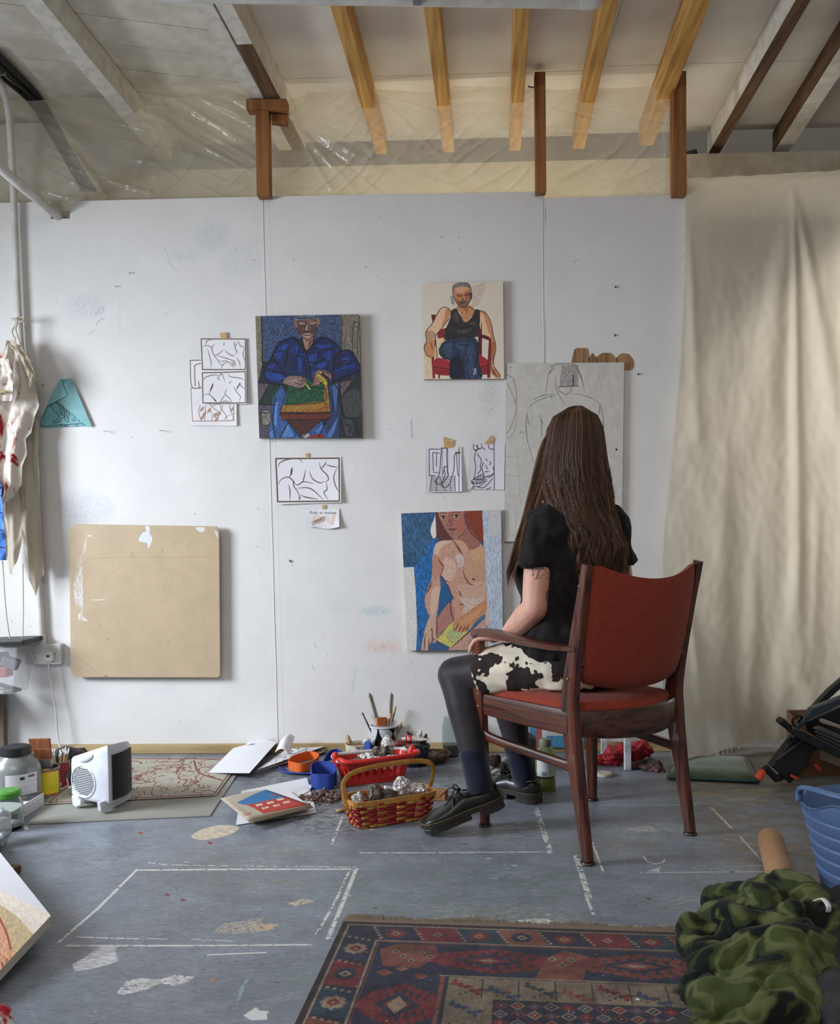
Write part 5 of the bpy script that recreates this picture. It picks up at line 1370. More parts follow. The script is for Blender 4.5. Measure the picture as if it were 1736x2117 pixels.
# ---- cloths hung from the conduit pipe at the left edge
def drape(edgeL, edgeR, y0, y1, waves, amp, nu=50, nv=80, seed=0.0, bottom=None, top=None):
    """hanging cloth between two photo-pixel edges at depths y0 (top) to y1 (bottom)"""
    EL, ER = np.array(edgeL, float), np.array(edgeR, float)
    tl, tr_ = np.linspace(0, 1, len(EL)), np.linspace(0, 1, len(ER))
    def fn(u, v):
        l = np.array([np.interp(v, tl, EL[:, k]) for k in (0, 1)]); r = np.array([np.interp(v, tr_, ER[:, k]) for k in (0, 1)])
        q = l + (r - l) * u
        if bottom is not None:
            bx = np.array(bottom, float)
            q[1] += (np.interp(u, bx[:, 0], bx[:, 1])) * max(0, (v - .6) / .4) ** 1.5
        y = y0 + (y1 - y0) * v
        p = W(q[0], q[1], y)
        a = amp * (0.35 + 0.65 * v)
        k=math.sin(u*waves*2*math.pi+seed+1.3*math.sin(v*3+seed))*a+0.35*a*math.sin(u*waves*4.7*math.pi+v*5+seed)
        k += 0.012 * mnoise.noise(Vector((u * 5 + seed, v * 9, seed))) + 0.004 * mnoise.noise(Vector((u * 16, v * 28, seed)))
        return p + np.array((0, k, 0))
    mb = MB(); mb.grid(fn, nu, nv)
    return mb
M_LINEN = mat_cloth('cream_linen', (196, 186, 168), 0.25, 0.5, 500)
def stained(name, base, col, scale, lo, hi, seed):
    m, nt, b = _new(name)
    tc=nt.nodes.new('ShaderNodeTexCoord');mp=nt.nodes.new('ShaderNodeMapping');mp.inputs['Location'].default_value=(seed,seed,0);mp.inputs['Scale'].default_value=(1,1,0.6)
    nt.links.new(tc.outputs['Object'], mp.inputs['Vector'])
    n=nt.nodes.new('ShaderNodeTexNoise');n.inputs['Scale'].default_value=scale;n.inputs['Detail'].default_value=7;n.inputs['Roughness'].default_value=0.62;n.inputs['Distortion'].default_value=0.8
    nt.links.new(mp.outputs['Vector'], n.inputs['Vector'])
    sx_ = nt.nodes.new('ShaderNodeSeparateXYZ'); nt.links.new(tc.outputs['Object'], sx_.inputs[0])
    ad=nt.nodes.new('ShaderNodeMath');ad.operation='MULTIPLY_ADD';ad.inputs[1].default_value=-0.9;nt.links.new(sx_.outputs['X'],ad.inputs[0]);nt.links.new(n.outputs['Fac'],ad.inputs[2])
    r = nt.nodes.new('ShaderNodeValToRGB'); e = r.color_ramp.elements
    e[0].position, e[0].color = lo, lin(base); e[1].position, e[1].color = hi, lin(col)
    nt.links.new(ad.outputs[0], r.inputs['Fac']); nt.links.new(r.outputs['Color'], b.inputs['Base Color'])
    b.inputs['Roughness'].default_value = 0.9; b.inputs['Specular IOR Level'].default_value = 0.1
    _bump(nt, b, tc.outputs['Object'], 420, 0.4, 0.0015, 3)
    return m
M_STAIN = stained('red_stained_cotton', (206, 198, 188), (142, 42, 46), 17, 0.54, 0.62, 2.0)
mb=drape([(8,760),(-4,850),(-2,1000),(6,1150)],[(70,770),(80,880),(84,1010),(92,1180)],-.06,-.075,2.5,0.014,seed=1.0,
           bottom=[(0, -10), (.14, 30), (.24, 34), (.36, 0), (.44, -46), (.52, -20), (.62, 16), (.8, 58), (.87, 20), (1, 4)])
o=tag(mb.build('linen_cloth',M_LINEN,smooth=True),'long cream linen cloth hanging to a point, behind the red-stained one','cloth')
mb=drape([(14,705),(-20,760),(-40,850),(-40,1000)],[(34,702),(58,742),(74,800),(79,838),(66,862),(62,893),(51,906),(53,935),(45,958),(42,990),(24,1008)],-.10,-.15,2.0,0.020,seed=2.2,bottom=[(0,60),(.6,50),(1,20)])
o = thing('stained_cloth', 'white cotton cloth with dark red paint stains, knotted to the pipe', 'cloth', W(20, 1000, -.13))
mb.build('cloth', M_STAIN, o, smooth=True)
mb=drape([(20,716),(38,735),(50,760),(62,800)],[(40,712),(60,742),(76,782),(68,798)],-.150,-.165,1.2,0.010,16,24,seed=.5);mb.build('folded_corner',M_LINEN,o,smooth=True)
mb=drape([(-30,735),(-30,770),(-40,830)],[(18,742),(30,780),(24,828)],-.185,-.20,1.5,0.012,20,24,seed=.9);mb.build('stained_fold',M_STAIN,o,smooth=True)
M_STR = mat('cotton_string', (196, 186, 168), 0.85, bump=(400, 0.4))
mb = MB(); kn = W(38, 665, -.065)
mb.tube([kn+np.array((.026*math.cos(a),-.004-.026*math.sin(a)*.0-.018*math.sin(a),.006*math.sin(2*a)+.01))for a in np.linspace(0,2*math.pi,16)],0.0032,6)
mb.tube(spline([kn+(.0,-.03,.008),kn+(.004,-.034,-.02),kn+(-.012,-.035,-.05),W(33,705,-.10)],5),0.004,6);mb.tube(spline([kn+(.006,-.03,.01),kn+(.012,-.036,-.015),kn+(.004,-.034,-.045),W(42,712,-.11)],5),0.004,6)
mb.tube(spline([kn+(.02,-.02,.012),kn+(.04,-.03,.01),kn+(.034,-.034,-.008),kn+(.012,-.034,-.006)],5),0.0028,6)
mb.build('knotted_string', M_STR, o, smooth=True)
cb = Canvas(120, 400, (86, 128, 206)); cb.grain(.08, 3, 3)
for y in (60, 150, 240, 330, 372): cb.line([(0, y), (120, y + 6)], 5, (50, 40, 84), raw=True)
for x in (30, 88): cb.line([(x, 0), (x + 4, 400)], 4, (150, 190, 236), raw=True)
mb = drape([(-50, 985), (-46, 1060), (-42, 1160)], [(1, 1000), (8, 1080), (12, 1158)], -.215, -.235, 1.0, 0.008, 16, 40, seed=.3)
tag(mb.build('blue_cloth',mat_canvas('blue_check_cotton',cb,0.9,(420,.4,.0012),0.1),smooth=True),'blue checked cloth at the left edge in front of the linen','cloth')
for pp,l in((((5,1160,-.17),(12,1260,-.14),(22,1332,-.13)),'left one of two thin cords hanging below the cloths'),(((47,1165,-.1),(48,1260,-.1),(46,1332,-.11)),'right one of two thin cords, hanging just left of the conduit')):
    mb = MB(); mb.tube(spline([W(*q) for q in pp], 8), 0.0026, 6); tag(mb.build('cord', M_STR, smooth=True), l, 'cord')
p = W(3, 809, -.215); mb = MB()
mb.box(p+(-.012,0,.003),(.07,.01,.006),roty(.12));mb.box(p+(-.012,0,-.005),(.07,.01,.006),roty(-.05));mb.lathe([(.004,-.007),(.004,.007)],8,p+(-.02,0,-.001),rotx(math.pi/2))
tag(mb.build('clothes_peg', M_BATTEN, bevel=.001), 'wooden clothes peg gripping the stained cloth at the left edge', 'peg')
# ------------------------------------------------------------------ armchair
CC=np.array((1.239,-1.084,0.0));CF=np.array((-0.588,0.809,0.0));CR=np.array((0.809,0.588,0.0));UP=np.array((0,0,1.0))
def L(x, y, z): return CC + CR * x + CF * y + UP * z
M_ROSE = mat_wood('rosewood_upright', (98, 48, 30), (40, 20, 14), 0.32, 'Z', 60, coat=0.25, bump=0.05)
M_ROSE2 = mat_wood('rosewood_rail', (92, 48, 32), (40, 21, 16), 0.32, 'Y', 60, coat=0.25, bump=0.05, rot=math.radians(36))
M_ROSE3 = mat_wood('rosewood_cross_rail', (84, 48, 34), (38, 22, 17), 0.36, 'X', 60, coat=0.2, bump=0.05, rot=math.radians(36))
M_RED = mat('rust_red_wool', (150, 66, 50), 0.92, rgb2=(132, 55, 42), nscale=180, bump=(700, 0.5, 0.001), sheen=0.08, spec=0.15)
M_FOOT = mat('worn_metal_glide', (74, 62, 52), 0.4, 0.6)
M_BRASS = mat('dull_brass', (150, 124, 80), 0.4, 0.8)
chair=thing('armchair','dark wooden armchair with rust-red upholstered seat and curved back, carrying the seated person','chair',CC)
def rect_sweep(mb, path, wd, side):
    """rectangular section swept on a path; wd = (across side, along depth) per point; side = direction of the width"""
    p = np.array(path); t = np.gradient(p, axis=0); rings = []
    for i in range(len(p)):
        d = t[i] / np.linalg.norm(t[i]); s_ = side - d * (side @ d); s_ /= np.linalg.norm(s_); n = np.cross(d, s_)
        a, b = wd[i][0] / 2, wd[i][1] / 2; k = 0.72
        rings.append([p[i]+s_*x+n*y for x,y in((-a,-b*k),(-a*k,-b),(a*k,-b),(a,-b*k),(a,b*k),(a*k,b),(-a*k,b),(-a,b*k))])
    mb.loft(rings)
def leg(path, wd, nm='leg'):
    q = np.array(path); k = np.linspace(0, 1, len(q)); kk = np.linspace(0, 1, (len(q) - 1) * 5 + 1)
    s_ = spline(q, 5); w_ = np.array([[np.interp(a, k, np.array(wd)[:, c]) for c in (0, 1)] for a in kk])
    mb = MB(); rect_sweep(mb, s_, w_, CR); o = mb.build(nm, M_ROSE, chair, smooth=35)
    mb=MB();f_=q[0]*(1,1,0);mb.lathe([(.008,.012),(.008,.009),(.020,.008),(.022,.004),(.019,.0005)],14,f_);mb.build('foot_glide',M_FOOT,o,smooth=40)
for s in (-1, 1):
    leg([L(s*.222,-.226,.010),L(s*.222,-.193,.2),L(s*.224,-.163,.40),L(s*.226,-.166,.50),L(s*.230,-.203,.68),L(s*.238,-.247,.862)],[(.026,.030),(.032,.040),(.036,.056),(.034,.050),(.028,.040),(.022,.026)])
    leg([L(s*.243,.226,.010),L(s*.245,.231,.2),L(s*.249,.237,.42),L(s*.252,.240,.628)],[(.024,.028),(.029,.038),(.032,.046),(.028,.036)])
    arm=spline([L(s*.252,.258,.632),L(s*.262,.17,.640),L(s*.272,.06,.634),L(s*.266,-.06,.624),L(s*.244,-.15,.618),L(s*.230,-.196,.618)],6)
    n=len(arm);mb=MB();rect_sweep(mb,arm,[(.034+.020*math.sin(math.pi*min(1,i/n*1.25)),.020+.004*math.cos(i/n*3))for i in range(n)],CR);mb.build('armrest',M_ROSE2,chair,smooth=40)
    mb=MB();rect_sweep(mb,[L(s*.232,-.165,.400),L(s*.240,.03,.400),L(s*.246,.225,.402)],[(.022,.072),(.022,.072),(.022,.066)],CR);mb.build('side_rail',M_ROSE2,chair,smooth=35)
    st=spline([L(s*.223,-.178,.268),L(s*.225,-.13,.272),L(s*.238,.1,.287),L(s*.245,.19,.296),L(s*.247,.226,.300)],4)
    n=len(st);mb=MB();rect_sweep(mb,st,[(.020,.026+.034*(2*abs(i/(n-1)-.5))**5)for i in range(n)],CR);mb.build('stretcher',M_ROSE2,chair,smooth=40)
mb = MB(); mb.bar(L(-.235, .232, .395), L(.235, .232, .395), .022, .055); mb.build('front_rail', M_ROSE3, chair, bevel=.003)
xs = np.linspace(-1, 1, 17)
def bow(x, b): return b * (1 - x * x)
mb=MB();mb.loft([[L(.222*x,-.150-bow(x,.075)-o,z)for o,z in((0,.358-bow(x,.012)),(.022,.358-bow(x,.012)),(.024,.36),(.024,.428-bow(x,.004)),(.020,.434-bow(x,.004)),(.002,.434-bow(x,.004)))]for x in xs]);mb.build('rear_rail',M_ROSE3,chair,smooth=35)
# seat cushion and backrest
def seat_pt(u, v, top):
    x = u * 2 - 1; yb_ = -.155 - bow(x, .070); yf = .250 + bow(x, .012)
    e = 1 - max(abs(x) ** 6, abs(v * 2 - 1) ** 6)
    w_ = .226 + .010 * v
    return L(w_*x*(1-.012*(1-e)),yb_+(yf-yb_)*v,(.428+.030*max(0,e)**.4+.006*bow(x,1)*math.sin(math.pi*v))if top else .402)
mb = MB(); mb.grid(lambda u, v: seat_pt(u, v, True), 24, 24, uv=False); N = len(mb.v)
mb.grid(lambda u, v: seat_pt(1 - u, v, False), 24, 24, uv=False)
for i in range(24):
    a = lambda c, r: r * 25 + c
    mb.f+=[(a(i,0),N+a(24-i,0),N+a(23-i,0),a(i+1,0)),(a(i+1,24),N+a(23-i,24),N+a(24-i,24),a(i,24)),(a(0,i+1),N+a(24,i+1),N+a(24,i),a(0,i)),(a(24,i),N+a(0,i),N+a(0,i+1),a(24,i+1))];mb.mi+=[0]*4
mb.build('seat', M_RED, chair, smooth=50)
rings = []
for x in np.linspace(-1, 1, 25):
    zb, ztp = .520 - bow(x, .032), .862 - bow(x, .050)
    if abs(x) > .9: zb += .02 * ((abs(x) - .9) / .1) ** 2; ztp -= .012 * ((abs(x) - .9) / .1) ** 2
    ring = []
    for side in (1, -1):
        for t in (np.linspace(.0, 1, 9) if side == 1 else np.linspace(1, 0, 9)):
            z = zb + (ztp - zb) * t; w_ = (.206 + .016 * t) * x
            y=-.176-.066*((z-.5)/.36)-bow(x,.050)-(.012+.012*math.sin(math.pi*t)**.5)*side*(1 if abs(x)<.97 else .6)
            ring.append(L(w_, y, z + (0.004 * side if t in (0., 1.) else 0)))
    rings.append(ring)
mb = MB(); mb.loft(rings); mb.build('backrest', M_RED, chair, smooth=60)
for s in (-1, 1):
    for z in (.585, .80):
        mb=MB();mb.bar(L(s*.205,-.18-.066*((z-.5)/.36),z),L(s*.232,-.175-.066*((z-.5)/.36),z),.02,.03);mb.build('back_peg',M_ROSE2,chair)
for p in (L(-.262, .232, .435), L(-.262, .232, .395), L(-.2435, -.222, .80), L(-.2435, -.19, .62), L(-.244, -.172, .53)):
    mb = MB(); mb.ball(p + CR * .002 * 0, (.0052, .0052, .0052), 8, 6); mb.build('screw', M_BRASS, chair, smooth=True)

# ------------------------------------------------------------------ seated person
M_SKIN = mat('skin', (214, 166, 146), 0.5, rgb2=(202, 148, 130), nscale=14, bump=(160, 0.06), spec=0.35)
person=thing('person','person with long brown hair in black t-shirt and cow-print shorts, seen from behind','person',(1.2,-1.07,0))
def ring(c, a, b, n=20, ax=CR, ay=CF, tilt=0.0):
    c = np.array(c, float)
    return[c+ax*a*math.copysign(abs(math.cos(t))**.85,math.cos(t))+ay*b*math.copysign(abs(math.sin(t))**.85,math.sin(t))+UP*tilt*math.cos(t)for t in np.linspace(0,2*math.pi,n,endpoint=False)]
TORSO=[((1.215,-1.075,.485),.150,.10),((1.215,-1.075,.53),.172,.124),((1.203,-1.072,.60),.160,.116),((1.178,-1.072,.69),.140,.102),((1.166,-1.075,.79),.138,.098),((1.172,-1.075,.88),.148,.104),((1.190,-1.068,.955),.154,.096),((1.203,-1.062,1.005),.140,.078),((1.210,-1.056,1.035),.095,.062),((1.213,-1.05,1.06),.055,.055)]
HIP = {-1: np.array((1.145, -1.125, .540)), 1: np.array((1.288, -1.022, .540))}
KNEE = {-1: np.array((.818, -.950, .482)), 1: np.array((.965, -.735, .492))}
ANK = {-1: np.array((.889, -1.082, .165)), 1: np.array((1.055, -.757, .11))}
SHO = {-1: np.array((1.090, -1.146, .966)), 1: np.array((1.338, -.967, .966))}
ELB = {-1: np.array((1.064, -1.200, .722)), 1: np.array((1.392, -.890, .725))}
WRI = {-1: np.array((.985, -1.088, .628)), 1: np.array((1.165, -.775, .622))}
bd_ = MB(); bd_.loft([ring(c, a, b) for c, a, b in TORSO])
bd_.capsule([(1.213, -1.05, 1.03), (1.213, -1.043, 1.09), (1.214, -1.035, 1.16)], [.052, .046, .048], 14)
HC = np.array((1.214, -1.030, 1.246))
bd_.ball(HC+(0,-.008,.010),(.072,.090,.094),20,14);bd_.ball(HC+(0,.045,-.03),(.058,.052,.08),16,12) # skull, face
bd_.capsule([HC+(-.04,.04,-.075),HC+(0,.078,-.098),HC+(.04,.04,-.075)],.020,10) # jaw
bd_.capsule([HC+(0,.092,.022),HC+(0,.108,-.012),HC+(0,.112,-.022)],[.008,.011,.013],8) # nose
bd_.capsule([HC+(-.035,.088,.030),HC+(0,.094,.034),HC+(.035,.088,.030)],.009,8) # brow
bd_.capsule([HC+(-.022,.092,-.050),HC+(0,.100,-.048),HC+(.022,.092,-.050)],.0065,8);bd_.capsule([HC+(-.018,.092,-.060),HC+(0,.099,-.062),HC+(.018,.092,-.060)],.007,8)
for s in (-1, 1):
    bd_.capsule([HC+(s*.074,-.012,.012),HC+(s*.078,-.014,-.018),HC+(s*.070,-.006,-.040)],[(.008,.018),(.007,.016),(.006,.010)],8)
    bd_.capsule([SHO[s], SHO[s] * .7 + ELB[s] * .3, SHO[s] * .35 + ELB[s] * .65, ELB[s]], [.050, .047, .044, .040], 16)
    bd_.capsule([ELB[s], ELB[s] * .7 + WRI[s] * .3, ELB[s] * .3 + WRI[s] * .7, WRI[s]], [.040, .043, .034, .026], 14)
    bd_.capsule([(1.213, -1.055, 1.015), SHO[s]], [.046, .046], 12)
    bd_.capsule([HIP[s],HIP[s]*.6+KNEE[s]*.4,KNEE[s]*.85+HIP[s]*.15,KNEE[s]],[(.086,.080),(.078,.074),(.058,.058),.056],18)
    m_ = KNEE[s] * .68 + ANK[s] * .32; back = np.array((.75, -.55, 0)) * .012
    bd_.capsule([KNEE[s],KNEE[s]*.85+ANK[s]*.15+back*.6,m_+back,KNEE[s]*.35+ANK[s]*.65+back*.5,ANK[s]],[.055,.054,.056,.044,.034],18)
    # hand: palm over the thigh, five curled fingers
    d = (KNEE[s] - WRI[s]) * (1, 1, 0); d = d / np.linalg.norm(d) + np.array((0, 0, -.12)); d /= np.linalg.norm(d)
    side = np.cross(d, UP); side /= np.linalg.norm(side)            # to the right of the hand
    nrm_ = np.cross(side, d)
    th = side * (1 if s == -1 else -1)
    w0 = WRI[s]; kn = w0 + d * .088
    bd_.capsule([w0, w0 + d * .045, kn], [(.027, .020), (.040, .016), (.041, .014)], 14, up=nrm_)
    for k, (ln, off) in enumerate(((.066, .030), (.074, .010), (.069, -.010), (.054, -.029))):
        b0=kn+th*off-nrm_*.001;b1=b0+d*ln*.45-nrm_*.007;b2=b1+d*ln*.30-nrm_*.016;b3=b2+d*ln*.16-nrm_*.018
        bd_.capsule([b0 - d * .02, b0, b1, b2, b3], [.0095, .0095, .0088, .0080, .0070], 10)
    t0=w0+d*.022+th*.026;bd_.capsule([t0,t0+d*.030+th*.016-nrm_*.006,t0+d*.056+th*.020-nrm_*.012,t0+d*.074+th*.017-nrm_*.016],[.0135,.0115,.0100,.0080],10)
body = remesh(bd_, 'body', M_SKIN, person, 0.0042, 5)
for s in (-1, 1):
    mb=MB();mb.ball(HC+(s*.030,.083,.012),.0115,12,8);mb.build('eye',mat('eye',(226,222,216),0.2),person,smooth=True)
# clothes
def wrinkle(scale, amp, zdir=1.0, seed=0):
    def f(co, no):
        return np.array([n*amp*(mnoise.noise(Vector((p[0]*scale+seed,p[1]*scale,p[2]*scale*zdir)))+.5*mnoise.noise(Vector((p[0]*scale*2.3,p[1]*scale*2.3+seed,p[2]*scale*2.3*zdir))))for p,n in zip(co,no)])
    return f
M_TEE = mat('black_cotton', (30, 28, 30), 0.9, rgb2=(37, 35, 37), nscale=30, bump=(500, 0.3, 0.001), spec=0.15, sheen=0.05)
mb = MB(); g = .016
tt = [((1.197, -1.070, .562), .176, .132), ((1.190, -1.071, .64), .168, .126)] + [(c, a, b) for c, a, b in TORSO[3:9]]
mb.loft([ring(c, a + g, b + g, 28) for c, a, b in tt] + [ring((1.213, -1.05, 1.058), .068, .066, 28)])
for s in (-1, 1):
    e = SHO[s] * .50 + ELB[s] * .50
    mb.capsule([(1.213, -1.055, 1.018), SHO[s] + (0, 0, .010)], [.060, .062], 14); mb.ball(SHO[s] + (0, 0, .002), .0655, 16, 12)
    mb.tube([SHO[s]*1.0+np.array((0,0,.02)),SHO[s]*.85+ELB[s]*.15,SHO[s]*.68+ELB[s]*.32,e],[(.055,.055),(.065,.063),(.066,.064),(.069,.065)],18,up=CF)
remesh(mb, 't_shirt', M_TEE, person, 0.0062, 5, wrinkle(14, .018, .6, 3))
M_TIGHT=mat('sheer_dark_tights',(33,30,35),0.55,rgb2=(48,42,45),nscale=5,bump=(900,0.15,0.0005),spec=0.25,sheen=0.12)
M_SOCK_ = mat('navy_ribbed_sock', (26, 30, 48), 0.9, bump=(300, 0.4, 0.001), sheen=0.3, spec=0.1)
for s in (-1, 1):
    m_ = KNEE[s] * .68 + ANK[s] * .32; back = np.array((.75, -.55, 0)) * .012; e = .0035
    mb=MB();mb.capsule([HIP[s]*.5+KNEE[s]*.5,KNEE[s]*.85+HIP[s]*.15,KNEE[s]],[.072+e,.060+e,.058+e],20)
    mb.capsule([KNEE[s],KNEE[s]*.85+ANK[s]*.15+back*.6,m_+back,KNEE[s]*.35+ANK[s]*.65+back*.5,ANK[s]*.9+KNEE[s]*.1],[.057+e,.056+e,.058+e,.046+e,.037+e],20)
    remesh(mb, 'tights', M_TIGHT, person, 0.006, 6)
    up_ = (KNEE[s] - ANK[s]); up_ /= np.linalg.norm(up_)
    mb=MB();mb.tube([ANK[s]-up_*.05,ANK[s]-up_*.01,ANK[s]+up_*.035,ANK[s]+up_*.062,ANK[s]+up_*.066,ANK[s]+up_*.088,ANK[s]+up_*.094],[.044,.044,.0445,.0445,.047,.0475,.041],20);mb.build('sock',M_SOCK_,person,smooth=True)
cow=mat('cow_print_cotton',(222,212,192),0.85,rgb2=(50,42,43),nscale=11,lo=0.515,hi=0.525,bump=(400,0.25,0.001),spec=0.15,detail=3)
mb=MB();mb.loft([ring(c,a+.010,b+.010,24)for c,a,b in(((1.215,-1.075,.470),.150,.110),((1.215,-1.075,.53),.178,.132),((1.203,-1.072,.60),.168,.122),((1.188,-1.07,.66),.150,.108))])
for s in (-1, 1):
    q = HIP[s] * .28 + KNEE[s] * .72
    mb.tube([HIP[s]+(.02,-.02,0),HIP[s]*.7+KNEE[s]*.3+(0,0,.004),q+(0,0,.004)],[(.094,.086),(.092,.084),(.086,.080)],22)
remesh(mb, 'cow_print_shorts', cow, person, 0.0065, 4, wrinkle(13, .007, 1, 8))
# shoes
M_LEATHER = mat('polished_black_leather', (18, 17, 18), 0.36, coat=0.15, bump=(40, 0.15, 0.002), spec=0.45)
M_SOLE = mat('dark_rubber_sole', (46, 42, 38), 0.45, bump=(200, 0.1))
M_STITCH = mat('yellow_welt_stitch', (112, 94, 56), 0.7)
M_LACE = mat('black_lace', (18, 18, 20), 0.8)
def shoe(heel, d, pitch, s, label):
    d = np.array(d, float) / np.linalg.norm(d); lat = np.cross(d, UP); lat /= np.linalg.norm(lat)
    fx = d * math.cos(pitch) - UP * math.sin(pitch); fz = UP * math.cos(pitch) + d * math.sin(pitch)
    def S(x, y, z): return heel + fx * x + lat * y + fz * z
    sh = thing('shoe', None, None, heel); sh.parent = person; sh.location = Vector(heel) - person.location; sh['label'] = label
    XS=[0,.008,.03,.065,.10,.135,.17,.205,.235,.258,.272,.278];WS=[.016,.026,.035,.037,.035,.037,.044,.049,.048,.040,.026,.010]
    def foot(k, x0=0, x1=1):
        xs_ = np.linspace(x0, x1, 22); w_ = [np.interp(x, XS, WS) * k for x in xs_]
        return[(x,a+.004*math.sin(x*11)*s)for x,a in zip(xs_,w_)]+[(x,-a+.004*math.sin(x*11)*s)for x,a in zip(xs_[::-1],w_[::-1])]
    def slab(poly, z0, z1): m2.loft([[S(x, y, z0) for x, y in poly], [S(x, y, z1) for x, y in poly]])
    m2=MB();slab(foot(1.10,.0,.278),.020,.036);slab(foot(1.08,.002,.082),.0,.020);slab(foot(1.06,.118,.272),.004,.020)
    m2.build('sole', M_SOLE, sh, bevel=.002, seg=1)
    ft = foot(1.11, -.001, .279)
    m2=MB();m2.tube([S(x,y,.0375)for x,y in ft],.0012,5,closed=True);m2.build('welt_stitching',M_STITCH,sh,smooth=True)
    prof=[(.004,.018,.070),(.014,.029,.083),(.04,.035,.082),(.075,.037,.078),(.105,.036,.082),(.125,.037,.086),(.155,.042,.076),(.185,.046,.064),(.215,.047,.056),(.243,.042,.050),(.262,.030,.042),(.272,.014,.034)]
    rings = []
    for x, w_, h in prof:
        cy_ = .004 * math.sin(x * 11) * s
        rings.append([S(x,cy_+w_*math.copysign(abs(math.cos(t))**.7,math.cos(t)),.034+(h-.034)*max(0,math.sin(t))**.75)for t in np.linspace(0,math.pi,15)])
    m2 = MB(); m2.loft(rings); m2.build('upper', M_LEATHER, sh, smooth=60)
    m2=MB();rim=[(x,np.interp(x,[p[0]for p in prof],[p[1]for p in prof])*.88,np.interp(x,[p[0]for p in prof],[p[2]for p in prof])-.004*(1 if x>.03 else 0))for x in np.linspace(.012,.115,10)]
    m2.tube(spline([S(x,y,z)for x,y,z in rim]+[S(x,-y,z)for x,y,z in rim[::-1]],3,True),.0028,6,closed=True);m2.build('collar',M_LEATHER,sh,smooth=True)
    m2=MB();m2.tube(spline([S(.172,.040,.055),S(.158,.03,.075),S(.150,0,.082),S(.158,-.03,.075),S(.172,-.040,.055)],5),.0022,5);m2.build('seam',M_LEATHER,sh,smooth=True)
    m2 = MB()
    for x in(.128,.142,.156):m2.tube(spline([S(x,.022,.094-(x-.12)*.5),S(x+.004,0,.098-(x-.12)*.5),S(x,-.022,.094-(x-.12)*.5)],4),.0022,5)
    for a in (-1, 1):
        m2.tube(spline([S(.124,0,.092),S(.13,a*.022,.108),S(.142,a*.04,.098),S(.136,a*.022,.094),S(.126,0,.094)],5),.0024,5);m2.tube(spline([S(.124,0,.093),S(.145,a*.02,.105),S(.165,a*.044,.092),S(.19,a*.05,.078)],5),.0019,5)
    m2.ball(S(.126, 0, .096), .006, 8, 6); m2.build('laces', M_LACE, sh, smooth=True)
shoe(np.array((.972,-1.079,.080)),(-.983,-.18,0),math.radians(16.6),-1,'left black lace-up shoe, heel lifted off the floor')
shoe(np.array((1.112, -.800, .0)), (-.79, .61, 0), 0, 1, 'right black lace-up shoe, flat on the floor')
# hair
LV = np.array([  # z, cx, a, cy, b, tilt
    (1.361,1.216,.036,-1.040,.060,0),(1.346,1.213,.062,-1.036,.090,0),(1.312,1.212,.081,-1.034,.106,0),(1.250,1.211,.090,-1.032,.114,0),(1.170,1.208,.102,-1.034,.118,0),(1.105,1.213,.106,-1.042,.112,.1),
    (1.030,1.224,.104,-1.062,.118,.45),(.950,1.258,.098,-1.062,.140,.6),(.880,1.272,.102,-1.052,.148,.6),(.815,1.276,.104,-1.048,.148,.6)])
g_ = np.random.default_rng(21)
def env(z, phi, k=1.0):
    cx, a, cy, b, ti = [np.interp(-z, -LV[:, 0], LV[:, c]) for c in range(1, 6)]
    return np.array((cx + a * k * math.sin(phi), cy - b * k * math.cos(phi) + ti * a * math.sin(phi), z))
BL=np.array([(1.330,1.190,.02,-1.02),(1.300,1.158,.018,-1.015),(1.250,1.128,.022,-1.015),(1.170,1.108,.026,-1.03),(1.105,1.094,.028,-1.06),(1.030,1.064,.024,-1.11),(.950,1.032,.018,-1.165),(.880,1.010,.016,-1.175),(.830,.993,.015,-1.16)])
HV, HF, HCOL = [], [], []
def strand(pts, r, col):
    p = np.array(pts); n = len(p); t = np.gradient(p, axis=0); t /= np.linalg.norm(t, axis=1, keepdims=True) + 1e-9
    s1 = np.cross(t, np.array((.3, 1.0, .2))); s1 /= np.linalg.norm(s1, axis=1, keepdims=True) + 1e-9; s2 = np.cross(t, s1)
    rr = (r * np.r_[np.ones(n - 3), .75, .5, .15])[:, None]
    o = len(HV) * 3 * n if False else sum_v[0]
    q = np.stack([p + rr * s1, p + rr * (-.5 * s1 + .87 * s2), p + rr * (-.5 * s1 - .87 * s2)], 1).reshape(-1, 3)
    HV.append(q); HCOL.append(np.repeat(np.array([col]), len(q), 0)); sum_v[0] += len(q)
    i = np.arange(n - 1)[:, None] * 3; j = np.arange(3)[None, :]; k = (j + 1) % 3
    HF.append((np.stack([i + j, i + k, i + 3 + k, i + 3 + j], -1) + o).reshape(-1, 4))
sum_v = [0]
BASE = [np.array([s2l(c) for c in q]) for q in ((62, 45, 35), (80, 58, 45), (96, 71, 54), (112, 85, 65), (50, 37, 30))]
clumps = []
for i in range(150):
    clumps.append((-1.75+3.5*(i+g_.uniform(-.5,.5))/150,g_.uniform(0,6.28),g_.uniform(.4,1.4),g_.choice(5,p=[.28,.27,.2,.07,.18]),g_.uniform(.80,.885)if g_.random()<.8 else g_.uniform(.86,.95)))
PART = lambda t: np.array((1.219 + .003 * math.sin(t * 9), -1.085 + .12 * t, 1.363 - .012 * (2 * t - 1) ** 2))
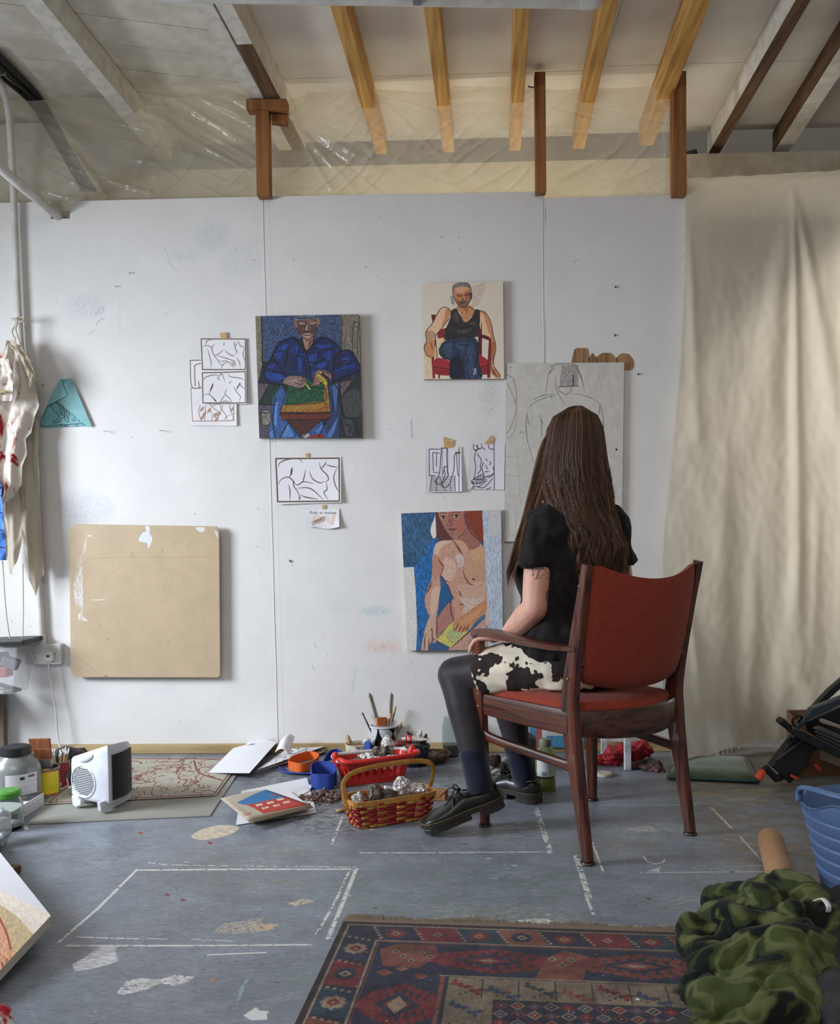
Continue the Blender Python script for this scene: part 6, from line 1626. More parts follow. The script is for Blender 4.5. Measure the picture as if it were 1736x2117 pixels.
for i in range(4600):
    c = clumps[int(g_.integers(0, 150))]
    phi = c[0] + g_.normal(0, .035); lay = g_.uniform(.93, 1.045) if i % 9 else g_.uniform(1.03, 1.07)
    zend = c[4] + g_.normal(0, .012) + (.05 if abs(phi) > 1.35 else 0)
    zs = np.r_[1.362, 1.350, 1.325, np.linspace(1.29, zend, 15)]
    st = PART(np.clip(.5 + phi / 3.4 * .2 + (abs(phi) - .8) * .35 + g_.normal(0, .05), 0, 1))
    pts = []
    for k, z in enumerate(zs):
        f=max(0.0,(1.25-z)/.43);e=env(z,np.clip(phi,-1.95,1.95)*(1-.12*f),lay*(1+.01*math.sin(c[1]+z*50)*f))
        wv_=f*(.014*c[2]*math.sin(c[1]+z*34)+.006*math.sin(2*c[1]+z*61));e=e+np.array((wv_,.5*wv_,0))+g_.normal(0,.0012,3)*f
        w_ = min(1.0, k / 2.2); pts.append(st * (1 - w_) + e * w_)
    strand(pts, g_.uniform(.0005, .0011), BASE[c[3]] * 1.14 * g_.uniform(.8, 1.2) * (1.25 if phi < -.7 else 1))  # strands on the left coloured lighter, as if lit from that side
for i in range(1200):
    a = g_.uniform(-1, 1); b = g_.uniform(-1, 1); ph = round(a * 4) * .9; zend = .835 + g_.normal(0, .022)
    st = PART(g_.uniform(.45, 1)); pts = []
    for k, z in enumerate(np.r_[1.362, 1.35, np.linspace(1.325, zend, 16)]):
        x, w_, y = [np.interp(-z, -BL[:, 0], BL[:, c]) for c in (1, 2, 3)]; f = max(0, (1.25 - z) / .43)
        e=np.array((x+a*w_+.004*f*math.sin(ph+z*30),y+b*(.018+.03*max(0,min(1,(z-1.1)/.15)))+.004*f*math.sin(2*ph+z*26),z));q=min(1,k/2.0);pts.append(st*(1-q)+e*q)
    strand(pts, g_.uniform(.0005, .0011), BASE[[1, 2, 3, 2][int(abs(ph * 3)) % 4]] * g_.uniform(.85, 1.25))
for i in range(40):
    phi = g_.uniform(-1.5, 1.6); z0 = g_.uniform(1.0, 1.2); p = env(z0, phi, 1.03); q = [p]
    dv = np.array((math.sin(phi), -.3, 0)) * .003
    for k in range(10): dv = dv + g_.normal(0, .0012, 3) * (1, .5, .3); p = p + dv + np.array((0, 0, -.008)); q.append(p)
    strand(q, .0003, BASE[2])
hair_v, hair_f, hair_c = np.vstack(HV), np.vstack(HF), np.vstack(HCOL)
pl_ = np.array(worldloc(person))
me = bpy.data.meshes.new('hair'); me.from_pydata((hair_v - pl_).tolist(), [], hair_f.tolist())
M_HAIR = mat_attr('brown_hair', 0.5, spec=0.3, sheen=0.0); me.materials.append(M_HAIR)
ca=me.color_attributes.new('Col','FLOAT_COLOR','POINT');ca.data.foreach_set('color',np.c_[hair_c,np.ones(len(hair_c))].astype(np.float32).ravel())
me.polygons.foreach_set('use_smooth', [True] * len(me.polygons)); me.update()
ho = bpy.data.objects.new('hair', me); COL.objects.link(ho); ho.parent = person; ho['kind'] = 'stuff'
M_HAIRIN = mat('dark_hair_under', (50, 37, 30), 0.7)
mb = MB()
rows = []
for z in (1.322, 1.30, 1.25, 1.17, 1.105, 1.03, .95, .90):
    rows.append([env(z,p,.90)for p in np.linspace(-1.7,1.7,24)]+[env(z,p,.90)*.55+np.array((env(z,0,0)[0],env(z,0,0)[1],z))*.45 for p in np.linspace(1.7,-1.7,24)])
mb.loft(rows); mb.ball(HC + (0, -.006, .010), (.073, .088, .090), 20, 12)
mb.build('hair_underlayer', M_HAIRIN, person, smooth=True)
# fine line tattoos on the upper arm
from mathutils.bvhtree import BVHTree
bv = BVHTree.FromPolygons([v.co + Vector(pl_) for v in body.data.vertices], [tuple(p.vertices) for p in body.data.polygons])
CA = cfrom(860, 800, 2.8)
mb = MB()
for st,r in(([(668,1000),(690,1030),(715,1035),(735,1020)],.0009),([(672,1048),(680,1090),(670,1085)],.001),([(668,1044),(680,1042),(676,1052),(668,1046)],.0016),([(665,1080),(690,1115),(700,1085),(712,1060),(735,1050),(725,1035)],.0008),([(712,1060),(705,1100),(720,1108),(735,1085),(760,1112),(768,1090),(755,1070),(735,1050)],.0008),([(690,1020),(710,1045),(735,1030)],.0011),([(768,1085),(776,1072)],.0008),([(758,1180),(752,1205),(756,1235)],.0022),([(765,1170),(760,1190)],.0008),([(700,1110),(712,1085)],.0008)):
    pts = []
    for u, v in CA(st):
        hit = bv.ray_cast(Vector(CAM), Vector(P(u, v, 'Y', -1.0) - CAM).normalized())
        if hit[0] is not None: pts.append(np.array(hit[0]) + np.array(hit[1]) * .0001)
    if len(pts)>1 and max(np.linalg.norm(np.diff(pts,axis=0),axis=1))<.05:mb.tube(spline(pts,4)if len(pts)>2 else pts,r,4)
if mb.v: mb.build('tattoo', mat('tattoo_ink', (62, 60, 70), 0.6), person)
# ------------------------------------------------------------------ things on the floor, left to right
CB = cfrom(400, 1400, 3.3385)     # crop frames the notes were taken in
CP = cfrom(660, 1400, 6.4154)
CH_ = cfrom(0, 1480, 5.425)
M_GLASS = mat('clear_glass', (226, 232, 230), 0.05, transmission=1.0, ior=1.3)
M_TIN = mat('tin_metal', (170, 168, 164), 0.3, 0.9)
M_BRISTLE = mat('brown_bristle', (132, 76, 36), 0.8, rgb2=(104, 56, 26), nscale=60, stretch=(4, 4, .3), bump=(300, .4, .001))
M_HANDLE = mat('varnished_handle', (192, 138, 76), 0.4)
M_FOIL = mat('crumpled_foil', (222, 222, 222), 0.25, 0.65, rgb2=(120, 112, 108), nscale=26, lo=.5, hi=.8, bump=(70, 1.0, 0.02))
M_FOIL2 = mat('painted_foil', (120, 110, 100), 0.4, 0.5, rgb2=(66, 58, 56), nscale=22, lo=.4, hi=.6, bump=(50, 1.0, 0.012))
M_WHITEP = mat('white_moulded_plastic', (214, 218, 226), 0.35, rgb2=(200, 204, 212), nscale=10)
def sheet_on_floor(name, px, z, m, label, cat, th=0.0006, group=None, bend=None, n=8):
    q = [np.array(P(u, v, 'Z', z)) for u, v in px]        # TL TR BR BL
    def fn(u, v):
        p = (q[3] * (1 - u) + q[2] * u) * (1 - v) + (q[0] * (1 - u) + q[1] * u) * v
        return p + (np.array((0, 0, bend(u, v))) if bend else 0)
    mb = MB(); mb.grid(fn, n, n, thick=th)
    return tag(mb.build(name, m, smooth=35), label, cat, group)

# linocut print on a grey board
sheet_on_floor('grey_board',[(150,1583),(497,1590),(434,1686),(58,1703)],.004,mat('grey_lino',(146,146,138),0.7,rgb2=(138,138,132),nscale=6),'plain grey lino sheet under the fan heater','sheet',.003,n=1)
c = Canvas(560, 300, (168, 164, 150)); c.grain(.04, 6, 6); g_ = np.random.default_rng(5); MR = (112, 52, 50)
c.line([(8, 8), (552, 8), (552, 292), (8, 292), (8, 8)], 5, MR, raw=True, smooth=False)
for k in range(46):
    x, y = g_.uniform(20, 540), g_.uniform(20, 270); p = [(x, y)]; a = g_.uniform(0, 6.3)
    for i in range(7): a += g_.normal(0, .9); p.append((p[-1][0] + 24 * math.cos(a), p[-1][1] + 16 * math.sin(a)))
    c.line(p, g_.uniform(2, 6), MR, raw=True, rag=(4, 4, .2))
for k in range(90):
    x,y=g_.uniform(20,540),g_.uniform(20,280);c.line([(x,y),(x+g_.uniform(-8,20),y+g_.uniform(10,30))],2,MR,raw=True)
c.line([(380,20),(440,120),(545,190)],6,MR,raw=True);c.hatch([(470,60),(540,60),(540,120),(470,120)],5,4,MR,raw=True)
sheet_on_floor('linocut_print',[(205,1566),(500,1567),(446,1644),(92,1662)],.0085,mat_canvas('maroon_linocut',c,0.75),'grey linocut print with maroon lines behind the fan heater','print',.0015,n=1)

# fan heater
A, B, C_ = F(146, 1668)[:2], F(226, 1685)[:2], F(274, 1658)[:2]
D_ = A + (C_ - B)
ht=thing('fan_heater','white fan heater with black front grille on the grey board','heater',((A[0]+C_[0])/2,(A[1]+C_[1])/2,.008))
def lerp(a, b, t): return np.array(a) * (1 - t) + np.array(b) * t
nAB=np.array(((B-A)[1],-(B-A)[0]));nAB/=np.linalg.norm(nAB);nBC=np.array(((C_-B)[1],-(C_-B)[0]));nBC/=np.linalg.norm(nBC)
def rp(P_, Q, R_, r=.018):
    a = P_ + 0; d0 = (Q - P_) / np.linalg.norm(Q - P_); d1 = (R_ - P_) / np.linalg.norm(R_ - P_)
    return [P_ + d0 * r, P_ + (d0 + d1) * r * .28, P_ + d1 * r]
plan=rp(A,D_,B)+[lerp(A,B,.5)]+rp(B,A,C_,.014)+[lerp(B,C_,t)+nBC*.012*math.sin(math.pi*t)for t in(.3,.5,.7)]+rp(C_,B,D_,.014)+rp(D_,C_,A)
def ztop(p, k): return .178 + .062 * np.clip((p - A) @ (B - A) / ((B - A) @ (B - A)), -.1, 1) - k
cen = (A + C_) / 2
mb=MB();mb.loft([[(*(cen+(p-cen)*k),(.030+o if o<.1 else ztop(p,o-.1)))for p in plan]for k,o in((.86,0),(.97,.006),(1,.02),(1.0,.125),(.985,.108),(.93,.1))]);body_h=mb.build('casing',M_WHITEP,ht,smooth=50)
def HF(u, v, o=0.0):  # point on the side face
    p = lerp(A, B, u) + nAB * (o + .0008); return np.array((*p, v))
def GF(t, v, o=0.0):
    p = lerp(B, C_, t) + nBC * (.012 * math.sin(math.pi * t) + o); return np.array((*p, v))
eu = np.array((*(B - A), 0)) / np.linalg.norm(B - A)
mb=MB();cc=HF(.36,.100);mb.tube([cc+eu*.062*math.cos(a)+UP*.056*math.sin(a)for a in np.linspace(0,2*math.pi,28,endpoint=False)],.003,6,closed=True);mb.build('intake_ring',M_WHITEP,ht,smooth=True)
mb = MB()
for i in range(-9, 10):
    for j in range(-8, 9):
        x, z = i * .0062 + (j % 2) * .0031, j * .0064
        if(x/.055)**2+(z/.050)**2<1:mb.box(cc+eu*x+UP*z,(.0030,.0016,.0030),rotz(math.atan2(eu[1],eu[0]))@roty(.78))
tag(mb.build('intake_holes', M_DARK, ht), kind='stuff')
ts = np.linspace(.10, .95, 9)
mb=MB();mb.loft([[GF(t,z,.0012)for t in ts]for z in np.linspace(.045,.205,6)],closed=False,cap=False);mb.build('black_grille',M_BLACKPL,ht,smooth=True)
mb = MB()
for k in range(30): mb.tube([GF(t, .048 + k * .0054, .0028) for t in ts], .0011, 4)
for t in (.25, .45, .65, .85): mb.tube([GF(t, .046, .0022), GF(t, .205, .0022)], .001, 4)
tag(mb.build('grille_slats', mat('glossy_black_slats', (30, 30, 32), 0.3), ht), kind='stuff')
mb=MB();mb.ball(HF(.45,.186,.000),(.040,.008,.014),14,8,rotz(math.atan2(eu[1],eu[0]))@roty(-.34));mb.build('grip',M_WHITEP,ht,smooth=True)
for p, q, h in ((HF(.22, .03), HF(.36, .03), .028), (HF(.88, .03), GF(.9, .03), .040)):
    mb=MB();d=q-p;mb.prism([(-.02,.018),(.012,.018),(np.linalg.norm(d),.004),(np.linalg.norm(d),-.010),(0,-.022),(-.016,-.014)],p+np.array((*nAB,0))*.006,d/np.linalg.norm(d),UP,.016);mb.build('foot',M_WHITEP,ht,bevel=.003)

# jars, tins and paint box in the left corner
def label_canvas(bg, ink, n, seed, blocks=()):
    c = Canvas(220, 150, bg); g = np.random.default_rng(seed)
    for q, col in blocks: c.poly(q, col, raw=True, smooth=len(q) > 5)
    for k in range(n):
        y = 20 + k * 110 / n; x = g.uniform(70, 90)
        while x<200:w_=g.uniform(4,16);c.line([(x,y),(x+w_,y)],2.2,ink,raw=True,smooth=False,alpha=.8);x+=w_+4
    return c
def wrap(c3, r, z0, z1, a0, a1, n=14):
    mb=MB();mb.grid(lambda u,v:(c3[0]+r*math.cos(a0+(a1-a0)*u),c3[1]+r*math.sin(a0+(a1-a0)*u),z0+(z1-z0)*v),n,1);return mb
jc = F(14, 1672) + (0, .075, 0)
t = thing('plastic_jar', 'big clear jar of grey powder with black lid and white label', 'jar', jc)
mb=MB();mb.lathe([(.06,0),(.082,.004),(.084,.012),(.084,.125),(.075,.155),(.05,.172),(.046,.186)],28,jc);mb.build('jar_body',mat('cloudy_jar',(128,132,130),0.25,rgb2=(112,116,116),nscale=9,coat=.4),t,smooth=40)
mb = MB(); mb.lathe([(.050, .176), (.052, .178), (.052, .204), (.046, .208)], 26, jc); mb.build('lid', M_BLACKPL, t, smooth=30)
mb=MB();mb.lathe([(.084,.006),(.0848,.010),(.0848,.045),(.084,.047)],28,jc,cap=False);mb.build('powder',mat('beige_powder',(150,136,112),.8),t,smooth=True)
lc=label_canvas((214,215,218),(120,122,128),3,1,[([(150,12),(200,12),(200,30),(150,30)],(90,90,96)),([(95,25),(110,18),(125,25),(125,38),(110,42),(95,38)],(50,60,70))])
mb = wrap(jc, .0852, .045, .12, -1.55, -.2); mb.build('label', mat_canvas('white_jar_label', lc, .5), t, smooth=True)
yc = F(86, 1650) + (0, .045, 0)
t = thing('yellow_tin', 'yellow food tin holding flat brushes, beside the white paint box', 'tin', yc)
mb=MB();mb.lathe([(.046,0),(.047,.003),(.0465,.006),(.0465,.100),(.048,.103),(.046,.106),(.044,.104),(.044,.012)],28,yc,cap=False);mb.build('can',M_TIN,t,smooth=40)
lc=label_canvas((226,206,44),(120,106,50),9,2,[([(0,60),(20,52),(42,60),(46,90),(30,112),(8,110)],(168,40,34)),([(14,74),(26,74),(26,100),(14,100)],(220,216,206)),([(0,0),(220,0),(220,9),(0,9)],(190,110,50)),([(0,141),(220,141),(220,150),(0,150)],(190,110,50)),([(30,112),(40,118),(34,126),(28,118)],(60,110,50))])
mb = wrap(yc, .0472, .008, .098, -2.9, -.1, 18); mb.build('label', mat_canvas('yellow_tin_label', lc, .4), t, smooth=True)
rc = F(112, 1632) + (0, .042, 0)
t = thing('red_tin', 'red tin full of cotton buds, behind the yellow tin', 'tin', rc)
mb=MB();mb.lathe([(.041,0),(.042,.003),(.042,.098),(.043,.1),(.041,.102),(.039,.1),(.039,.01)],24,rc,cap=False);mb.build('can',M_TIN,t,smooth=40)
lc = label_canvas((152, 36, 40), (206, 170, 160), 6, 3, [([(120, 118), (150, 118), (150, 140), (120, 140)], (214, 210, 206))])
mb = wrap(rc, .0426, .006, .095, -2.9, 0, 18); mb.build('label', mat_canvas('red_tin_label', lc, .4), t, smooth=True)
g_ = random.Random(8)
M_BUD = mat('cotton_bud_tip', (226, 226, 226), .9); M_STICK = mat('bud_stick', (190, 158, 110), .6)
for k in range(26):
    a,r_=g_.uniform(0,6.28),.032*math.sqrt(g_.random());p=rc+np.array((r_*math.cos(a),r_*math.sin(a),.072));q=p+np.array((math.cos(a)*.012,math.sin(a)*.012,g_.uniform(.055,.072)))
    t = thing('cotton_bud', 'cotton bud standing in the red tin', 'cotton bud', p, 'cotton buds in the red tin')
    mb=MB();mb.tube([p,q],.0011,5);mb.build('stick',M_STICK,t);d=(q-p)/np.linalg.norm(q-p);mb=MB();mb.capsule([q-d*.006,q+d*.004],.0026,6);mb.build('tip',M_BUD,t,smooth=True)
def flat_brush(base, up, across, w, h, label, handle=.05, th=.012, m=M_BRISTLE):
    base,up,across=[np.array(q,float)for q in(base,up,across)];up/=np.linalg.norm(up);across/=np.linalg.norm(across);n=np.cross(across,up)
    t = thing('flat_brush', label, 'brush', base)
    def slab(z0,z1,w0,w1,th_):return[[base+up*z+across*a*w_/2+n*b*th_/2 for a,b in((-1,-1),(1,-1),(1,1),(-1,1))]for z,w_ in((z0,w0),(z1,w1))]
    mb = MB(); mb.loft(slab(.03, .03 + h, w, w * 1.06, th)); mb.build('bristles', m, t, bevel=.002)
    mb = MB(); mb.loft(slab(0, .032, w * .98, w * 1.01, th * 1.2)); mb.build('ferrule', M_TIN, t, bevel=.001)
    mb = MB(); mb.loft(slab(-handle, .002, w * .4, w * .9, th)); mb.build('handle', M_HANDLE, t, bevel=.003)
flat_brush(yc+(-.004,-.012,.105),(-.05,0,1),(1,.1,0),.060,.042,'front wide brown brush, bristles up, in the yellow tin')
flat_brush(yc+(-.026,.025,.125),(-.12,0,1),(1,.05,0),.075,.052,'back wide brown brush in the yellow tin, turned left')
p0, p1 = F(24, 1706), F(91, 1664); d = (p1 - p0); L_ = np.linalg.norm(d); d /= L_; n_ = np.array((-d[1], d[0], 0))
t = thing('paint_box', 'long white paint box printed with rows of colour dots', 'box', (p0 + p1) / 2 + n_ * .06)
mb=MB();mb.bar(p0+n_*.06+UP*.022,p1+n_*.06+UP*.022,.12,.044);mb.build('box_body',mat('white_carton',(208,206,204),.6),t,bevel=.001)
c = Canvas(300, 90, (210, 208, 204)); g_ = np.random.default_rng(4)
for i in range(11):
    for j in range(2):c.spots(1,(5,6),[tuple(g_.integers(40,190,3))],(92+i*18,36+j*26,93+i*18,37+j*26),int(i*9+j))
c.poly([(6,24),(62,24),(62,80),(6,80)],(150,160,190),raw=True);c.lines([[(10,34+k*8),(58,34+k*8)]for k in range(6)],1.5,(90,96,120),raw=True)
mb=MB();q=[p0-n_*.0004+UP*.001,p1-n_*.0004+UP*.001,p1-n_*.0004+UP*.043,p0-n_*.0004+UP*.043];mb.add(q,[(0,1,2,3)],[[(0,0),(1,0),(1,1),(0,1)]]);mb.build('printed_side',mat_canvas('colour_dot_print',c,.5),t)
mb=MB();mb.bar(p0*.45+p1*.55+n_*.06+UP*.0447,p1-d*.004+n_*.06+UP*.0447,.112,.0006);mb.build('printed_lid',mat('dark_lid_print',(52,54,62),.5,rgb2=(150,124,60),nscale=26,lo=.6,hi=.66),t)
gc = F(4, 1722) + (0, .045, 0)
t = thing('glass_jar', 'empty glass jar with green lid at the left edge', 'jar', gc)
mb=MB();mb.lathe([(.036,0),(.044,.004),(.046,.012),(.046,.085),(.038,.104),(.036,.112),(.033,.112),(.036,.1),(.043,.084),(.043,.010),(.03,.006)],24,gc,cap=True);mb.build('glass',M_GLASS,t,smooth=40)
mb=MB();mb.lathe([(.040,.106),(.042,.108),(.042,.124),(.036,.129)],24,gc);mb.build('lid',mat('green_lid',(82,148,56),.35),t,smooth=35)
mb=MB();mb.lathe([(.01,.012),(.041,.012),(.041,.022),(.01,.026)],18,gc);mb.build('dregs',mat('milky_dregs',(206,206,200),.5),t,smooth=True)
def heap(name, pts, r, m, label, cat, voxel=.007, amp=.012, sc=18, seed=0, parent_loc=None, group=None, flatz=0.001):
    mb = MB()
    for path, rr in zip(pts, r): mb.capsule([np.array(p, float) for p in path], rr, 12)
    lo = np.array(mb.v).min(0)
    def disp(co, no):
        out=np.array([n*amp*(mnoise.noise(Vector((p[0]*sc+seed,p[1]*sc,p[2]*sc)))+.5*abs(mnoise.noise(Vector((p[0]*sc*2.1,p[1]*sc*2.1+seed,p[2]*sc*2.1)))))for p,n in zip(co,no)])
        out-=np.array([n*amp*.8*max(0,1-7*abs(mnoise.noise(Vector((p[0]*sc*.75+9+seed,p[1]*sc*.75,p[2]*sc*.9)))))**1.5 for p,n in zip(co,no)])
        q = co + out; out[:, 2] += np.maximum(0, flatz - q[:, 2]); return out
    o = remesh(mb, name, m, None, voxel, 3, disp)
    # put the origin at the base of the heap
    if True:
        me = o.data; n = len(me.vertices); co = np.empty(n * 3); me.vertices.foreach_get('co', co)
        off=np.array(o.location);w=co.reshape(-1,3)+off;base=np.array(((w[:,0].min()+w[:,0].max())/2,(w[:,1].min()+w[:,1].max())/2,w[:,2].min()))
        me.vertices.foreach_set('co', (w - base).ravel()); me.update(); o.location = base
    return tag(o, label, cat, group)
def FZ(pts): return [P(u, v, 'Z', z) for u, v, z in pts]
heap('grey_cloth',[FZ([(105,1580,.08),(122,1556,.125),(142,1560,.11),(172,1558,.095)]),FZ([(112,1608,.03),(135,1600,.04),(150,1602,.03)]),FZ([(122,1580,.07),(145,1598,.05)])],[.028,.034,.03],mat('charcoal_cloth',(72,70,72),.9,bump=(300,.3,.001),sheen=.2),'crumpled charcoal cloth behind the red tin and heater','cloth',amp=.016)
heap('plastic_bag',[FZ([(-10,1740,.02),(4,1715,.05),(0,1690,.08)])],[.03],mat('white_bag',(206,212,222),.3,transmission=.3),'white plastic bag below the green-lidded jar','bag',amp=.02,sc=26)
wb = F(38, 1632) + (0, .17, 0)
t = thing('wire_basket', 'small teal wire basket behind the big jar', 'basket', wb)
M_TEALW = mat('teal_wire', (120, 164, 160), .4)
mb = MB()
for k in range(12):
    a=k/12*6.283;mb.tube([wb+(.04*math.cos(a),.04*math.sin(a),.002),wb+(.055*math.cos(a),.055*math.sin(a),.1)],.0018,4)
for z,r_ in((.1,.055),(.05,.0475),(.003,.04)):mb.tube([wb+(r_*math.cos(a),r_*math.sin(a),z)for a in np.linspace(0,6.283,24,endpoint=False)],.002,4,closed=True)
tag(mb.build('wires', M_TEALW, t), kind='stuff')
# storage box on a side table at the left edge
yb_ = -.20
q = [W(-70, 1338, yb_), W(37, 1338, yb_), W(27, 1436, yb_), W(-70, 1436, yb_)]
t = thing('storage_box', 'clear plastic storage box with black lid at the left edge', 'box', (q[3] + q[2]) / 2)
mb=MB();dp=np.array((0,.16,0));mb.loft([[q[3],q[2],q[2]+dp*.9,q[3]+dp*.9],[q[0],q[1],q[1]+dp,q[0]+dp]]);mb.build('tub',mat('cloudy_clear_plastic',(206,206,208),.2,alpha=.25),t,bevel=.008)
mb=MB();a,b=W(-70,1331,yb_-.01),W(50,1329,yb_-.01);mb.box((a+b)/2+(0,.09,0),(b[0]-a[0],.2,.020),roty(-.03));mb.build('lid',M_BLACKPL,t,bevel=.004)
for k,(u,v,col)in enumerate(((5,1388,(150,70,62)),(22,1370,(96,92,100)),(0,1360,(70,66,74)),(10,1418,(120,134,130)),(16,1428,(150,150,146)))):
    p=W(u,v,yb_+.06);mb=MB();mb.box(p,(.07 if k<3 else .10,.06,.045 if k<3 else .016),rotz(.3*k)@roty(.4*(k%2)))
    tag(mb.build('folded_pack',mat('pack_%d'%k,col,.6),bevel=.006),['red pack in the clear storage box','grey pack near the wall side of the storage box','dark pack under the storage box lid','pale green folded cloth near the bottom of the storage box','cream folded cloth lowest in the storage box'][k],'pack')
t = thing('side_table', 'grey wooden side table leg and top under the storage box', 'table', (-1.42, -.14, 0))
z_ = q[3][2]; mb = MB(); mb.box((-1.42, -.13, z_ - .012), (.46, .26, .022)); mb.build('table_top', M_OLDWOOD, t, bevel=.002)
for x,y in((-1.205,-.045),(-1.63,-.045),(-1.63,-.22)):mb=MB();mb.box((x,y,(z_-.023)/2),(.036,.036,z_-.023));mb.build('leg',M_OLDWOOD,t,bevel=.002)

# canvases and scraps at the lower left
Cn, e1, e2 = P(105, 1893, 'Z', .075), P(0, 1762, 'Z', .075), P(0, 2006, 'Z', .045)
a_, b_ = Cn + (e1 - Cn) * 2.6, Cn + (e2 - Cn) * 2.2; d_ = a_ + b_ - Cn
c = Canvas(420, 360, (206, 206, 212), [(-168, 1553), (105, 1893), (-126, 2140), (-399, 1800)])
c.poly(c8([(0,450),(140,500),(308,550),(205,690),(0,560),(-300,300)]),(216,206,192),tex=(6,6,.05));c.poly(c8([(0,540),(110,600),(205,690),(110,830),(20,700),(-300,500)]),(188,166,128),tex=(5,5,.1))
c.poly(c8([(0,620),(40,720),(110,830),(60,880),(30,900),(-20,980),(-300,900),(-200,500)]),(202,150,118),smooth=True,tex=(4,4,.15));c.lines([c8([(0,625),(40,700),(60,770)]),c8([(10,850),(25,880)]),c8([(40,830),(45,870)]),c8([(60,810),(70,850)]),c8([(95,800),(110,830),(80,880)])],5,(150,70,50));c.poly(c8([(60,780),(110,830),(50,910),(0,940)]),(206,160,110),alpha=.6)
mb = MB(); th = np.array((0, 0, -.022)); mb.add([Cn, a_, d_, b_], [(0, 1, 2, 3)], [[(1, 1), (0, 1), (0, 0), (1, 0)]]); mb.cur = 1
mb.add([Cn,a_,d_,b_]+[k+th for k in(Cn,a_,d_,b_)],[(7,6,5,4),(0,4,5,1),(1,5,6,2),(2,6,7,3),(3,7,4,0)],[[(0,0)]*4]*5)
tag(mb.build('canvas',[mat_canvas('foot_painting',c,.5,(240,.3,.001)),mat('pale_canvas_edge',(196,190,178),.8)]),'painted canvas with a bare foot lying at the lower left edge','painting')
lo_=(Cn*.42+a_*.58)*.88+np.array([Cn,a_,d_,b_]).mean(0)*.12;mb=MB();mb.box((lo_[0],lo_[1],.0205),(.12,.06,.041),rotz(.85));tag(mb.build('wood_block',M_OLDWOOD,bevel=.003),'wooden block propping the foot canvas','block')
mb=MB();a,b=F(-30,1803),F(35,1808);mb.bar(a+UP*.011,b+UP*.011,.04,.02);tag(mb.build('wood_offcut',mat_wood('dark_offcut',(110,74,46),(78,50,30),.6,'X'),bevel=.002),'short brown wood offcut behind the foot canvas','offcut')
heap('red_white_bag',[FZ([(-20,2117,.02),(2,2112,.03),(8,2130,.02)])],[.028],mat('red_white_plastic',(206,206,210),.3,rgb2=(170,30,44),nscale=9,lo=.48,hi=.5),'red and white plastic wrapper in the bottom left corner','wrapper',amp=.01)

# sheets of drawings
def inkcanvas(seed, n=26, col=(34, 32, 34), wd=(2, 7)):
    c = Canvas(300, 220, (220, 219, 222)); g = np.random.default_rng(seed)
    for k in range(n):
        x, y = g.uniform(10, 290), g.uniform(10, 210); p = [(x, y)]; a = g.uniform(0, 6.3)
        for i in range(5): a += g.normal(0, .8); p.append((p[-1][0] + 22 * math.cos(a), p[-1][1] + 20 * math.sin(a)))
        c.line(p, g.uniform(*wd), col, raw=True)
    return c
M_INK1, M_INK2 = mat_canvas('black_ink_a', inkcanvas(1), .7), mat_canvas('black_ink_b', inkcanvas(2, 34), .7)
GS = 'loose drawing sheets by the batten'
sheet_on_floor('drawing_sheet',CB([(690,560),(940,488),(890,520),(420,655)]),.012,M_INK2,'lowest black ink drawing sheet, next to the orange strap','drawing',group=GS)
sheet_on_floor('drawing_sheet',CB([(700,452),(800,445),(905,492),(435,640)]),.022,M_INK1,'black ink drawing sheet lying askew above the lowest one','drawing',group=GS,bend=lambda u,v:.010*u*(1-v))
c=Canvas(300,240,(220,221,226));c.lines([[(118,40),(130,34),(150,38),(160,32)],[(126,44),(150,42)],[(110,46),(124,38)]],4,(60,50,50),raw=True)
sheet_on_floor('drawing_sheet',CB([(318,445),(575,482),(385,662),(100,622)]),.030,mat_canvas('mostly_blank_sheet',c,.7),'big white sheet with one small brown mark, leftmost on the pile','drawing',group=GS,bend=lambda u,v:.012*math.sin(u*3)*v+.02*u*v-.022*(1-v)*(1-u))
q = [P(*CB([k])[0], 'Z', z) for k, z in (((560, 520), .05), ((655, 555), .03), ((700, 450), .055), ((600, 455), .07))]
def curl_fn(u, v):
    p=(q[0]*(1-u)+q[1]*u)*(1-v)+(q[3]*(1-u)+q[2]*u)*v;return p+np.array((0,0,.028*math.sin(u*2.6)+.01*v))
mb=MB();mb.grid(curl_fn,14,6,thick=.0006);tag(mb.build('curled_sheet',M_PAPER,smooth=True),'white sheet curling up over the ink drawings','paper')
# straps
def strap(px, w, m, label, name='strap', z=.0, th=.0022, tilt=1.0):
    pts = spline([P(u, v, 'Z', zz) for u, v, zz in px], 8)
    mb = MB(); up_ = np.array((0, 0, 1.0)); t = np.gradient(pts, axis=0); rings = []
    for p, d in zip(pts, t):
        d=d/np.linalg.norm(d);s_=np.cross(d,up_);s_/=np.linalg.norm(s_)+1e-9;a=up_*tilt+s_*(1-tilt);a/=np.linalg.norm(a);n=np.cross(d,a)
        rings.append([p + a * w / 2 + n * th, p - a * w / 2 + n * th, p - a * w / 2 - n * th, p + a * w / 2 - n * th])
    mb.loft(rings); return tag(mb.build(name, m, smooth=30), label, 'strap')
M_ORG,M_BLU=mat('orange_webbing',(206,94,30),.7,bump=(300,.3,.001)),mat('royal_blue_webbing',(38,64,150),.75,bump=(300,.4,.001))
strap([(*CB([(660,610)])[0],.025),(*CB([(740,625)])[0],.025),(*CB([(830,600)])[0],.028),(*CB([(862,560)])[0],.03),(*CB([(800,540)])[0],.03),(*CB([(690,570)])[0],.03),(*CB([(655,600)])[0],.022)],.036,M_ORG,'orange webbing strap coiled under the drawings')
strap([(*CB([(610,625)])[0],.008),(*CB([(640,655)])[0],.006),(*CB([(760,665)])[0],.006),(*CB([(830,660)])[0],.01)],.03,M_BLU,'flat end of blue webbing lying in front of the orange strap',tilt=.25)
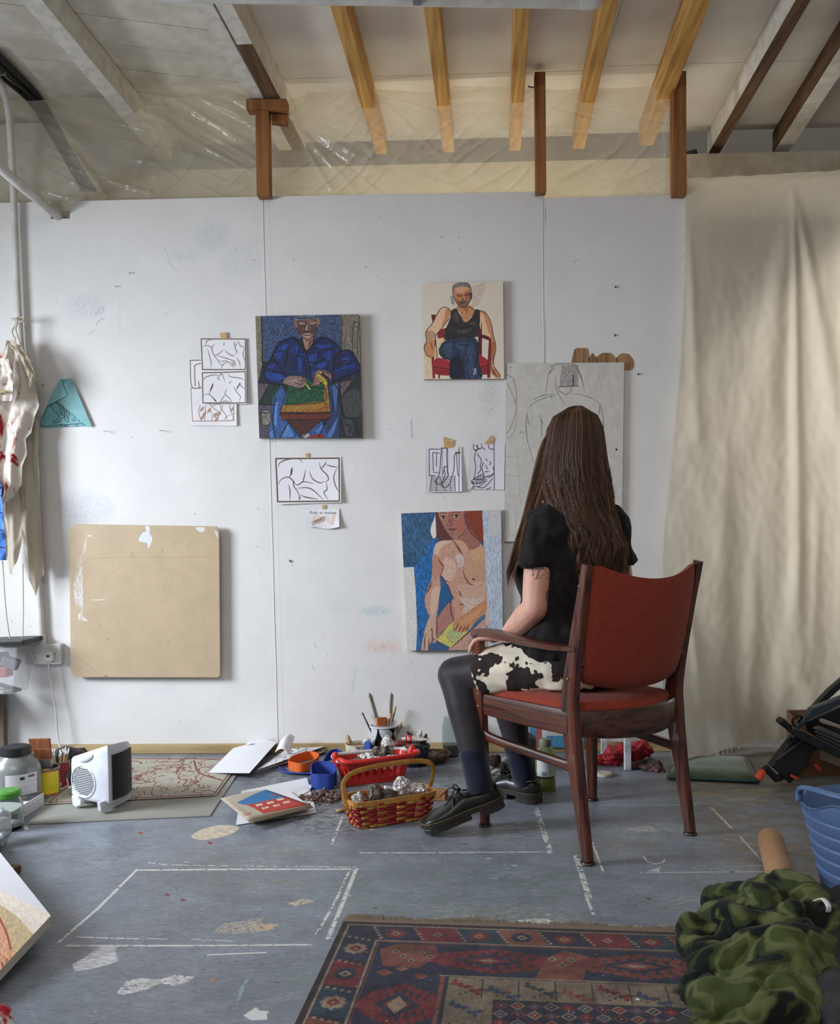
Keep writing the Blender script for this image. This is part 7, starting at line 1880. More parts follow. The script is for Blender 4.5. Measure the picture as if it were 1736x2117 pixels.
strap([(*CB([(890,600)])[0],.022),(*CB([(930,545)])[0],.05),(*CB([(1000,530)])[0],.055),(*CB([(1060,560)])[0],.05)],.05,M_BLU,'blue webbing loop standing between the drawings and the paint tub',tilt=.7)
strap([(*CB([(812,720)])[0],.028),(*CB([(880,725)])[0],.028),(*CB([(970,715)])[0],.028),(*CB([(975,650)])[0],.03),(*CB([(880,630)])[0],.032),(*CB([(815,650)])[0],.03),(*CB([(815,720)])[0],.026)],.060,M_BLU,'wide blue webbing folded in a box shape left of the red basket')
strap([(*CB([(1180,490)])[0],.04),(*CB([(1215,480)])[0],.07),(*CB([(1230,520)])[0],.04)],.05,M_BLU,'dark blue strap loop behind the paint tub')
strap([(*CB([(720,655)])[0],.006),(*CB([(790,630)])[0],.008),(*CB([(835,600)])[0],.012)],.022,M_ORG,'loose orange strap end beneath the orange coil',tilt=.2)
# newspaper, sketchbook and sheets
sheet_on_floor('paper_sheet',CB([(330,785),(782,704),(848,935),(292,1020)]),.003,M_PAPER,'white sheet lying lowest under the newspaper','paper',bend=lambda u,v:.006*u*v)
c=Canvas(300,200,(220,219,222));c.lines([[(180,30),(230,60),(250,50)],[(200,70),(240,90),(270,60),(280,100)],[(220,20),(260,30)]],1.5,(90,88,92),raw=True)
sheet_on_floor('paper_sheet',CB([(400,800),(832,737),(790,790),(480,950)]),.009,mat_canvas('pencil_sheet',c,.7),'white sheet with faint pencil lines poking out beyond the newspaper','paper')
sk=thing('sketchbook','spiral-bound sketchbook under the newspaper, white zigzag binding along its front edge','sketchbook',F(*CB([(590,960)])[0]))
a, b, d_, e = [P(*CB([k])[0], 'Z', .012) for k in ((250, 870), (650, 790), (800, 905), (385, 1000))]
mb=MB();mb.prism([(p[0],p[1])for p in(a,b,d_,e)],(0,0,.015),(1,0,0),(0,1,0),.010);mb.build('pages',M_PAPER,sk)
mb = MB(); zig = []
for k in range(33): p = e + (d_ - e) * k / 32; zig.append(p + np.array((0, -.004, .006 if k % 2 else -.004)) + (0, 0, .004))
mb.tube(zig, .0022, 4); mb.build('spiral_binding', mat('white_wire', (226, 226, 226), .4), sk)
NQ = [(185, 848), (500, 776), (805, 880), (372, 1000)]
c = Canvas(420, 240, (176, 164, 146), NQ); c.grain(.04, 3, 3)
c.poly([(330,860),(520,778),(570,792),(345,882),(290,872)],(52,112,164),smooth=False);c.poly([(290,868),(500,776),(560,790),(350,880)],(52,112,164))
c.poly([(350,882),(570,792),(700,850),(790,878),(480,945),(400,900)],(178,60,50));c.poly([(345,850),(600,800),(620,815),(380,880)],(52,112,164))
for x, y in ((470, 905), (545, 888), (610, 862)):
    for k in range(2):c.poly([(x-60+k*46,y-26+k*20),(x-14+k*46,y-36+k*20),(x-4+k*46,y-24+k*20),(x-46+k*46,y-13+k*20)],(206,194,178))
c.lines([[(x - 40, y - 20), (x + 40, y + 10)] for x, y in ((480, 905), (560, 885))], 5, (178, 60, 50), smooth=False)
c.lines([[(225+k*16,880+k*9),(262+k*16,872+k*9)]for k in range(9)],2,(110,100,90));c.lines([[(330,950),(385,940)],[(340,962),(392,952)]],4,(170,90,70))
npz = [P(*CB([k])[0], 'Z', .028) for k in NQ]
def npf(o):
    def fn(u, v):
        p=(npz[3]*(1-u)+npz[2]*u)*(1-v)+(npz[0]*(1-u)+npz[1]*u)*v;return p+np.array((.004*o,-.003*o,-.0018*o+.004*math.sin(3*u)*v+.006*(1-u)))
    return fn
np_ = thing('newspaper', 'folded newspaper with blue and red front page on the sketchbook', 'newspaper', npz[3])
mb = MB(); mb.grid(npf(0), 12, 8, thick=.0015); mb.build('front_page', mat_canvas('newsprint_front', c, .8), np_, smooth=True)
for k in(1,2,3):mb=MB();mb.grid(npf(k*1.1),10,6,thick=.001);mb.build('inner_page',mat('newsprint_%d'%k,(178-k*6,168-k*6,150-k*6),.85),np_,smooth=True)
# scraps of dried paint and husks
mb = MB(); g_ = np.random.default_rng(6); q0 = F(*CB([(905, 835)])[0])
for k in range(230):
    r_=g_.uniform(.003,.0075);a,d=g_.uniform(0,6.28),abs(g_.normal(0,.042));mb.ball(q0+np.array((d*math.cos(a)*1.3,d*math.sin(a),r_+max(0,.02-d*.4)*g_.random())),(r_*1.2,r_,r_*.8),6,4)
tag(mb.build('husks',mat('dark_husk',(78,52,46),.6,rgb2=(150,130,118),nscale=40,lo=.5,hi=.7)),'small heap of dark husks beside the newspaper','husks',kind='stuff')
heap('dry_leaf',[FZ([(*CB([(830,790)])[0],.006),(*CB([(920,800)])[0],.008),(*CB([(1000,800)])[0],.006)])],[(.006)],mat('brown_leaf',(120,108,92),.8),'dried papery scrap lying on the husks','scrap',amp=.008,voxel=.004)

# ---- baskets and paint things
def paint_tube(p, d, r, Ln, m, cap, label, group, up=(0, 0, 1)):
    p, d = np.array(p, float), np.array(d, float); d /= np.linalg.norm(d); s_, u_, _ = frame_from(d, up)
    t = thing('paint_tube', label, 'paint tube', p, group)
    mb = MB(); rings = []
    for k,(a,w,h)in enumerate(((0,.45,.45),(.06,.95,.95),(.1,1,1),(.35,1.05,.95),(.6,1.12,.75),(.85,1.25,.35),(.97,1.3,.12),(1,1.3,.10))):
        j=wob(p+d*a,60,r*.25,k);rings.append([p+j+d*Ln*a+s_*r*w*math.cos(q)+u_*r*h*math.sin(q)for q in np.linspace(0,6.283,12,endpoint=False)])
    mb.loft(rings); mb.build('tube', m, t, smooth=50)
    mb = MB(); mb.tube([p - d * r * 1.0, p + d * r * .1], [r * .42, r * .5], 10); mb.build('cap', cap, t, smooth=40)
    return t
def foil_lump(p, size, label, group, m=None, R=None, seed=0):
    mb=MB();mb.ball(p,size,18,12,R);mb.v=[tuple(np.array(v)+wob(v,38,.55*min(size),seed)+wob(v,110,.30*min(size),seed+3))for v in mb.v]
    return tag(mb.build('foil_wrap', m or M_FOIL, smooth=False), label, 'foil', group)
M_CAPS = [mat('white_cap', (210, 208, 204), .4), mat('black_cap', (34, 32, 34), .4), mat('red_cap', (166, 36, 40), .4)]
# wicker basket
bl,br_=F(*CP([(540,2028)])[0]),F(*CP([(1480,1875)])[0]);ex=(br_-bl);BW=np.linalg.norm(ex);ex/=BW;ey=np.array((-ex[1],ex[0],0));BD,BH=.11,.088
def K(x, y, z): f = 1 + .16 * z / BH; return bl + ex * (BW / 2 + x * BW / 2 * f) + ey * (BD / 2 + y * BD / 2 * f) + UP * z
wk = thing('wicker_basket', 'red and tan woven basket with arched handle full of foil-wrapped tubes', 'basket', K(0, 0, 0))
M_REDW,M_TANW=mat('red_wicker',(164,44,46),.55,rgb2=(140,36,40),nscale=30),mat('tan_wicker',(196,144,70),.55,rgb2=(172,120,56),nscale=30)
def perim(t):
    t = (t % 1) * 4; k = int(t); f = t - k
    x, y = [(-1 + 2 * f, -1), (1, -1 + 2 * f), (1 - 2 * f, 1), (-1, 1 - 2 * f)][k]
    e = max(abs(x), abs(y)); L2 = (abs(x) ** 6 + abs(y) ** 6) ** (1 / 6); return x / L2, y / L2
NR, NS = 8, 16
for rz in range(NR):
    z = .006 + rz * (BH - .016) / (NR - 1)
    for mi, m in ((0, M_REDW), (1, M_TANW)):
        mb = MB()
        for k in range(NS * 2):
            tan = (k % 2 == 0) if (rz + k // 2) % 2 else (k % 4 == 1 and rz % 3 == 0)
            if tan != (mi == 1): continue
            o = .0025 if (k + rz) % 2 else -.0008; pts = []
            for f in np.linspace(0, 1, 4):
                x,y=perim((k+f)/(NS*2));s_=1+(o*math.sin(math.pi*f)*2)/.09;pts.append(K(x*s_,y*s_,z))
            mb.tube(pts, [(.0013, .0050)] * 4, 6, up=(0, 0, 1))
        if mb.v: tag(mb.build('weave', m, wk, smooth=True), kind='stuff')
mb = MB()
for k in range(NS):x,y=perim((k+.5)/NS);mb.tube([K(x*.985,y*.985,.002),K(x*.985,y*.985,BH)],[(.003,.001)]*2,4)
tag(mb.build('stakes', M_TANW, wk), kind='stuff')
mb = MB(); rings = []
for t in np.linspace(0, 1, 40, endpoint=False):
    x,y=perim(t);rings.append([K(x*s_,y*s_,z)for s_,z in((1.05,BH-.014),(1.05,BH+.004),(.98,BH+.004),(.98,BH-.014))])
mb.loft(rings + [rings[0]], cap=False); mb.build('rim', M_TANW, wk, smooth=30)
mb = MB(); mb.box(K(0, 0, .004), (BW * .96, BD * .96, .006), np.c_[ex, ey, UP]); mb.build('base', M_TANW, wk)
HB=[K(-1.03,-.2,.05),K(-1.06,-.15,.11),K(-1.0,-.1,.150),K(-.72,-.05,.178),K(0,0,.188),K(.72,0,.184),K(1.0,.05,.160),K(1.06,.1,.11),K(1.03,.15,.05)]
hp = spline(HB, 6); mb = MB(); mb.tube(hp, [(.0085, .0028)] * len(hp), 8, up=ey); mb.build('handle', M_TANW, wk, smooth=40)
GFo = 'foil-wrapped paint tubes in the wicker basket'
for k,(x,y,z,sz,m,l)in enumerate(((-.78,-.1,.085,(.024,.022,.020),M_FOIL,'silver foil twist at the left end of the wicker basket'),(-.38,-.2,.095,(.027,.018,.036),M_FOIL2,'dark grey stained foil wrap standing second from the left in the wicker basket'),(.0,.0,.088,(.03,.018,.018),M_FOIL2,'reddish stained tube lying in the middle of the wicker basket'),(.30,.0,.102,(.030,.020,.040),M_FOIL,'tall crumpled foil wrap right of the middle of the wicker basket'),(.68,-.15,.092,(.036,.026,.018),M_FOIL,'bright white-and-silver foil at the right end of the wicker basket'),(-.1,-.4,.078,(.03,.016,.012),M_FOIL2,'flat stained foil at the front of the wicker basket'))):
    foil_lump(K(x, y, z), sz, l, GFo, m, np.c_[ex, ey, UP] @ roty(.3 * math.sin(k * 2.1)), k)
paint_tube(K(-.12,.1,.105),ex+(0,0,-.2),.011,.07,M_FOIL,M_CAPS[2],'paint tube with red cap in the wicker basket',GFo)
# red plastic basket behind
rl,rr_=F(*CP([(330,1500)])[0])+(0.0,.02,0),F(*CP([(1230,1400)])[0])+(0,.02,0);ex2=rr_-rl;RW=np.linalg.norm(ex2);ex2/=RW;ey2=np.array((-ex2[1],ex2[0],0));RD,RH=.125,.095
def K2(x,y,z):f=.86+.22*z/RH;return rl+ex2*(RW/2+x*RW/2*f)+ey2*(RD/2+.02+y*RD/2*f)+UP*z
M_REDP=mat('red_plastic',(200,50,42),.35,rgb2=(186,44,38),nscale=20);M_WHP=mat('paint_smeared_white',(206,202,194),.5,rgb2=(120,100,90),nscale=40,lo=.58,hi=.66)
rb=thing('plastic_basket','red plastic basket with white rim, full of stained paint tubes, behind the wicker basket','basket',K2(0,0,0))
mb = MB(); N4 = 64
for t in range(N4):
    a, b = perim(t / N4), perim((t + 1) / N4)
    for z0, z1, skip in ((.004, .022, 0), (.022, .068, 1), (.068, RH, 0)):
        if skip and t % 2: continue
        for s_ in(1,):mb.add([K2(a[0],a[1],z0),K2(b[0],b[1],z0),K2(b[0],b[1],z1),K2(a[0],a[1],z1)]+[K2(q[0]*.965,q[1]*.965,z)for q,z in((a,z0),(b,z0),(b,z1),(a,z1))],[(0,1,2,3),(7,6,5,4),(3,2,6,7),(0,4,5,1),(0,3,7,4),(1,5,6,2)])
mb.build('shell', M_REDP, rb)
mb = MB(); mb.box(K2(0, 0, .004), (RW * .86, RD * .86, .006), np.c_[ex2, ey2, UP]); mb.build('base', M_REDP, rb)
mb=MB();mb.tube([K2(*[1.03*q for q in perim(t)],RH+.002)for t in np.linspace(.36,1.02,34)],[(.007,.0075)]*34,8);mb.build('white_rim',M_WHP,rb,smooth=True)
hp=spline([K2(-1.0,-.3,RH+.004),K2(-.96,-1.0,RH+.010),K2(-.80,-1.35,RH+.006),K2(0,-1.5,RH+.008),K2(.84,-1.38,RH+.012),K2(1.10,-1.0,RH+.014),K2(1.04,-.2,RH+.01)],6);mb=MB();mb.tube(hp,.0095,10);mb.build('handle',M_REDP,rb,smooth=True)
for s in(-1,1):mb=MB();mb.capsule([K2(s*1.02,-.35,RH-.01),K2(s*1.02,-.35,RH+.022)],.014,10);mb.build('handle_hinge',M_REDP,rb,smooth=True)
GFr = 'stained tubes in the red basket'
for k,(x,y,z,sz,m,l)in enumerate(((.42,.1,.125,(.024,.020,.042),M_FOIL,'tall open foil pouch sticking up from the red basket'),(.22,-.15,.108,(.036,.022,.024),M_FOIL2,'yellow-grey stained pouch leaning in the red basket'),(-.1,.2,.088,(.034,.024,.018),M_FOIL,'grey crumpled foil at the middle of the red basket'),(-.5,-.1,.075,(.036,.03,.018),M_FOIL2,'dark stained wrap at the left in the red basket'),(.05,-.5,.082,(.05,.02,.014),M_FOIL,'flattened silver tube under the red handle'),(.62,-.3,.08,(.03,.026,.018),M_FOIL2,'stained foil at the right in the red basket'))):
    foil_lump(K2(x, y, z), sz, l, GFr, m, np.c_[ex2, ey2, UP] @ roty(.4 * math.sin(k * 1.7)), 20 + k)
for k,(x,y,l)in enumerate(((-.3,.3,'silver tube with white cap at the back of the red basket'),(-.2,-.4,'silver tube with black cap at the front of the red basket'),(.3,-.6,'striped silver tube below the tall pouch'))):paint_tube(K2(x,y,.095),(1,.3-.3*k,-.12+.1*k),.010,.08,M_FOIL,M_CAPS[k],l,GFr)
# brush pot
pc_ = F(*CP([(850, 1035)])[0]) + (0, .055, 0)
t = thing('brush_pot', 'white plastic pot streaked with black paint, holding brushes', 'pot', pc_)
mb=MB();mb.lathe([(.044,0),(.047,.003),(.060,.115),(.066,.117),(.066,.123),(.060,.124),(.057,.119),(.045,.008),(.01,.006)],28,pc_);mb.build('pot_body',mat('grey_white_pot',(196,196,200),.4),t,smooth=40)
def spill(a0, wd, z0, z1, s_):
    def fn(u, v):
        z=z0+(z1-z0)*v;r_=.0475+(z-.003)*.1145+.0012;a=a0+(u-.5)*wd*(.65+.5*math.sin(v*5+s_));return pc_+np.array((r_*math.cos(a),r_*math.sin(a),z))
    mb = MB(); mb.grid(fn, 8, 14); mb.build('paint_spill', mat('glossy_black_paint', (16, 16, 17), .2), t, smooth=True)
spill(-1.95, .75, .01, .116, 0); spill(-.75, .8, .06, .116, 2)
def round_brush(a, b, r, label, mh, mbr, kb=.22, kf=.25):
    a, b = np.array(a, float), np.array(b, float); d = b - a; tt_ = thing('paint_brush', label, 'brush', a)
    c1, c2 = a + d * (1 - kb - kf), a + d * (1 - kb)
    mb = MB(); mb.tube([a, a + (c1 - a) * .6, c1], [r * .45, r * .9, r * .75], 8); mb.build('handle', mh, tt_, smooth=True)
    mb = MB(); mb.tube([c1, c2], [r * .78, r], 10); mb.build('ferrule', M_TIN, tt_, smooth=40)
    mb=MB();mb.capsule([c2,(c2+b)/2,b-d*.03],[(r*1.0,r*.8),(r*1.3,r*.9),(r*.75,r*.5)],10);mb.build('bristles',mbr,tt_,smooth=True)
def BP(u, v, y): q = CP([(u, v)])[0]; return W(*q, pc_[1] + y)
M_GRYB,M_DKH,M_LTB=mat('paint_caked_bristle',(112,100,84),.8),mat('dark_handle',(52,38,34),.5),mat('pale_bristle',(190,164,112),.8)
round_brush(BP(830,800,.01),BP(660,175,.02),.0105,'tallest brush in the pot with a rounded grey-brown head, leaning left',M_HANDLE,M_GRYB,.25,.32)
round_brush(BP(930,800,.01),BP(955,195,.015),.0080,'upright brush with silver ferrule and greenish tip',M_HANDLE,mat('green_grey_bristle',(122,128,110),.8),.14,.32)
round_brush(BP(900,820,-.02),BP(1015,375,-.03),.0060,'slim brush with tan tip leaning right in the pot',M_DKH,M_LTB,.22,.42)
round_brush(BP(735,820,-.01),BP(565,462,-.02),.0042,'thin dark brush handle leaning far left out of the pot',M_DKH,M_DKH,.1,.1)
round_brush(BP(985,800,0),BP(1090,600,-.01),.0075,'short brush with pale bristles at the right rim of the pot',M_HANDLE,M_LTB,.45,.2)
round_brush(BP(960,800,.02),BP(1050,600,.02),.0050,'short orange-handled brush next to the pale one',mat('orange_handle',(190,96,40),.4),M_HANDLE,.1,.1)
flat_brush(BP(825,740,-.005),(.04,0,1),(1,-.05,0),.040,.040,'wide orange-brown flat brush in the middle of the pot',.06,.014,mat('orange_bristle',(150,76,26),.8,rgb2=(120,56,20),nscale=50,stretch=(4,4,.3)))
# navy basket, paint tub, bowl
nc = F(*CP([(1240, 1210)])[0]) + (0, .06, 0)
t=thing('navy_basket','dark navy ribbed plastic basket of paint tubes','basket',nc);M_NAVY=mat('navy_plastic',(34,42,62),.5,rgb2=(60,66,80),nscale=50,lo=.55,hi=.7)
mb=MB();mb.lathe([(.048,0),(.050,.002),(.066,.078),(.062,.080),(.047,.008),(.01,.006)],28,nc);mb.build('bowl',M_NAVY,t,smooth=40)
mb = MB()
for k in range(30):a=k/30*6.283;mb.tube([nc+(.0505*math.cos(a),.0505*math.sin(a),.003),nc+(.0665*math.cos(a),.0665*math.sin(a),.078)],.003,5)
tag(mb.build('ribs', M_NAVY, t, smooth=True), kind='stuff')
mb=MB();mb.tube([nc+(.067*math.cos(a),.067*math.sin(a),.080+.002*math.sin(a*15))for a in np.linspace(0,6.283,60,endpoint=False)],.0042,6,closed=True);mb.build('rim',M_NAVY,t,smooth=True)
GN='paint tubes in the navy basket';M_TR=mat('red_banded_tube',(190,40,44),.4);M_TW=mat('white_tube',(206,202,196),.35,.2,bump=(40,.6,.006));M_TB=mat('brown_red_tube',(112,46,44),.4,bump=(40,.6,.006))
paint_tube(nc+(-.035,-.01,.112),(1,.05,-.03),.0135,.105,M_TW,M_CAPS[0],'big white tube with red shoulder on top of the navy basket',GN)
mb=MB();mb.tube([nc+(-.032,-.01,.112),nc+(-.005,-.0088,.1115)],.0142,14);mb.build('red_band',M_TR,bpy.data.objects['paint_tube.004']if 'paint_tube.004' in bpy.data.objects else t,smooth=40)
paint_tube(nc+(-.075,-.02,.098),(.9,.1,-.12),.014,.075,M_TB,M_CAPS[1],'brown-red tube lying left on the navy basket',GN);paint_tube(nc+(.03,.0,.135),(-.2,.2,-1),.012,.07,M_FOIL,M_CAPS[0],'silver tube standing up in the navy basket',GN);paint_tube(nc+(.052,.01,.118),(-.3,.1,-1),.010,.06,M_FOIL2,M_CAPS[1],'rightmost silver tube in the navy basket',GN);paint_tube(nc+(-.02,.03,.125),(.5,.1,-.7),.011,.06,M_FOIL2,M_CAPS[1],'dark tube behind the big white tube in the navy basket',GN)
foil_lump(nc + (.0, -.02, .082), (.05, .03, .014), 'crumpled stained wrap filling the navy basket', GN, M_FOIL2, None, 40)
tc_ = F(*CP([(500, 1085)])[0]) + (0, .055, 0)
t=thing('paint_tub','round white tub crusted with dried paint, left of the brush pot','tub',tc_);mb=MB();mb.lathe([(.050,0),(.053,.003),(.056,.052),(.059,.054),(.056,.056),(.052,.05),(.05,.03),(.01,.028)],26,tc_);mb.build('tub',mat('crusted_white',(196,188,172),.6,rgb2=(120,104,84),nscale=34,lo=.55,hi=.66),t,smooth=40)
mb=MB();mb.lathe([(.01,.040),(.045,.042),(.050,.036)],18,tc_);mb.build('paint',mat('mixed_paint',(200,180,120),.5,rgb2=(150,90,60),nscale=50),t,smooth=True)
heap('rag',[[tc_+(.035,.01,.06),tc_+(.06,.02,.055)]],[.014],mat('white_blue_rag',(206,206,204),.8,rgb2=(70,90,150),nscale=40,lo=.6,hi=.64),'white rag with blue spots on the paint tub','rag',amp=.008,voxel=.004)
heap('rag',[[tc_+(-.045,.02,.055),tc_+(-.05,.025,.078)]],[.011],mat('beige_rag',(176,146,116),.8),'beige twisted rag at the left of the paint tub','rag',amp=.008,voxel=.004)
bc = F(*CB([(1660, 606)])[0]) + (0, .05, 0)
t=thing('willow_bowl','shallow brown willow bowl beside the navy basket','bowl',bc);M_WIL=mat('stained_willow',(104,80,58),.6,rgb2=(66,48,38),nscale=40)
for k,(r_,z)in enumerate(((.04,.005),(.050,.013),(.057,.021),(.063,.029),(.067,.037))):mb=MB();mb.tube([bc+(r_*math.cos(a),r_*math.sin(a),z+.0012*math.sin(a*12+k*3.1))for a in np.linspace(0,6.283,40,endpoint=False)],.0045,6,closed=True);mb.build('willow_rod',M_WIL,t,smooth=True)
mb=MB();mb.lathe([(.01,.002),(.042,.003),(.04,.008),(.01,.008)],16,bc);mb.build('base',M_WIL,t);foil_lump(bc+(0,0,.026),(.04,.03,.014),'stained scraps in the willow bowl',None,M_FOIL2,None,51)
mb=MB();p=F(*CB([(1690,850)])[0]);mb.box(p+(0,.02,.016),(.06,.05,.030),rotz(-.2));tag(mb.build('wood_block',mat_wood('light_block',(164,112,66),(134,88,50),.6,'X'),bevel=.002),'small wooden block right of the wicker basket','block')
mb=MB();p=F(*CP([(285,1790)])[0]);mb.ball(p+(0,0,.006),(.018,.012,.006),12,6,rotz(.3));tag(mb.build('shell',mat('yellow_crust',(186,150,92),.5,rgb2=(120,90,60),nscale=50),smooth=True),'yellow crusted scrap left of the wicker basket','scrap')
# ------------------------------------------------------------------ behind and under the chair
CU = cfrom(980, 1440, 3.9455)
bt = F(1130, 1640) + (0, .042, 0)
t = thing('bottle', 'clear plastic bottle part full of yellow-green liquid, beside the right shoe', 'bottle', bt)
mb=MB();mb.lathe([(.034,0),(.0385,.004),(.0385,.135),(.034,.152),(.021,.163),(.019,.168),(.019,.19),(.0165,.19),(.0165,.168),(.03,.152),(.036,.134),(.036,.006),(.01,.003)],26,bt,cap=False);mb.build('bottle_wall',mat('yellowed_clear_plastic',(206,214,160),.12,transmission=.85,ior=1.2,alpha=.75),t,smooth=40)
mb=MB();mb.lathe([(.0355,.004),(.0355,.050),(.001,.050)],24,bt);mb.build('liquid',mat('yellow_green_liquid',(168,172,66),.15,transmission=.3),t,smooth=40)
mb=MB();mb.lathe([(.0215,.166),(.0225,.168),(.0225,.188),(.020,.193),(.0,.193)],20,bt);mb.build('cap',mat('green_grey_cap',(120,126,104),.5),t,smooth=40)
lc=label_canvas((212,214,214),(110,112,116),7,5,[([(0,136),(220,136),(220,150),(0,150)],(28,28,32))]);lc.hatch([(70,100),(70,132),(130,132),(130,100)],14,2.2,(40,40,44),raw=True)
mb = wrap(bt, .0390, .052, .128, -2.6, -.75); mb.build('label', mat_canvas('bottle_label', lc, .5), t, smooth=True)
tc2 = F(1088, 1602) + (0, .05, 0); t = thing('dark_tin', 'old dark solvent tin behind the right leg', 'tin', tc2)
mb=MB();mb.lathe([(.043,0),(.045,.003),(.045,.135),(.04,.143),(.02,.158),(.014,.16),(.014,.185)],22,tc2);mb.build('can',mat('dark_worn_tin',(92,92,86),.4,.7,rgb2=(60,58,54),nscale=20),t,smooth=35)
mb = MB(); mb.lathe([(.017, .183), (.017, .20), (.0, .201)], 16, tc2); mb.build('cap', M_BLACKPL, t, smooth=35)
gj = F(931, 1566) + (0, .035, 0); t = thing('glass_jar', 'tall clear jar against the wall, behind the left shin', 'jar', gj)
mb=MB();mb.lathe([(.03,0),(.036,.003),(.036,.13),(.03,.15),(.028,.17),(.026,.17),(.028,.15),(.034,.13),(.034,.006),(.02,.004)],20,gj);mb.build('glass',M_GLASS,t,smooth=40);mb=MB();mb.lathe([(.0335,.006),(.0335,.05),(0,.05)],18,gj);mb.build('liquid',mat('murky_water',(120,114,100),.2,transmission=.3),t,smooth=40)
heap('rag',[FZ([(1012,1590,.01),(1040,1580,.02),(1062,1572,.015)]),FZ([(1015,1600,.006),(1050,1596,.008)])],[.022,.014],mat('grey_white_rag',(170,166,164),.7,rgb2=(80,70,66),nscale=34,lo=.5,hi=.6),'grey and white rag on the floor between the legs','rag',amp=.016)
mb=MB();p=P(1022,1572,'Z',.05);mb.ball(p,(.028,.02,.024),12,8);mb.v=[tuple(np.array(v)+wob(v,90,.008))for v in mb.v];tag(mb.build('bristle_tuft',mat('dark_bristle_tuft',(52,38,32),.95),smooth=True),'dark brown bristle tuft on the grey rag','brush head')
c=Canvas(200,220,(70,132,168));c.grain(.12,3,12);c.poly([(24,0),(44,0),(44,220),(24,220)],(176,84,84),raw=True);c.poly([(60,120),(200,120),(200,170),(60,170)],(190,196,196),raw=True,tex=(8,2,.1));c.poly([(44,0),(60,0),(60,220),(44,220)],(206,206,204),raw=True)
wall_panel('painting',[(1092,1440),(1206,1440),(1206,1545),(1096,1545)],-.05,.02,mat_canvas('blue_striped_panel',c,.6),'blue and white painted panel standing on the batten behind the chair','painting')
p=F(1248,1604);t=thing('jar_lid','small cream jar lid lying on the floor behind the far chair leg','lid',p);mb=MB();mb.lathe([(.030,0),(.032,.002),(.032,.011),(.029,.013),(.0,.012)],22,p);mb.build('disc',mat('cream_lid',(190,184,164),.4),t,smooth=35)
p=F(1297,1592);t=thing('easel_foot','white painted wooden upright standing by the red rag','easel',p);M_WW=mat('white_painted_wood',(204,204,208),.5,rgb2=(170,168,170),nscale=24)
mb=MB();mb.bar(p+UP*.001,p+UP*.34,.026,.026,(0,1,0));mb.build('upright',M_WW,t,bevel=.002);mb=MB();mb.bar(p+(0,.014,.30),p+(-.05,.26,.33),.024,.03);mb.build('cross_bar',M_WW,t,bevel=.002)
mb = MB(); mb.bar(p + (-.05, .27, .001), p + (-.05, .27, .34), .026, .026, (0, 1, 0)); mb.build('upright', M_WW, t, bevel=.002)
heap('red_cloth',[FZ([(1245,1572,.02),(1268,1566,.03),(1282,1560,.04)]),FZ([(1272,1556,.06),(1308,1548,.06),(1332,1545,.06)]),FZ([(1300,1560,.03),(1322,1560,.03)])],[.026,.030,.026],mat('red_rubbery_cloth',(172,34,46),.5,rgb2=(140,26,38),nscale=14),'crumpled bright red cloth behind the white upright','cloth',amp=.026,sc=28)
heap('floral_cloth',[FZ([(1312,1582,.015),(1340,1576,.022),(1362,1585,.018)]),FZ([(1335,1588,.01),(1368,1590,.012)])],[.022,.02],mat('dark_floral',(58,46,46),.8,rgb2=(120,70,70),nscale=50,lo=.52,hi=.6),'dark patterned cloth beside the dust sheet corner','cloth',amp=.014)
q = [F(1400, 1572), F(1548, 1578), F(1568, 1622), F(1380, 1613)]
def cush(top):
    def fn(u, v):
        p=(q[3]*(1-u)+q[2]*u)*(1-v)+(q[0]*(1-u)+q[1]*u)*v;e=max(0,1-max(abs(2*u-1),abs(2*v-1))**5)**.5
        return p + UP * ((.016 + .020 * e + .003 * mnoise.noise(Vector((u * 4, v * 7, 1)))) if top else .002 + .012 * (1 - e))
    return fn
t=thing('floor_cushion','flat dark green cushion on the floor at the foot of the dust sheet','cushion',np.mean(q,0));M_GRN=mat('dark_green_velvet',(58,78,50),.9,rgb2=(76,90,58),nscale=9,sheen=.3,bump=(200,.4,.001))
mb = MB(); mb.grid(cush(True), 20, 14, thick=.014); mb.build('pad', M_GRN, t, smooth=True)
mb=MB();mb.tube([q[k]*(1-f)+q[(k+1)%4]*f+UP*.012 for k in range(4)for f in np.linspace(0,.9,8)],.006,6,closed=True);mb.build('piping',mat('teal_piping',(40,74,74),.6),t,smooth=True)
mb=MB();a,b=F(1440,1556),F(1496,1556);mb.bar(a+UP*.012,b+UP*.012,.04,.02);tag(mb.build('wood_strip',mat_wood('brown_strip',(116,86,56),(86,60,38),.6,'X'),bevel=.002),'brown wood strip under the edge of the dust sheet','offcut')

# ------------------------------------------------------------------ folded workbench, carton, tub, tube at the right
CK = cfrom(1540, 1360, 5.8827); Yk = -.58
M_BLK=mat('black_painted_steel',(26,27,30),.4,rgb2=(36,38,42),nscale=20,spec=.5);M_BLUK=mat('blue_black_steel',(50,58,70),.35);M_GRYK=mat('grey_rail',(84,84,84),.5)
wbn=thing('folding_workbench','folded black workbench with orange crank handle, leaning at the right edge','workbench',F(1625,1612))
def kp(pts): return [(p[0], p[2]) for p in (W(u, v, Yk) for u, v in CK(pts))]
def plate(name, pts, dy, th, m, bev=.004):
    mb=MB();mb.prism([((x-CAM[0])*(1+dy/(Yk-CAM[1]))+CAM[0],(z-CAM[2])*(1+dy/(Yk-CAM[1]))+CAM[2])for x,z in kp(pts)],(0,Yk+dy,0),(1,0,0),(0,0,1),th);return mb.build(name,m,wbn,bevel=bev)
plate('leg_panel',[(295,1300),(575,935),(700,1000),(850,1085),(735,1240),(755,1275),(520,1512),(460,1450)],.02,.05,M_BLK)
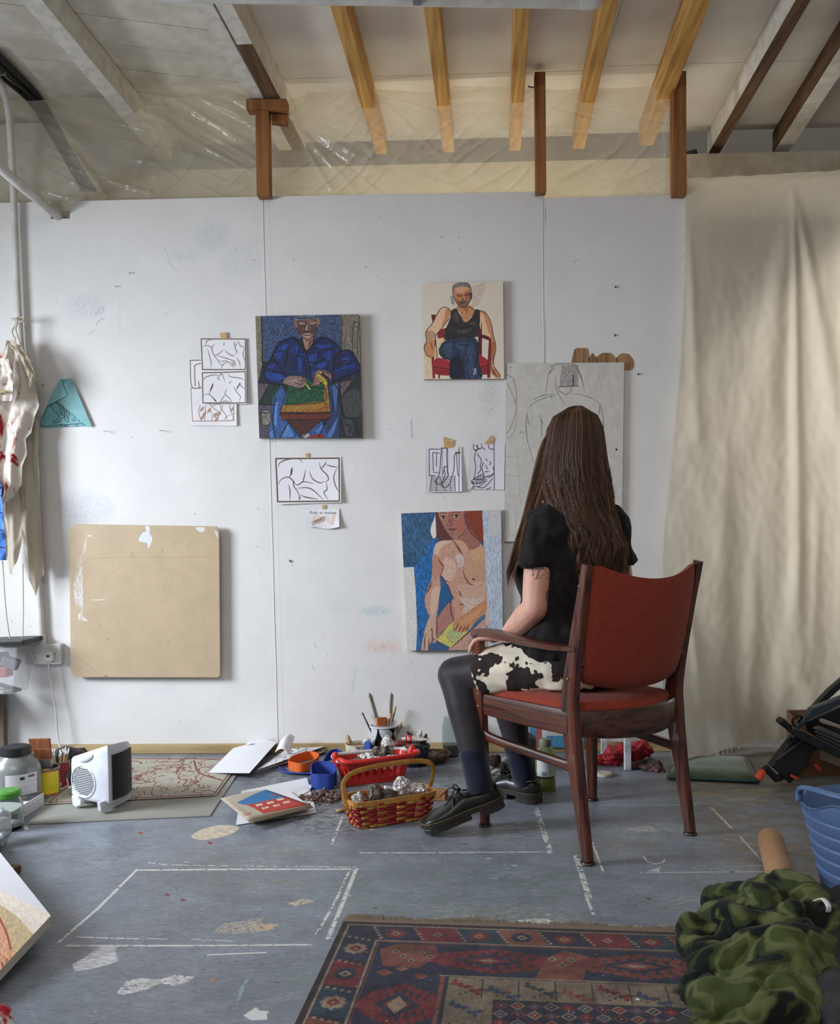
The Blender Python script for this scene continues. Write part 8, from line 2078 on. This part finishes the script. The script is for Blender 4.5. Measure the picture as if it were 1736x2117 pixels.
plate('jaw_beam',[(510,870),(560,835),(700,880),(1500,1310),(1500,1420),(1153,1225),(700,1010),(560,930)],-.05,.06,M_BLK)
plate('upper_arm',[(590,840),(640,780),(800,600),(1153,470),(1500,340),(1500,430),(1153,560),(760,740),(620,870)],-.02,.04,M_BLUK)
plate('back_arm',[(800,600),(1000,380),(1153,250),(1500,-40),(1500,70),(1153,360),(1010,490),(860,570)],.06,.03,M_BLK)
plate('inner_panel', [(720, 780), (1153, 590), (1500, 480), (1500, 1250), (1153, 1120), (760, 900)], .07, .02, M_BLK)
for k in range(4):plate('jaw_rail',[(830+20*k,860+46*k),(900+8*k,830+50*k),(1500,1085+60*k),(1500,1140+60*k)],-.02+.01*k,.03,M_GRYK)
plate('scale_bar',[(895,760),(930,735),(1153,820),(1500,960),(1500,1000),(1153,860),(920,790)],-.045,.02,mat('pale_scale',(150,142,130),.5))
plate('clamp_knob',[(388,785),(400,745),(448,716),(492,770),(560,815),(540,860),(505,872),(440,825)],-.06,.045,M_BLACKPL,.008);plate('catch',[(480,1020),(545,940),(575,990),(500,1032)],0,.02,M_BLK)
plate('side_rib', [(355, 1250), (620, 1040), (700, 1000), (640, 1060), (400, 1250)], -.012, .012, M_BLUK)
def kw(u, v, dy): return W(*CK([(u, v)])[0], Yk + dy)
mb=MB();mb.tube([kw(240,1330,-.07),kw(390,1480,-.06)],[(.010,.013)]*2,8);mb.capsule([kw(385,1465,-.06),kw(430,1455,.0)],.013,10);mb.build('crank_arm',M_BLACKPL,wbn,smooth=40)
mb = MB(); mb.tube([kw(250, 1335, -.07), kw(205, 1385, -.075)], .0105, 12); mb.build('crank_collar', M_BLACKPL, wbn, smooth=40)
mb=MB();mb.tube([kw(222,1372,-.074),kw(205,1395,-.076),kw(160,1460,-.08),kw(152,1470,-.08)],[.011,.013,.0165,.014],14);tag(mb.build('crank_handle',mat('orange_plastic',(222,84,46),.45),wbn,smooth=40),'orange conical crank handle')
mb=MB();mb.tube(spline([kw(600,830,-.08),kw(575,770,-.1),kw(620,710,-.1),(kw(690,715,-.09)),kw(650,780,-.06)],5),.0045,6);mb.build('strap_loop',M_BLACKPL,wbn,smooth=True)
M_ORC = mat('orange_clip', (214, 74, 40), .45)
mb = MB(); mb.capsule([kw(565, 1435, -.02), kw(630, 1470, -.02)], .006, 8); mb.build('orange_clip', M_ORC, wbn, smooth=True)
ctn=thing('carton','open brown cardboard carton behind the workbench and tub','carton',F(1690,1600));M_CARD=mat('brown_cardboard',(126,92,62),.8,rgb2=(112,80,54),nscale=8)
a, b = F(1632, 1618)[:2], np.array((2.62, -.44)); h_, dd = .22, np.array((.05, .24))
def wallp(p,q_,z0,z1,th,nm,m):mb=MB();mb.bar((*p,(z0+z1)/2),(*q_,(z0+z1)/2),th,z1-z0);mb.build(nm,m,ctn,bevel=.001)
wallp(a+(.05,.06),b+(.05,.06),.002,h_*.75,.005,'front_side',M_CARD);wallp(a+dd+(.05,.06),b+dd,.002,h_,.005,'back_side',M_CARD);wallp(a+(.05,.06),a+dd+(.05,.06),.002,h_,.005,'end_side',M_CARD)
mb=MB();f0,f1=kw(835,1100,.12),kw(1400,1330,.12);mb.bar(f0+(0,0,-.012),f1+(0,0,-.012),.004,.036);mb.build('pale_flap',mat('pale_flap',(164,148,124),.8),ctn)
mb=MB();p=kw(880,1340,.05);mb.capsule([p+(-.006,0,.008),p+(.008,0,-.006)],.007,8);tag(mb.build('orange_clip',M_ORC,smooth=True),'small orange plastic clip hanging on the carton','clip')
tb=np.array((1.940,-1.60,.001));t=thing('tub','blue flexible plastic tub with two handles at the right edge','tub',tb);M_TUB=mat('periwinkle_blue_plastic',(90,116,158),.45,rgb2=(85,111,152),nscale=5,bump=(60,.05))
HT = .225
mb = MB(); pr = [(.10, 0), (.152, 0), (.157, .008)]
for z in np.linspace(.03,HT-.02,6):r_=.155+.055*z/HT;pr+=[(r_,z-.006),(r_-.003,z-.001),(r_+.001,z+.004)]
pr += [(.210, HT - .004), (.214, HT), (.206, HT + .002), (.200, HT - .01), (.150, .012), (.02, .010)]
mb.lathe(pr,48,tb);mb.v=[(x,y,z+(.035*(math.cos(2*(math.atan2(y-tb[1],x-tb[0])-3.75))**5 if math.cos(2*(math.atan2(y-tb[1],x-tb[0])-3.75))>0 else 0)if z>HT-.011 else 0))for x,y,z in mb.v];mb.build('tub_wall',M_TUB,t,smooth=35)
for s in (0, math.pi):
    a0=3.75+s;hp=[tb+np.array((.212*math.cos(a0+k),.212*math.sin(a0+k),HT+dz))for k,dz in((-.85,.0),(-.82,.03),(-.55,.052),(0,.060),(.55,.052),(.82,.03),(.85,.0))]
    mb = MB(); mb.tube(spline(hp, 5), [(.007, .010)] * 31, 10); mb.build('handle', M_TUB, t, smooth=True)
a, b = P(1592, 1737, 'Z', .037), P(1632, 1880, 'Z', .037); d = (b - a) / np.linalg.norm(b - a)
mb = MB(); r0, u0, _ = frame_from(d); rings = []
for s_,r_ in((0,.0365),(.46,.0365),(.46,.0335),(0,.0335)):rings.append([a+d*s_+r0*r_*math.cos(k)+u0*r_*math.sin(k)for k in np.linspace(0,6.283,28,endpoint=False)])
mb.loft(rings+[rings[0]],cap=False);tag(mb.build('cardboard_tube',mat('kraft_tube',(172,134,98),.7,rgb2=(160,122,88),nscale=12),smooth=40),'brown cardboard tube on the floor, one end under the camouflage fleece','tube')

# ------------------------------------------------------------------ rug
r0_, r1_ = F(710, 1912), F(1410, 1936); rx = (r1_ - r0_); rx /= np.linalg.norm(rx); ry = np.array((rx[1], -rx[0], 0))
RWd, RLn, PX = 1.25, 1.55, 560
c=Canvas(int(RWd*PX),int(RLn*PX),(38,40,56));TAN,RUST,RDR,NAV,DGR=(146,126,104),(126,70,58),(112,38,42),(36,42,64),(50,56,56)
def R(p): return [(x * PX, y * PX) for x, y in p]
def rect(x0, y0, x1, y1, col, **k): c.poly(R([(x0, y0), (x1, y0), (x1, y1), (x0, y1)]), col, raw=True, soft=.5, **k)
def dia(x, y, a, b, col): c.poly(R([(x - a, y), (x, y - b), (x + a, y), (x, y + b)]), col, raw=True, soft=.5)
def star(x, y, r, c1, c2):
    for k in range(8): a = k * math.pi / 4; dia(x + r * .62 * math.cos(a), y + r * .62 * math.sin(a), r * .36, r * .36, c1)
    dia(x, y, r * .5, r * .5, c2); dia(x, y, r * .2, r * .2, c1)
def spiky(x, y, w, h, col, c2, fl=1):
    for k in range(-4, 5):
        hh = h * (1 - abs(k) * .13)
        dia(x + k * w * .11, y, w * .07, hh * .5, col)
        for j in (-1, 1): dia(x + k * w * .11 + w * .05, y + j * hh * .42, w * .06, h * .10, col)
    dia(x, y, w * .34, h * .26, c2); dia(x, y, w * .22, h * .16, col); dia(x, y, w * .1, h * .07, TAN)
    for j in (-1, 1): dia(x + j * w * .5, y, w * .09, h * .2, col)
for s0, s1, col in ((0, .014, (44, 38, 40)), (.014, .020, TAN), (.094, .100, TAN), (.103, .106, RUST)):
    rect(s0, s0, RWd, s1, col); rect(s0, s0, s1, RLn, col)
for k in range(12):
    x = .10 + k * .098; col = (NAV, RDR, (40, 60, 76), RUST)[k % 4]
    c.poly(R([(x-.02,.022),(x+.075,.022),(x+.098,.092),(x+.0,.092)]),col,raw=True,soft=.5);star(x+.038,.057,.028,(TAN,RDR,TAN,NAV)[k%4]if k%2 else RDR,TAN)
    for j in range(5): rect(x - .022 + j * .006, .026 + j * .013, x - .014 + j * .006, .034 + j * .013, TAN)
    y=.10+k*.12;c.poly(R([(.022,y-.02),(.092,y),(.092,y+.10),(.022,y+.09)]),col,raw=True,soft=.5);star(.057,y+.042,.030,(TAN,NAV)[k%2],(RDR,TAN)[k%2])
    for j in range(4): rect(.028 + j * .016, y - .022 + j * .005, .036 + j * .016, y - .013 + j * .005, TAN)
rect(.108, .108, RWd, .250, NAV); rect(.108, .108, .262, RLn, NAV)
for k in range(4):
    x = .36 + k * .32; spiky(x, .178, .24, .12, RDR if k % 2 == 0 else (118, 60, 54), NAV)
    c.poly(R([(x+.10,.25),(x+.13,.15),(x+.17,.115),(x+.22,.14),(x+.21,.2),(x+.2,.25)]),RUST,raw=True,soft=.5)
    for j in range(3):dia(x+.14+.02*j,.16+.026*(j%2),.012,.012,TAN);dia(x+.14+.02*j,.16+.026*(j%2),.006,.006,NAV)
c.poly(R([(.112, .14), (.15, .112), (.235, .112), (.25, .16), (.21, .225), (.13, .22)]), RUST, raw=True, soft=.5)
for j in range(5):dia(.15+.02*j,.15+.02*(j%3),.010,.010,TAN);dia(.15+.02*j,.15+.02*(j%3),.005,.005,NAV)
for k in range(5):
    y=.38+k*.27;spiky(.185,y,.14,.18,RDR,NAV);dia(.185,y,.02,.035,TAN);dia(.14,y-.13,.02,.016,RUST);dia(.22,y-.12,.018,.014,RUST);dia(.175,y-.15,.016,.012,(150,96,84))
rect(.258, .250, RWd, .256, TAN); rect(.262, .256, .272, RLn, RUST); rect(.272, .256, .277, RLn, NAV)
rect(.28, .258, RWd, .345, (128, 114, 96)); rect(.28, .258, .375, RLn, (128, 114, 96))
g_ = np.random.default_rng(12)
def leafm(x, y, s_, col):
    for k in range(5):dia(x+k*s_*.18,y+k*s_*.12*(1 if k%2 else .6),s_*.17,s_*.09,col);dia(x+k*s_*.16,y-s_*.14+k*s_*.16,s_*.08,s_*.12,col)
for k in range(13):
    x=.295+k*.075;leafm(x,.285+.02*(k%2),.075,(RDR,(52,66,92),DGR,RUST)[k%4]);rect(x+.055,.262,x+.058,.34,DGR)
    for j in range(3): rect(x + .01 + j * .012, .325 - j * .008, x + .016 + j * .012, .331 - j * .008, RDR if k % 2 else NAV)
    y = .37 + k * .085; leafm(.295, y, .075, ((52, 66, 92), RDR, DGR)[k % 3])
rect(.375, .345, RWd, .349, DGR); rect(.375, .345, .379, RLn, DGR)
rect(.382, .352, RWd, RLn, NAV)
for i in range(26):
    for j in range(34):x,y=.392+i*.033,.365+j*.033;dia(x,y,.0165,.0165,TAN if(i+j)%2 else(118,50,50));dia(x,y,.011,.011,(NAV,RDR,(60,76,104))[(i+2*j)%3]);dia(x,y,.004,.004,TAN)
for k in range(5):
    x=.74+(k%2)*.02;y=.50+k*.24;dia(x,y,.20,.12,DGR);dia(x,y,.15,.09,TAN);dia(x,y,.12,.072,RDR);dia(x,y,.06,.036,NAV)
c.a=c.a*.72+np.array((74,68,66),np.float32)*.28;c.grain(.16,1,1,1);c.grain(.14,30,24,2);c.grain(.10,1,3,4);c.spots(420,(.6,1.7),[(150,142,130),(186,180,170),(150,116,70)],(0,0,c.w,c.h),9)
M_RUG = mat_canvas('kilim_weave', c, .95, (520, .6, .0016), .08, sheen=.1)
rug = thing('rug', 'worn red and navy patterned rug with short fringe, in front of the chair', 'rug', r0_)
mb=MB();mb.prism([(0,0),(RWd,0),(RWd,RLn),(0,RLn)],r0_+UP*.005,rx,ry,.008);o=mb.build('carpet',M_RUG,rug);uv_planar(o,r0_+ry*RLn,rx*RWd,-ry*RLn)
mb=MB();mb.bar(r0_+rx*-.003+UP*.005-ry*.006,r0_+rx*RWd+UP*.005-ry*.009,.020,.007);mb.build('woven_end',mat('end_web',(120,104,92),.95,bump=(300,.6,.001)),rug)
mb = MB(); g_ = random.Random(2)
for k in range(620):
    s_=RWd*k/620;cl=math.sin(k*.21)*.006+g_.uniform(-.004,.004);ln=.032+.008*math.sin(k*.05)+g_.uniform(-.004,.006);b0=r0_+rx*s_-ry*.018
    mb.tube([b0 + UP * .005, b0 + rx * cl * .5 - ry * ln * .5 + UP * .007, b0 + rx * cl * 1.4 - ry * ln + UP * .003], .0010, 3)
tag(mb.build('fringe', mat('grey_brown_fringe', (158, 144, 128), .95), rug), kind='stuff')
mb=MB();p=F(1318,2066,.0105);mb.prism([(.006*(1 if k%2==0 else .42)*math.cos(k*math.pi/5+.3),.006*(1 if k%2==0 else .42)*math.sin(k*math.pi/5+.3))for k in range(10)],p,(1,0,0),(0,1,0),.0006);tag(mb.build('star_sequin',mat('silver_white',(226,232,240),.3)),'tiny silver-white star on the rug','sequin')

# ------------------------------------------------------------------ fleece and jacket heaped on the rug
def mat_camo():
    m,nt,b=_new('camouflage_fleece');tc=nt.nodes.new('ShaderNodeTexCoord');mp=nt.nodes.new('ShaderNodeMapping');mp.inputs['Scale'].default_value=(.75,1.3,1.3);mp.inputs['Rotation'].default_value=(.2,.3,.5);nt.links.new(tc.outputs['Object'],mp.inputs['Vector'])
    n=nt.nodes.new('ShaderNodeTexNoise');n.inputs['Scale'].default_value=10.5;n.inputs['Detail'].default_value=1.0;n.inputs['Distortion'].default_value=1.0;nt.links.new(mp.outputs['Vector'],n.inputs['Vector'])
    r=nt.nodes.new('ShaderNodeValToRGB');e=r.color_ramp.elements;e[0].position,e[0].color=.435,lin((27,33,30));e[1].position,e[1].color=.45,lin((52,60,38))
    for p,col in((.50,(56,64,38)),(.515,(82,87,56)),(.60,(98,104,66)),(.64,(70,80,44))):q=e.new(p);q.color=lin(col)
    nt.links.new(n.outputs['Fac'],r.inputs['Fac']);nt.links.new(r.outputs['Color'],b.inputs['Base Color']);b.inputs['Roughness'].default_value=.95;b.inputs['Sheen Weight'].default_value=.08;b.inputs['Specular IOR Level'].default_value=.08
    _bump(nt, b, tc.outputs['Object'], 260, .7, .002, 3); return m
FL=[([(1560,1850,.10),(1625,1832,.13),(1672,1862,.12),(1700,1920,.10)],.046),([(1465,1862,.08),(1530,1858,.10),(1580,1880,.12)],.044),([(1420,1925,.05),(1450,1895,.08),(1540,1912,.11),(1640,1905,.13),(1690,1890,.11)],.042),([(1415,1960,.03),(1430,1985,.03),(1520,1950,.06),(1600,1950,.09)],.038),
      ([(1450,1995,.05),(1540,1975,.08),(1630,1975,.10),(1690,1960,.09)],.048),([(1470,2010,.04),(1560,2030,.06),(1650,2020,.07)],.044),([(1500,2035,.04),(1580,2062,.05),(1660,2066,.05)],.034),([(1412,2052,.02),(1440,2072,.03),(1500,2070,.04),(1560,2082,.05)],.036),([(1450,2100,.02),(1540,2104,.04),(1640,2096,.04)],.038),([(1690,1900,.08),(1695,2000,.07),(1680,2085,.04)],.040),([(1620,1900,.05),(1600,2010,.03)],.07)]
heap('camouflage_fleece',[FZ([(u+max(0,1620-u)*.13,v,z)for u,v,z in p])for p,_ in FL],[r_ for _,r_ in FL],mat_camo(),'heap of green camouflage fleece on the rug corner over the cardboard tube','fleece',voxel=.0065,amp=.022,sc=12,flatz=.011)
JK=[([(1735,1900,.08),(1790,1890,.08)],.05),([(1730,1960,.07),(1800,1970,.07)],.055),([(1722,2020,.05),(1770,2000,.07),(1830,2020,.06)],.045),([(1728,2060,.05),(1780,2080,.06)],.05),([(1745,2110,.04),(1800,2120,.05)],.05),([(1700,1868,.09),(1730,1862,.10),(1780,1850,.10)],.03)]
heap('dark_jacket',[FZ(p)for p,_ in JK],[r_ for _,r_ in JK],mat('dark_grey_denim',(56,56,56),.9,rgb2=(46,46,47),nscale=30,bump=(300,.4,.001)),'dark grey jacket crumpled right of the camouflage fleece','jacket',amp=.012,sc=15,flatz=.011)
mb=MB();mb.tube(spline([P(1682,1862,'Z',.155),P(1700,1858,'Z',.165),P(1712,1872,'Z',.16),P(1712,1886,'Z',.145)],5),[(.006,.0015)]*16,6);tag(mb.build('care_label',mat('white_satin',(214,214,214),.5),smooth=True),'white care label sticking out of the fleece','label')
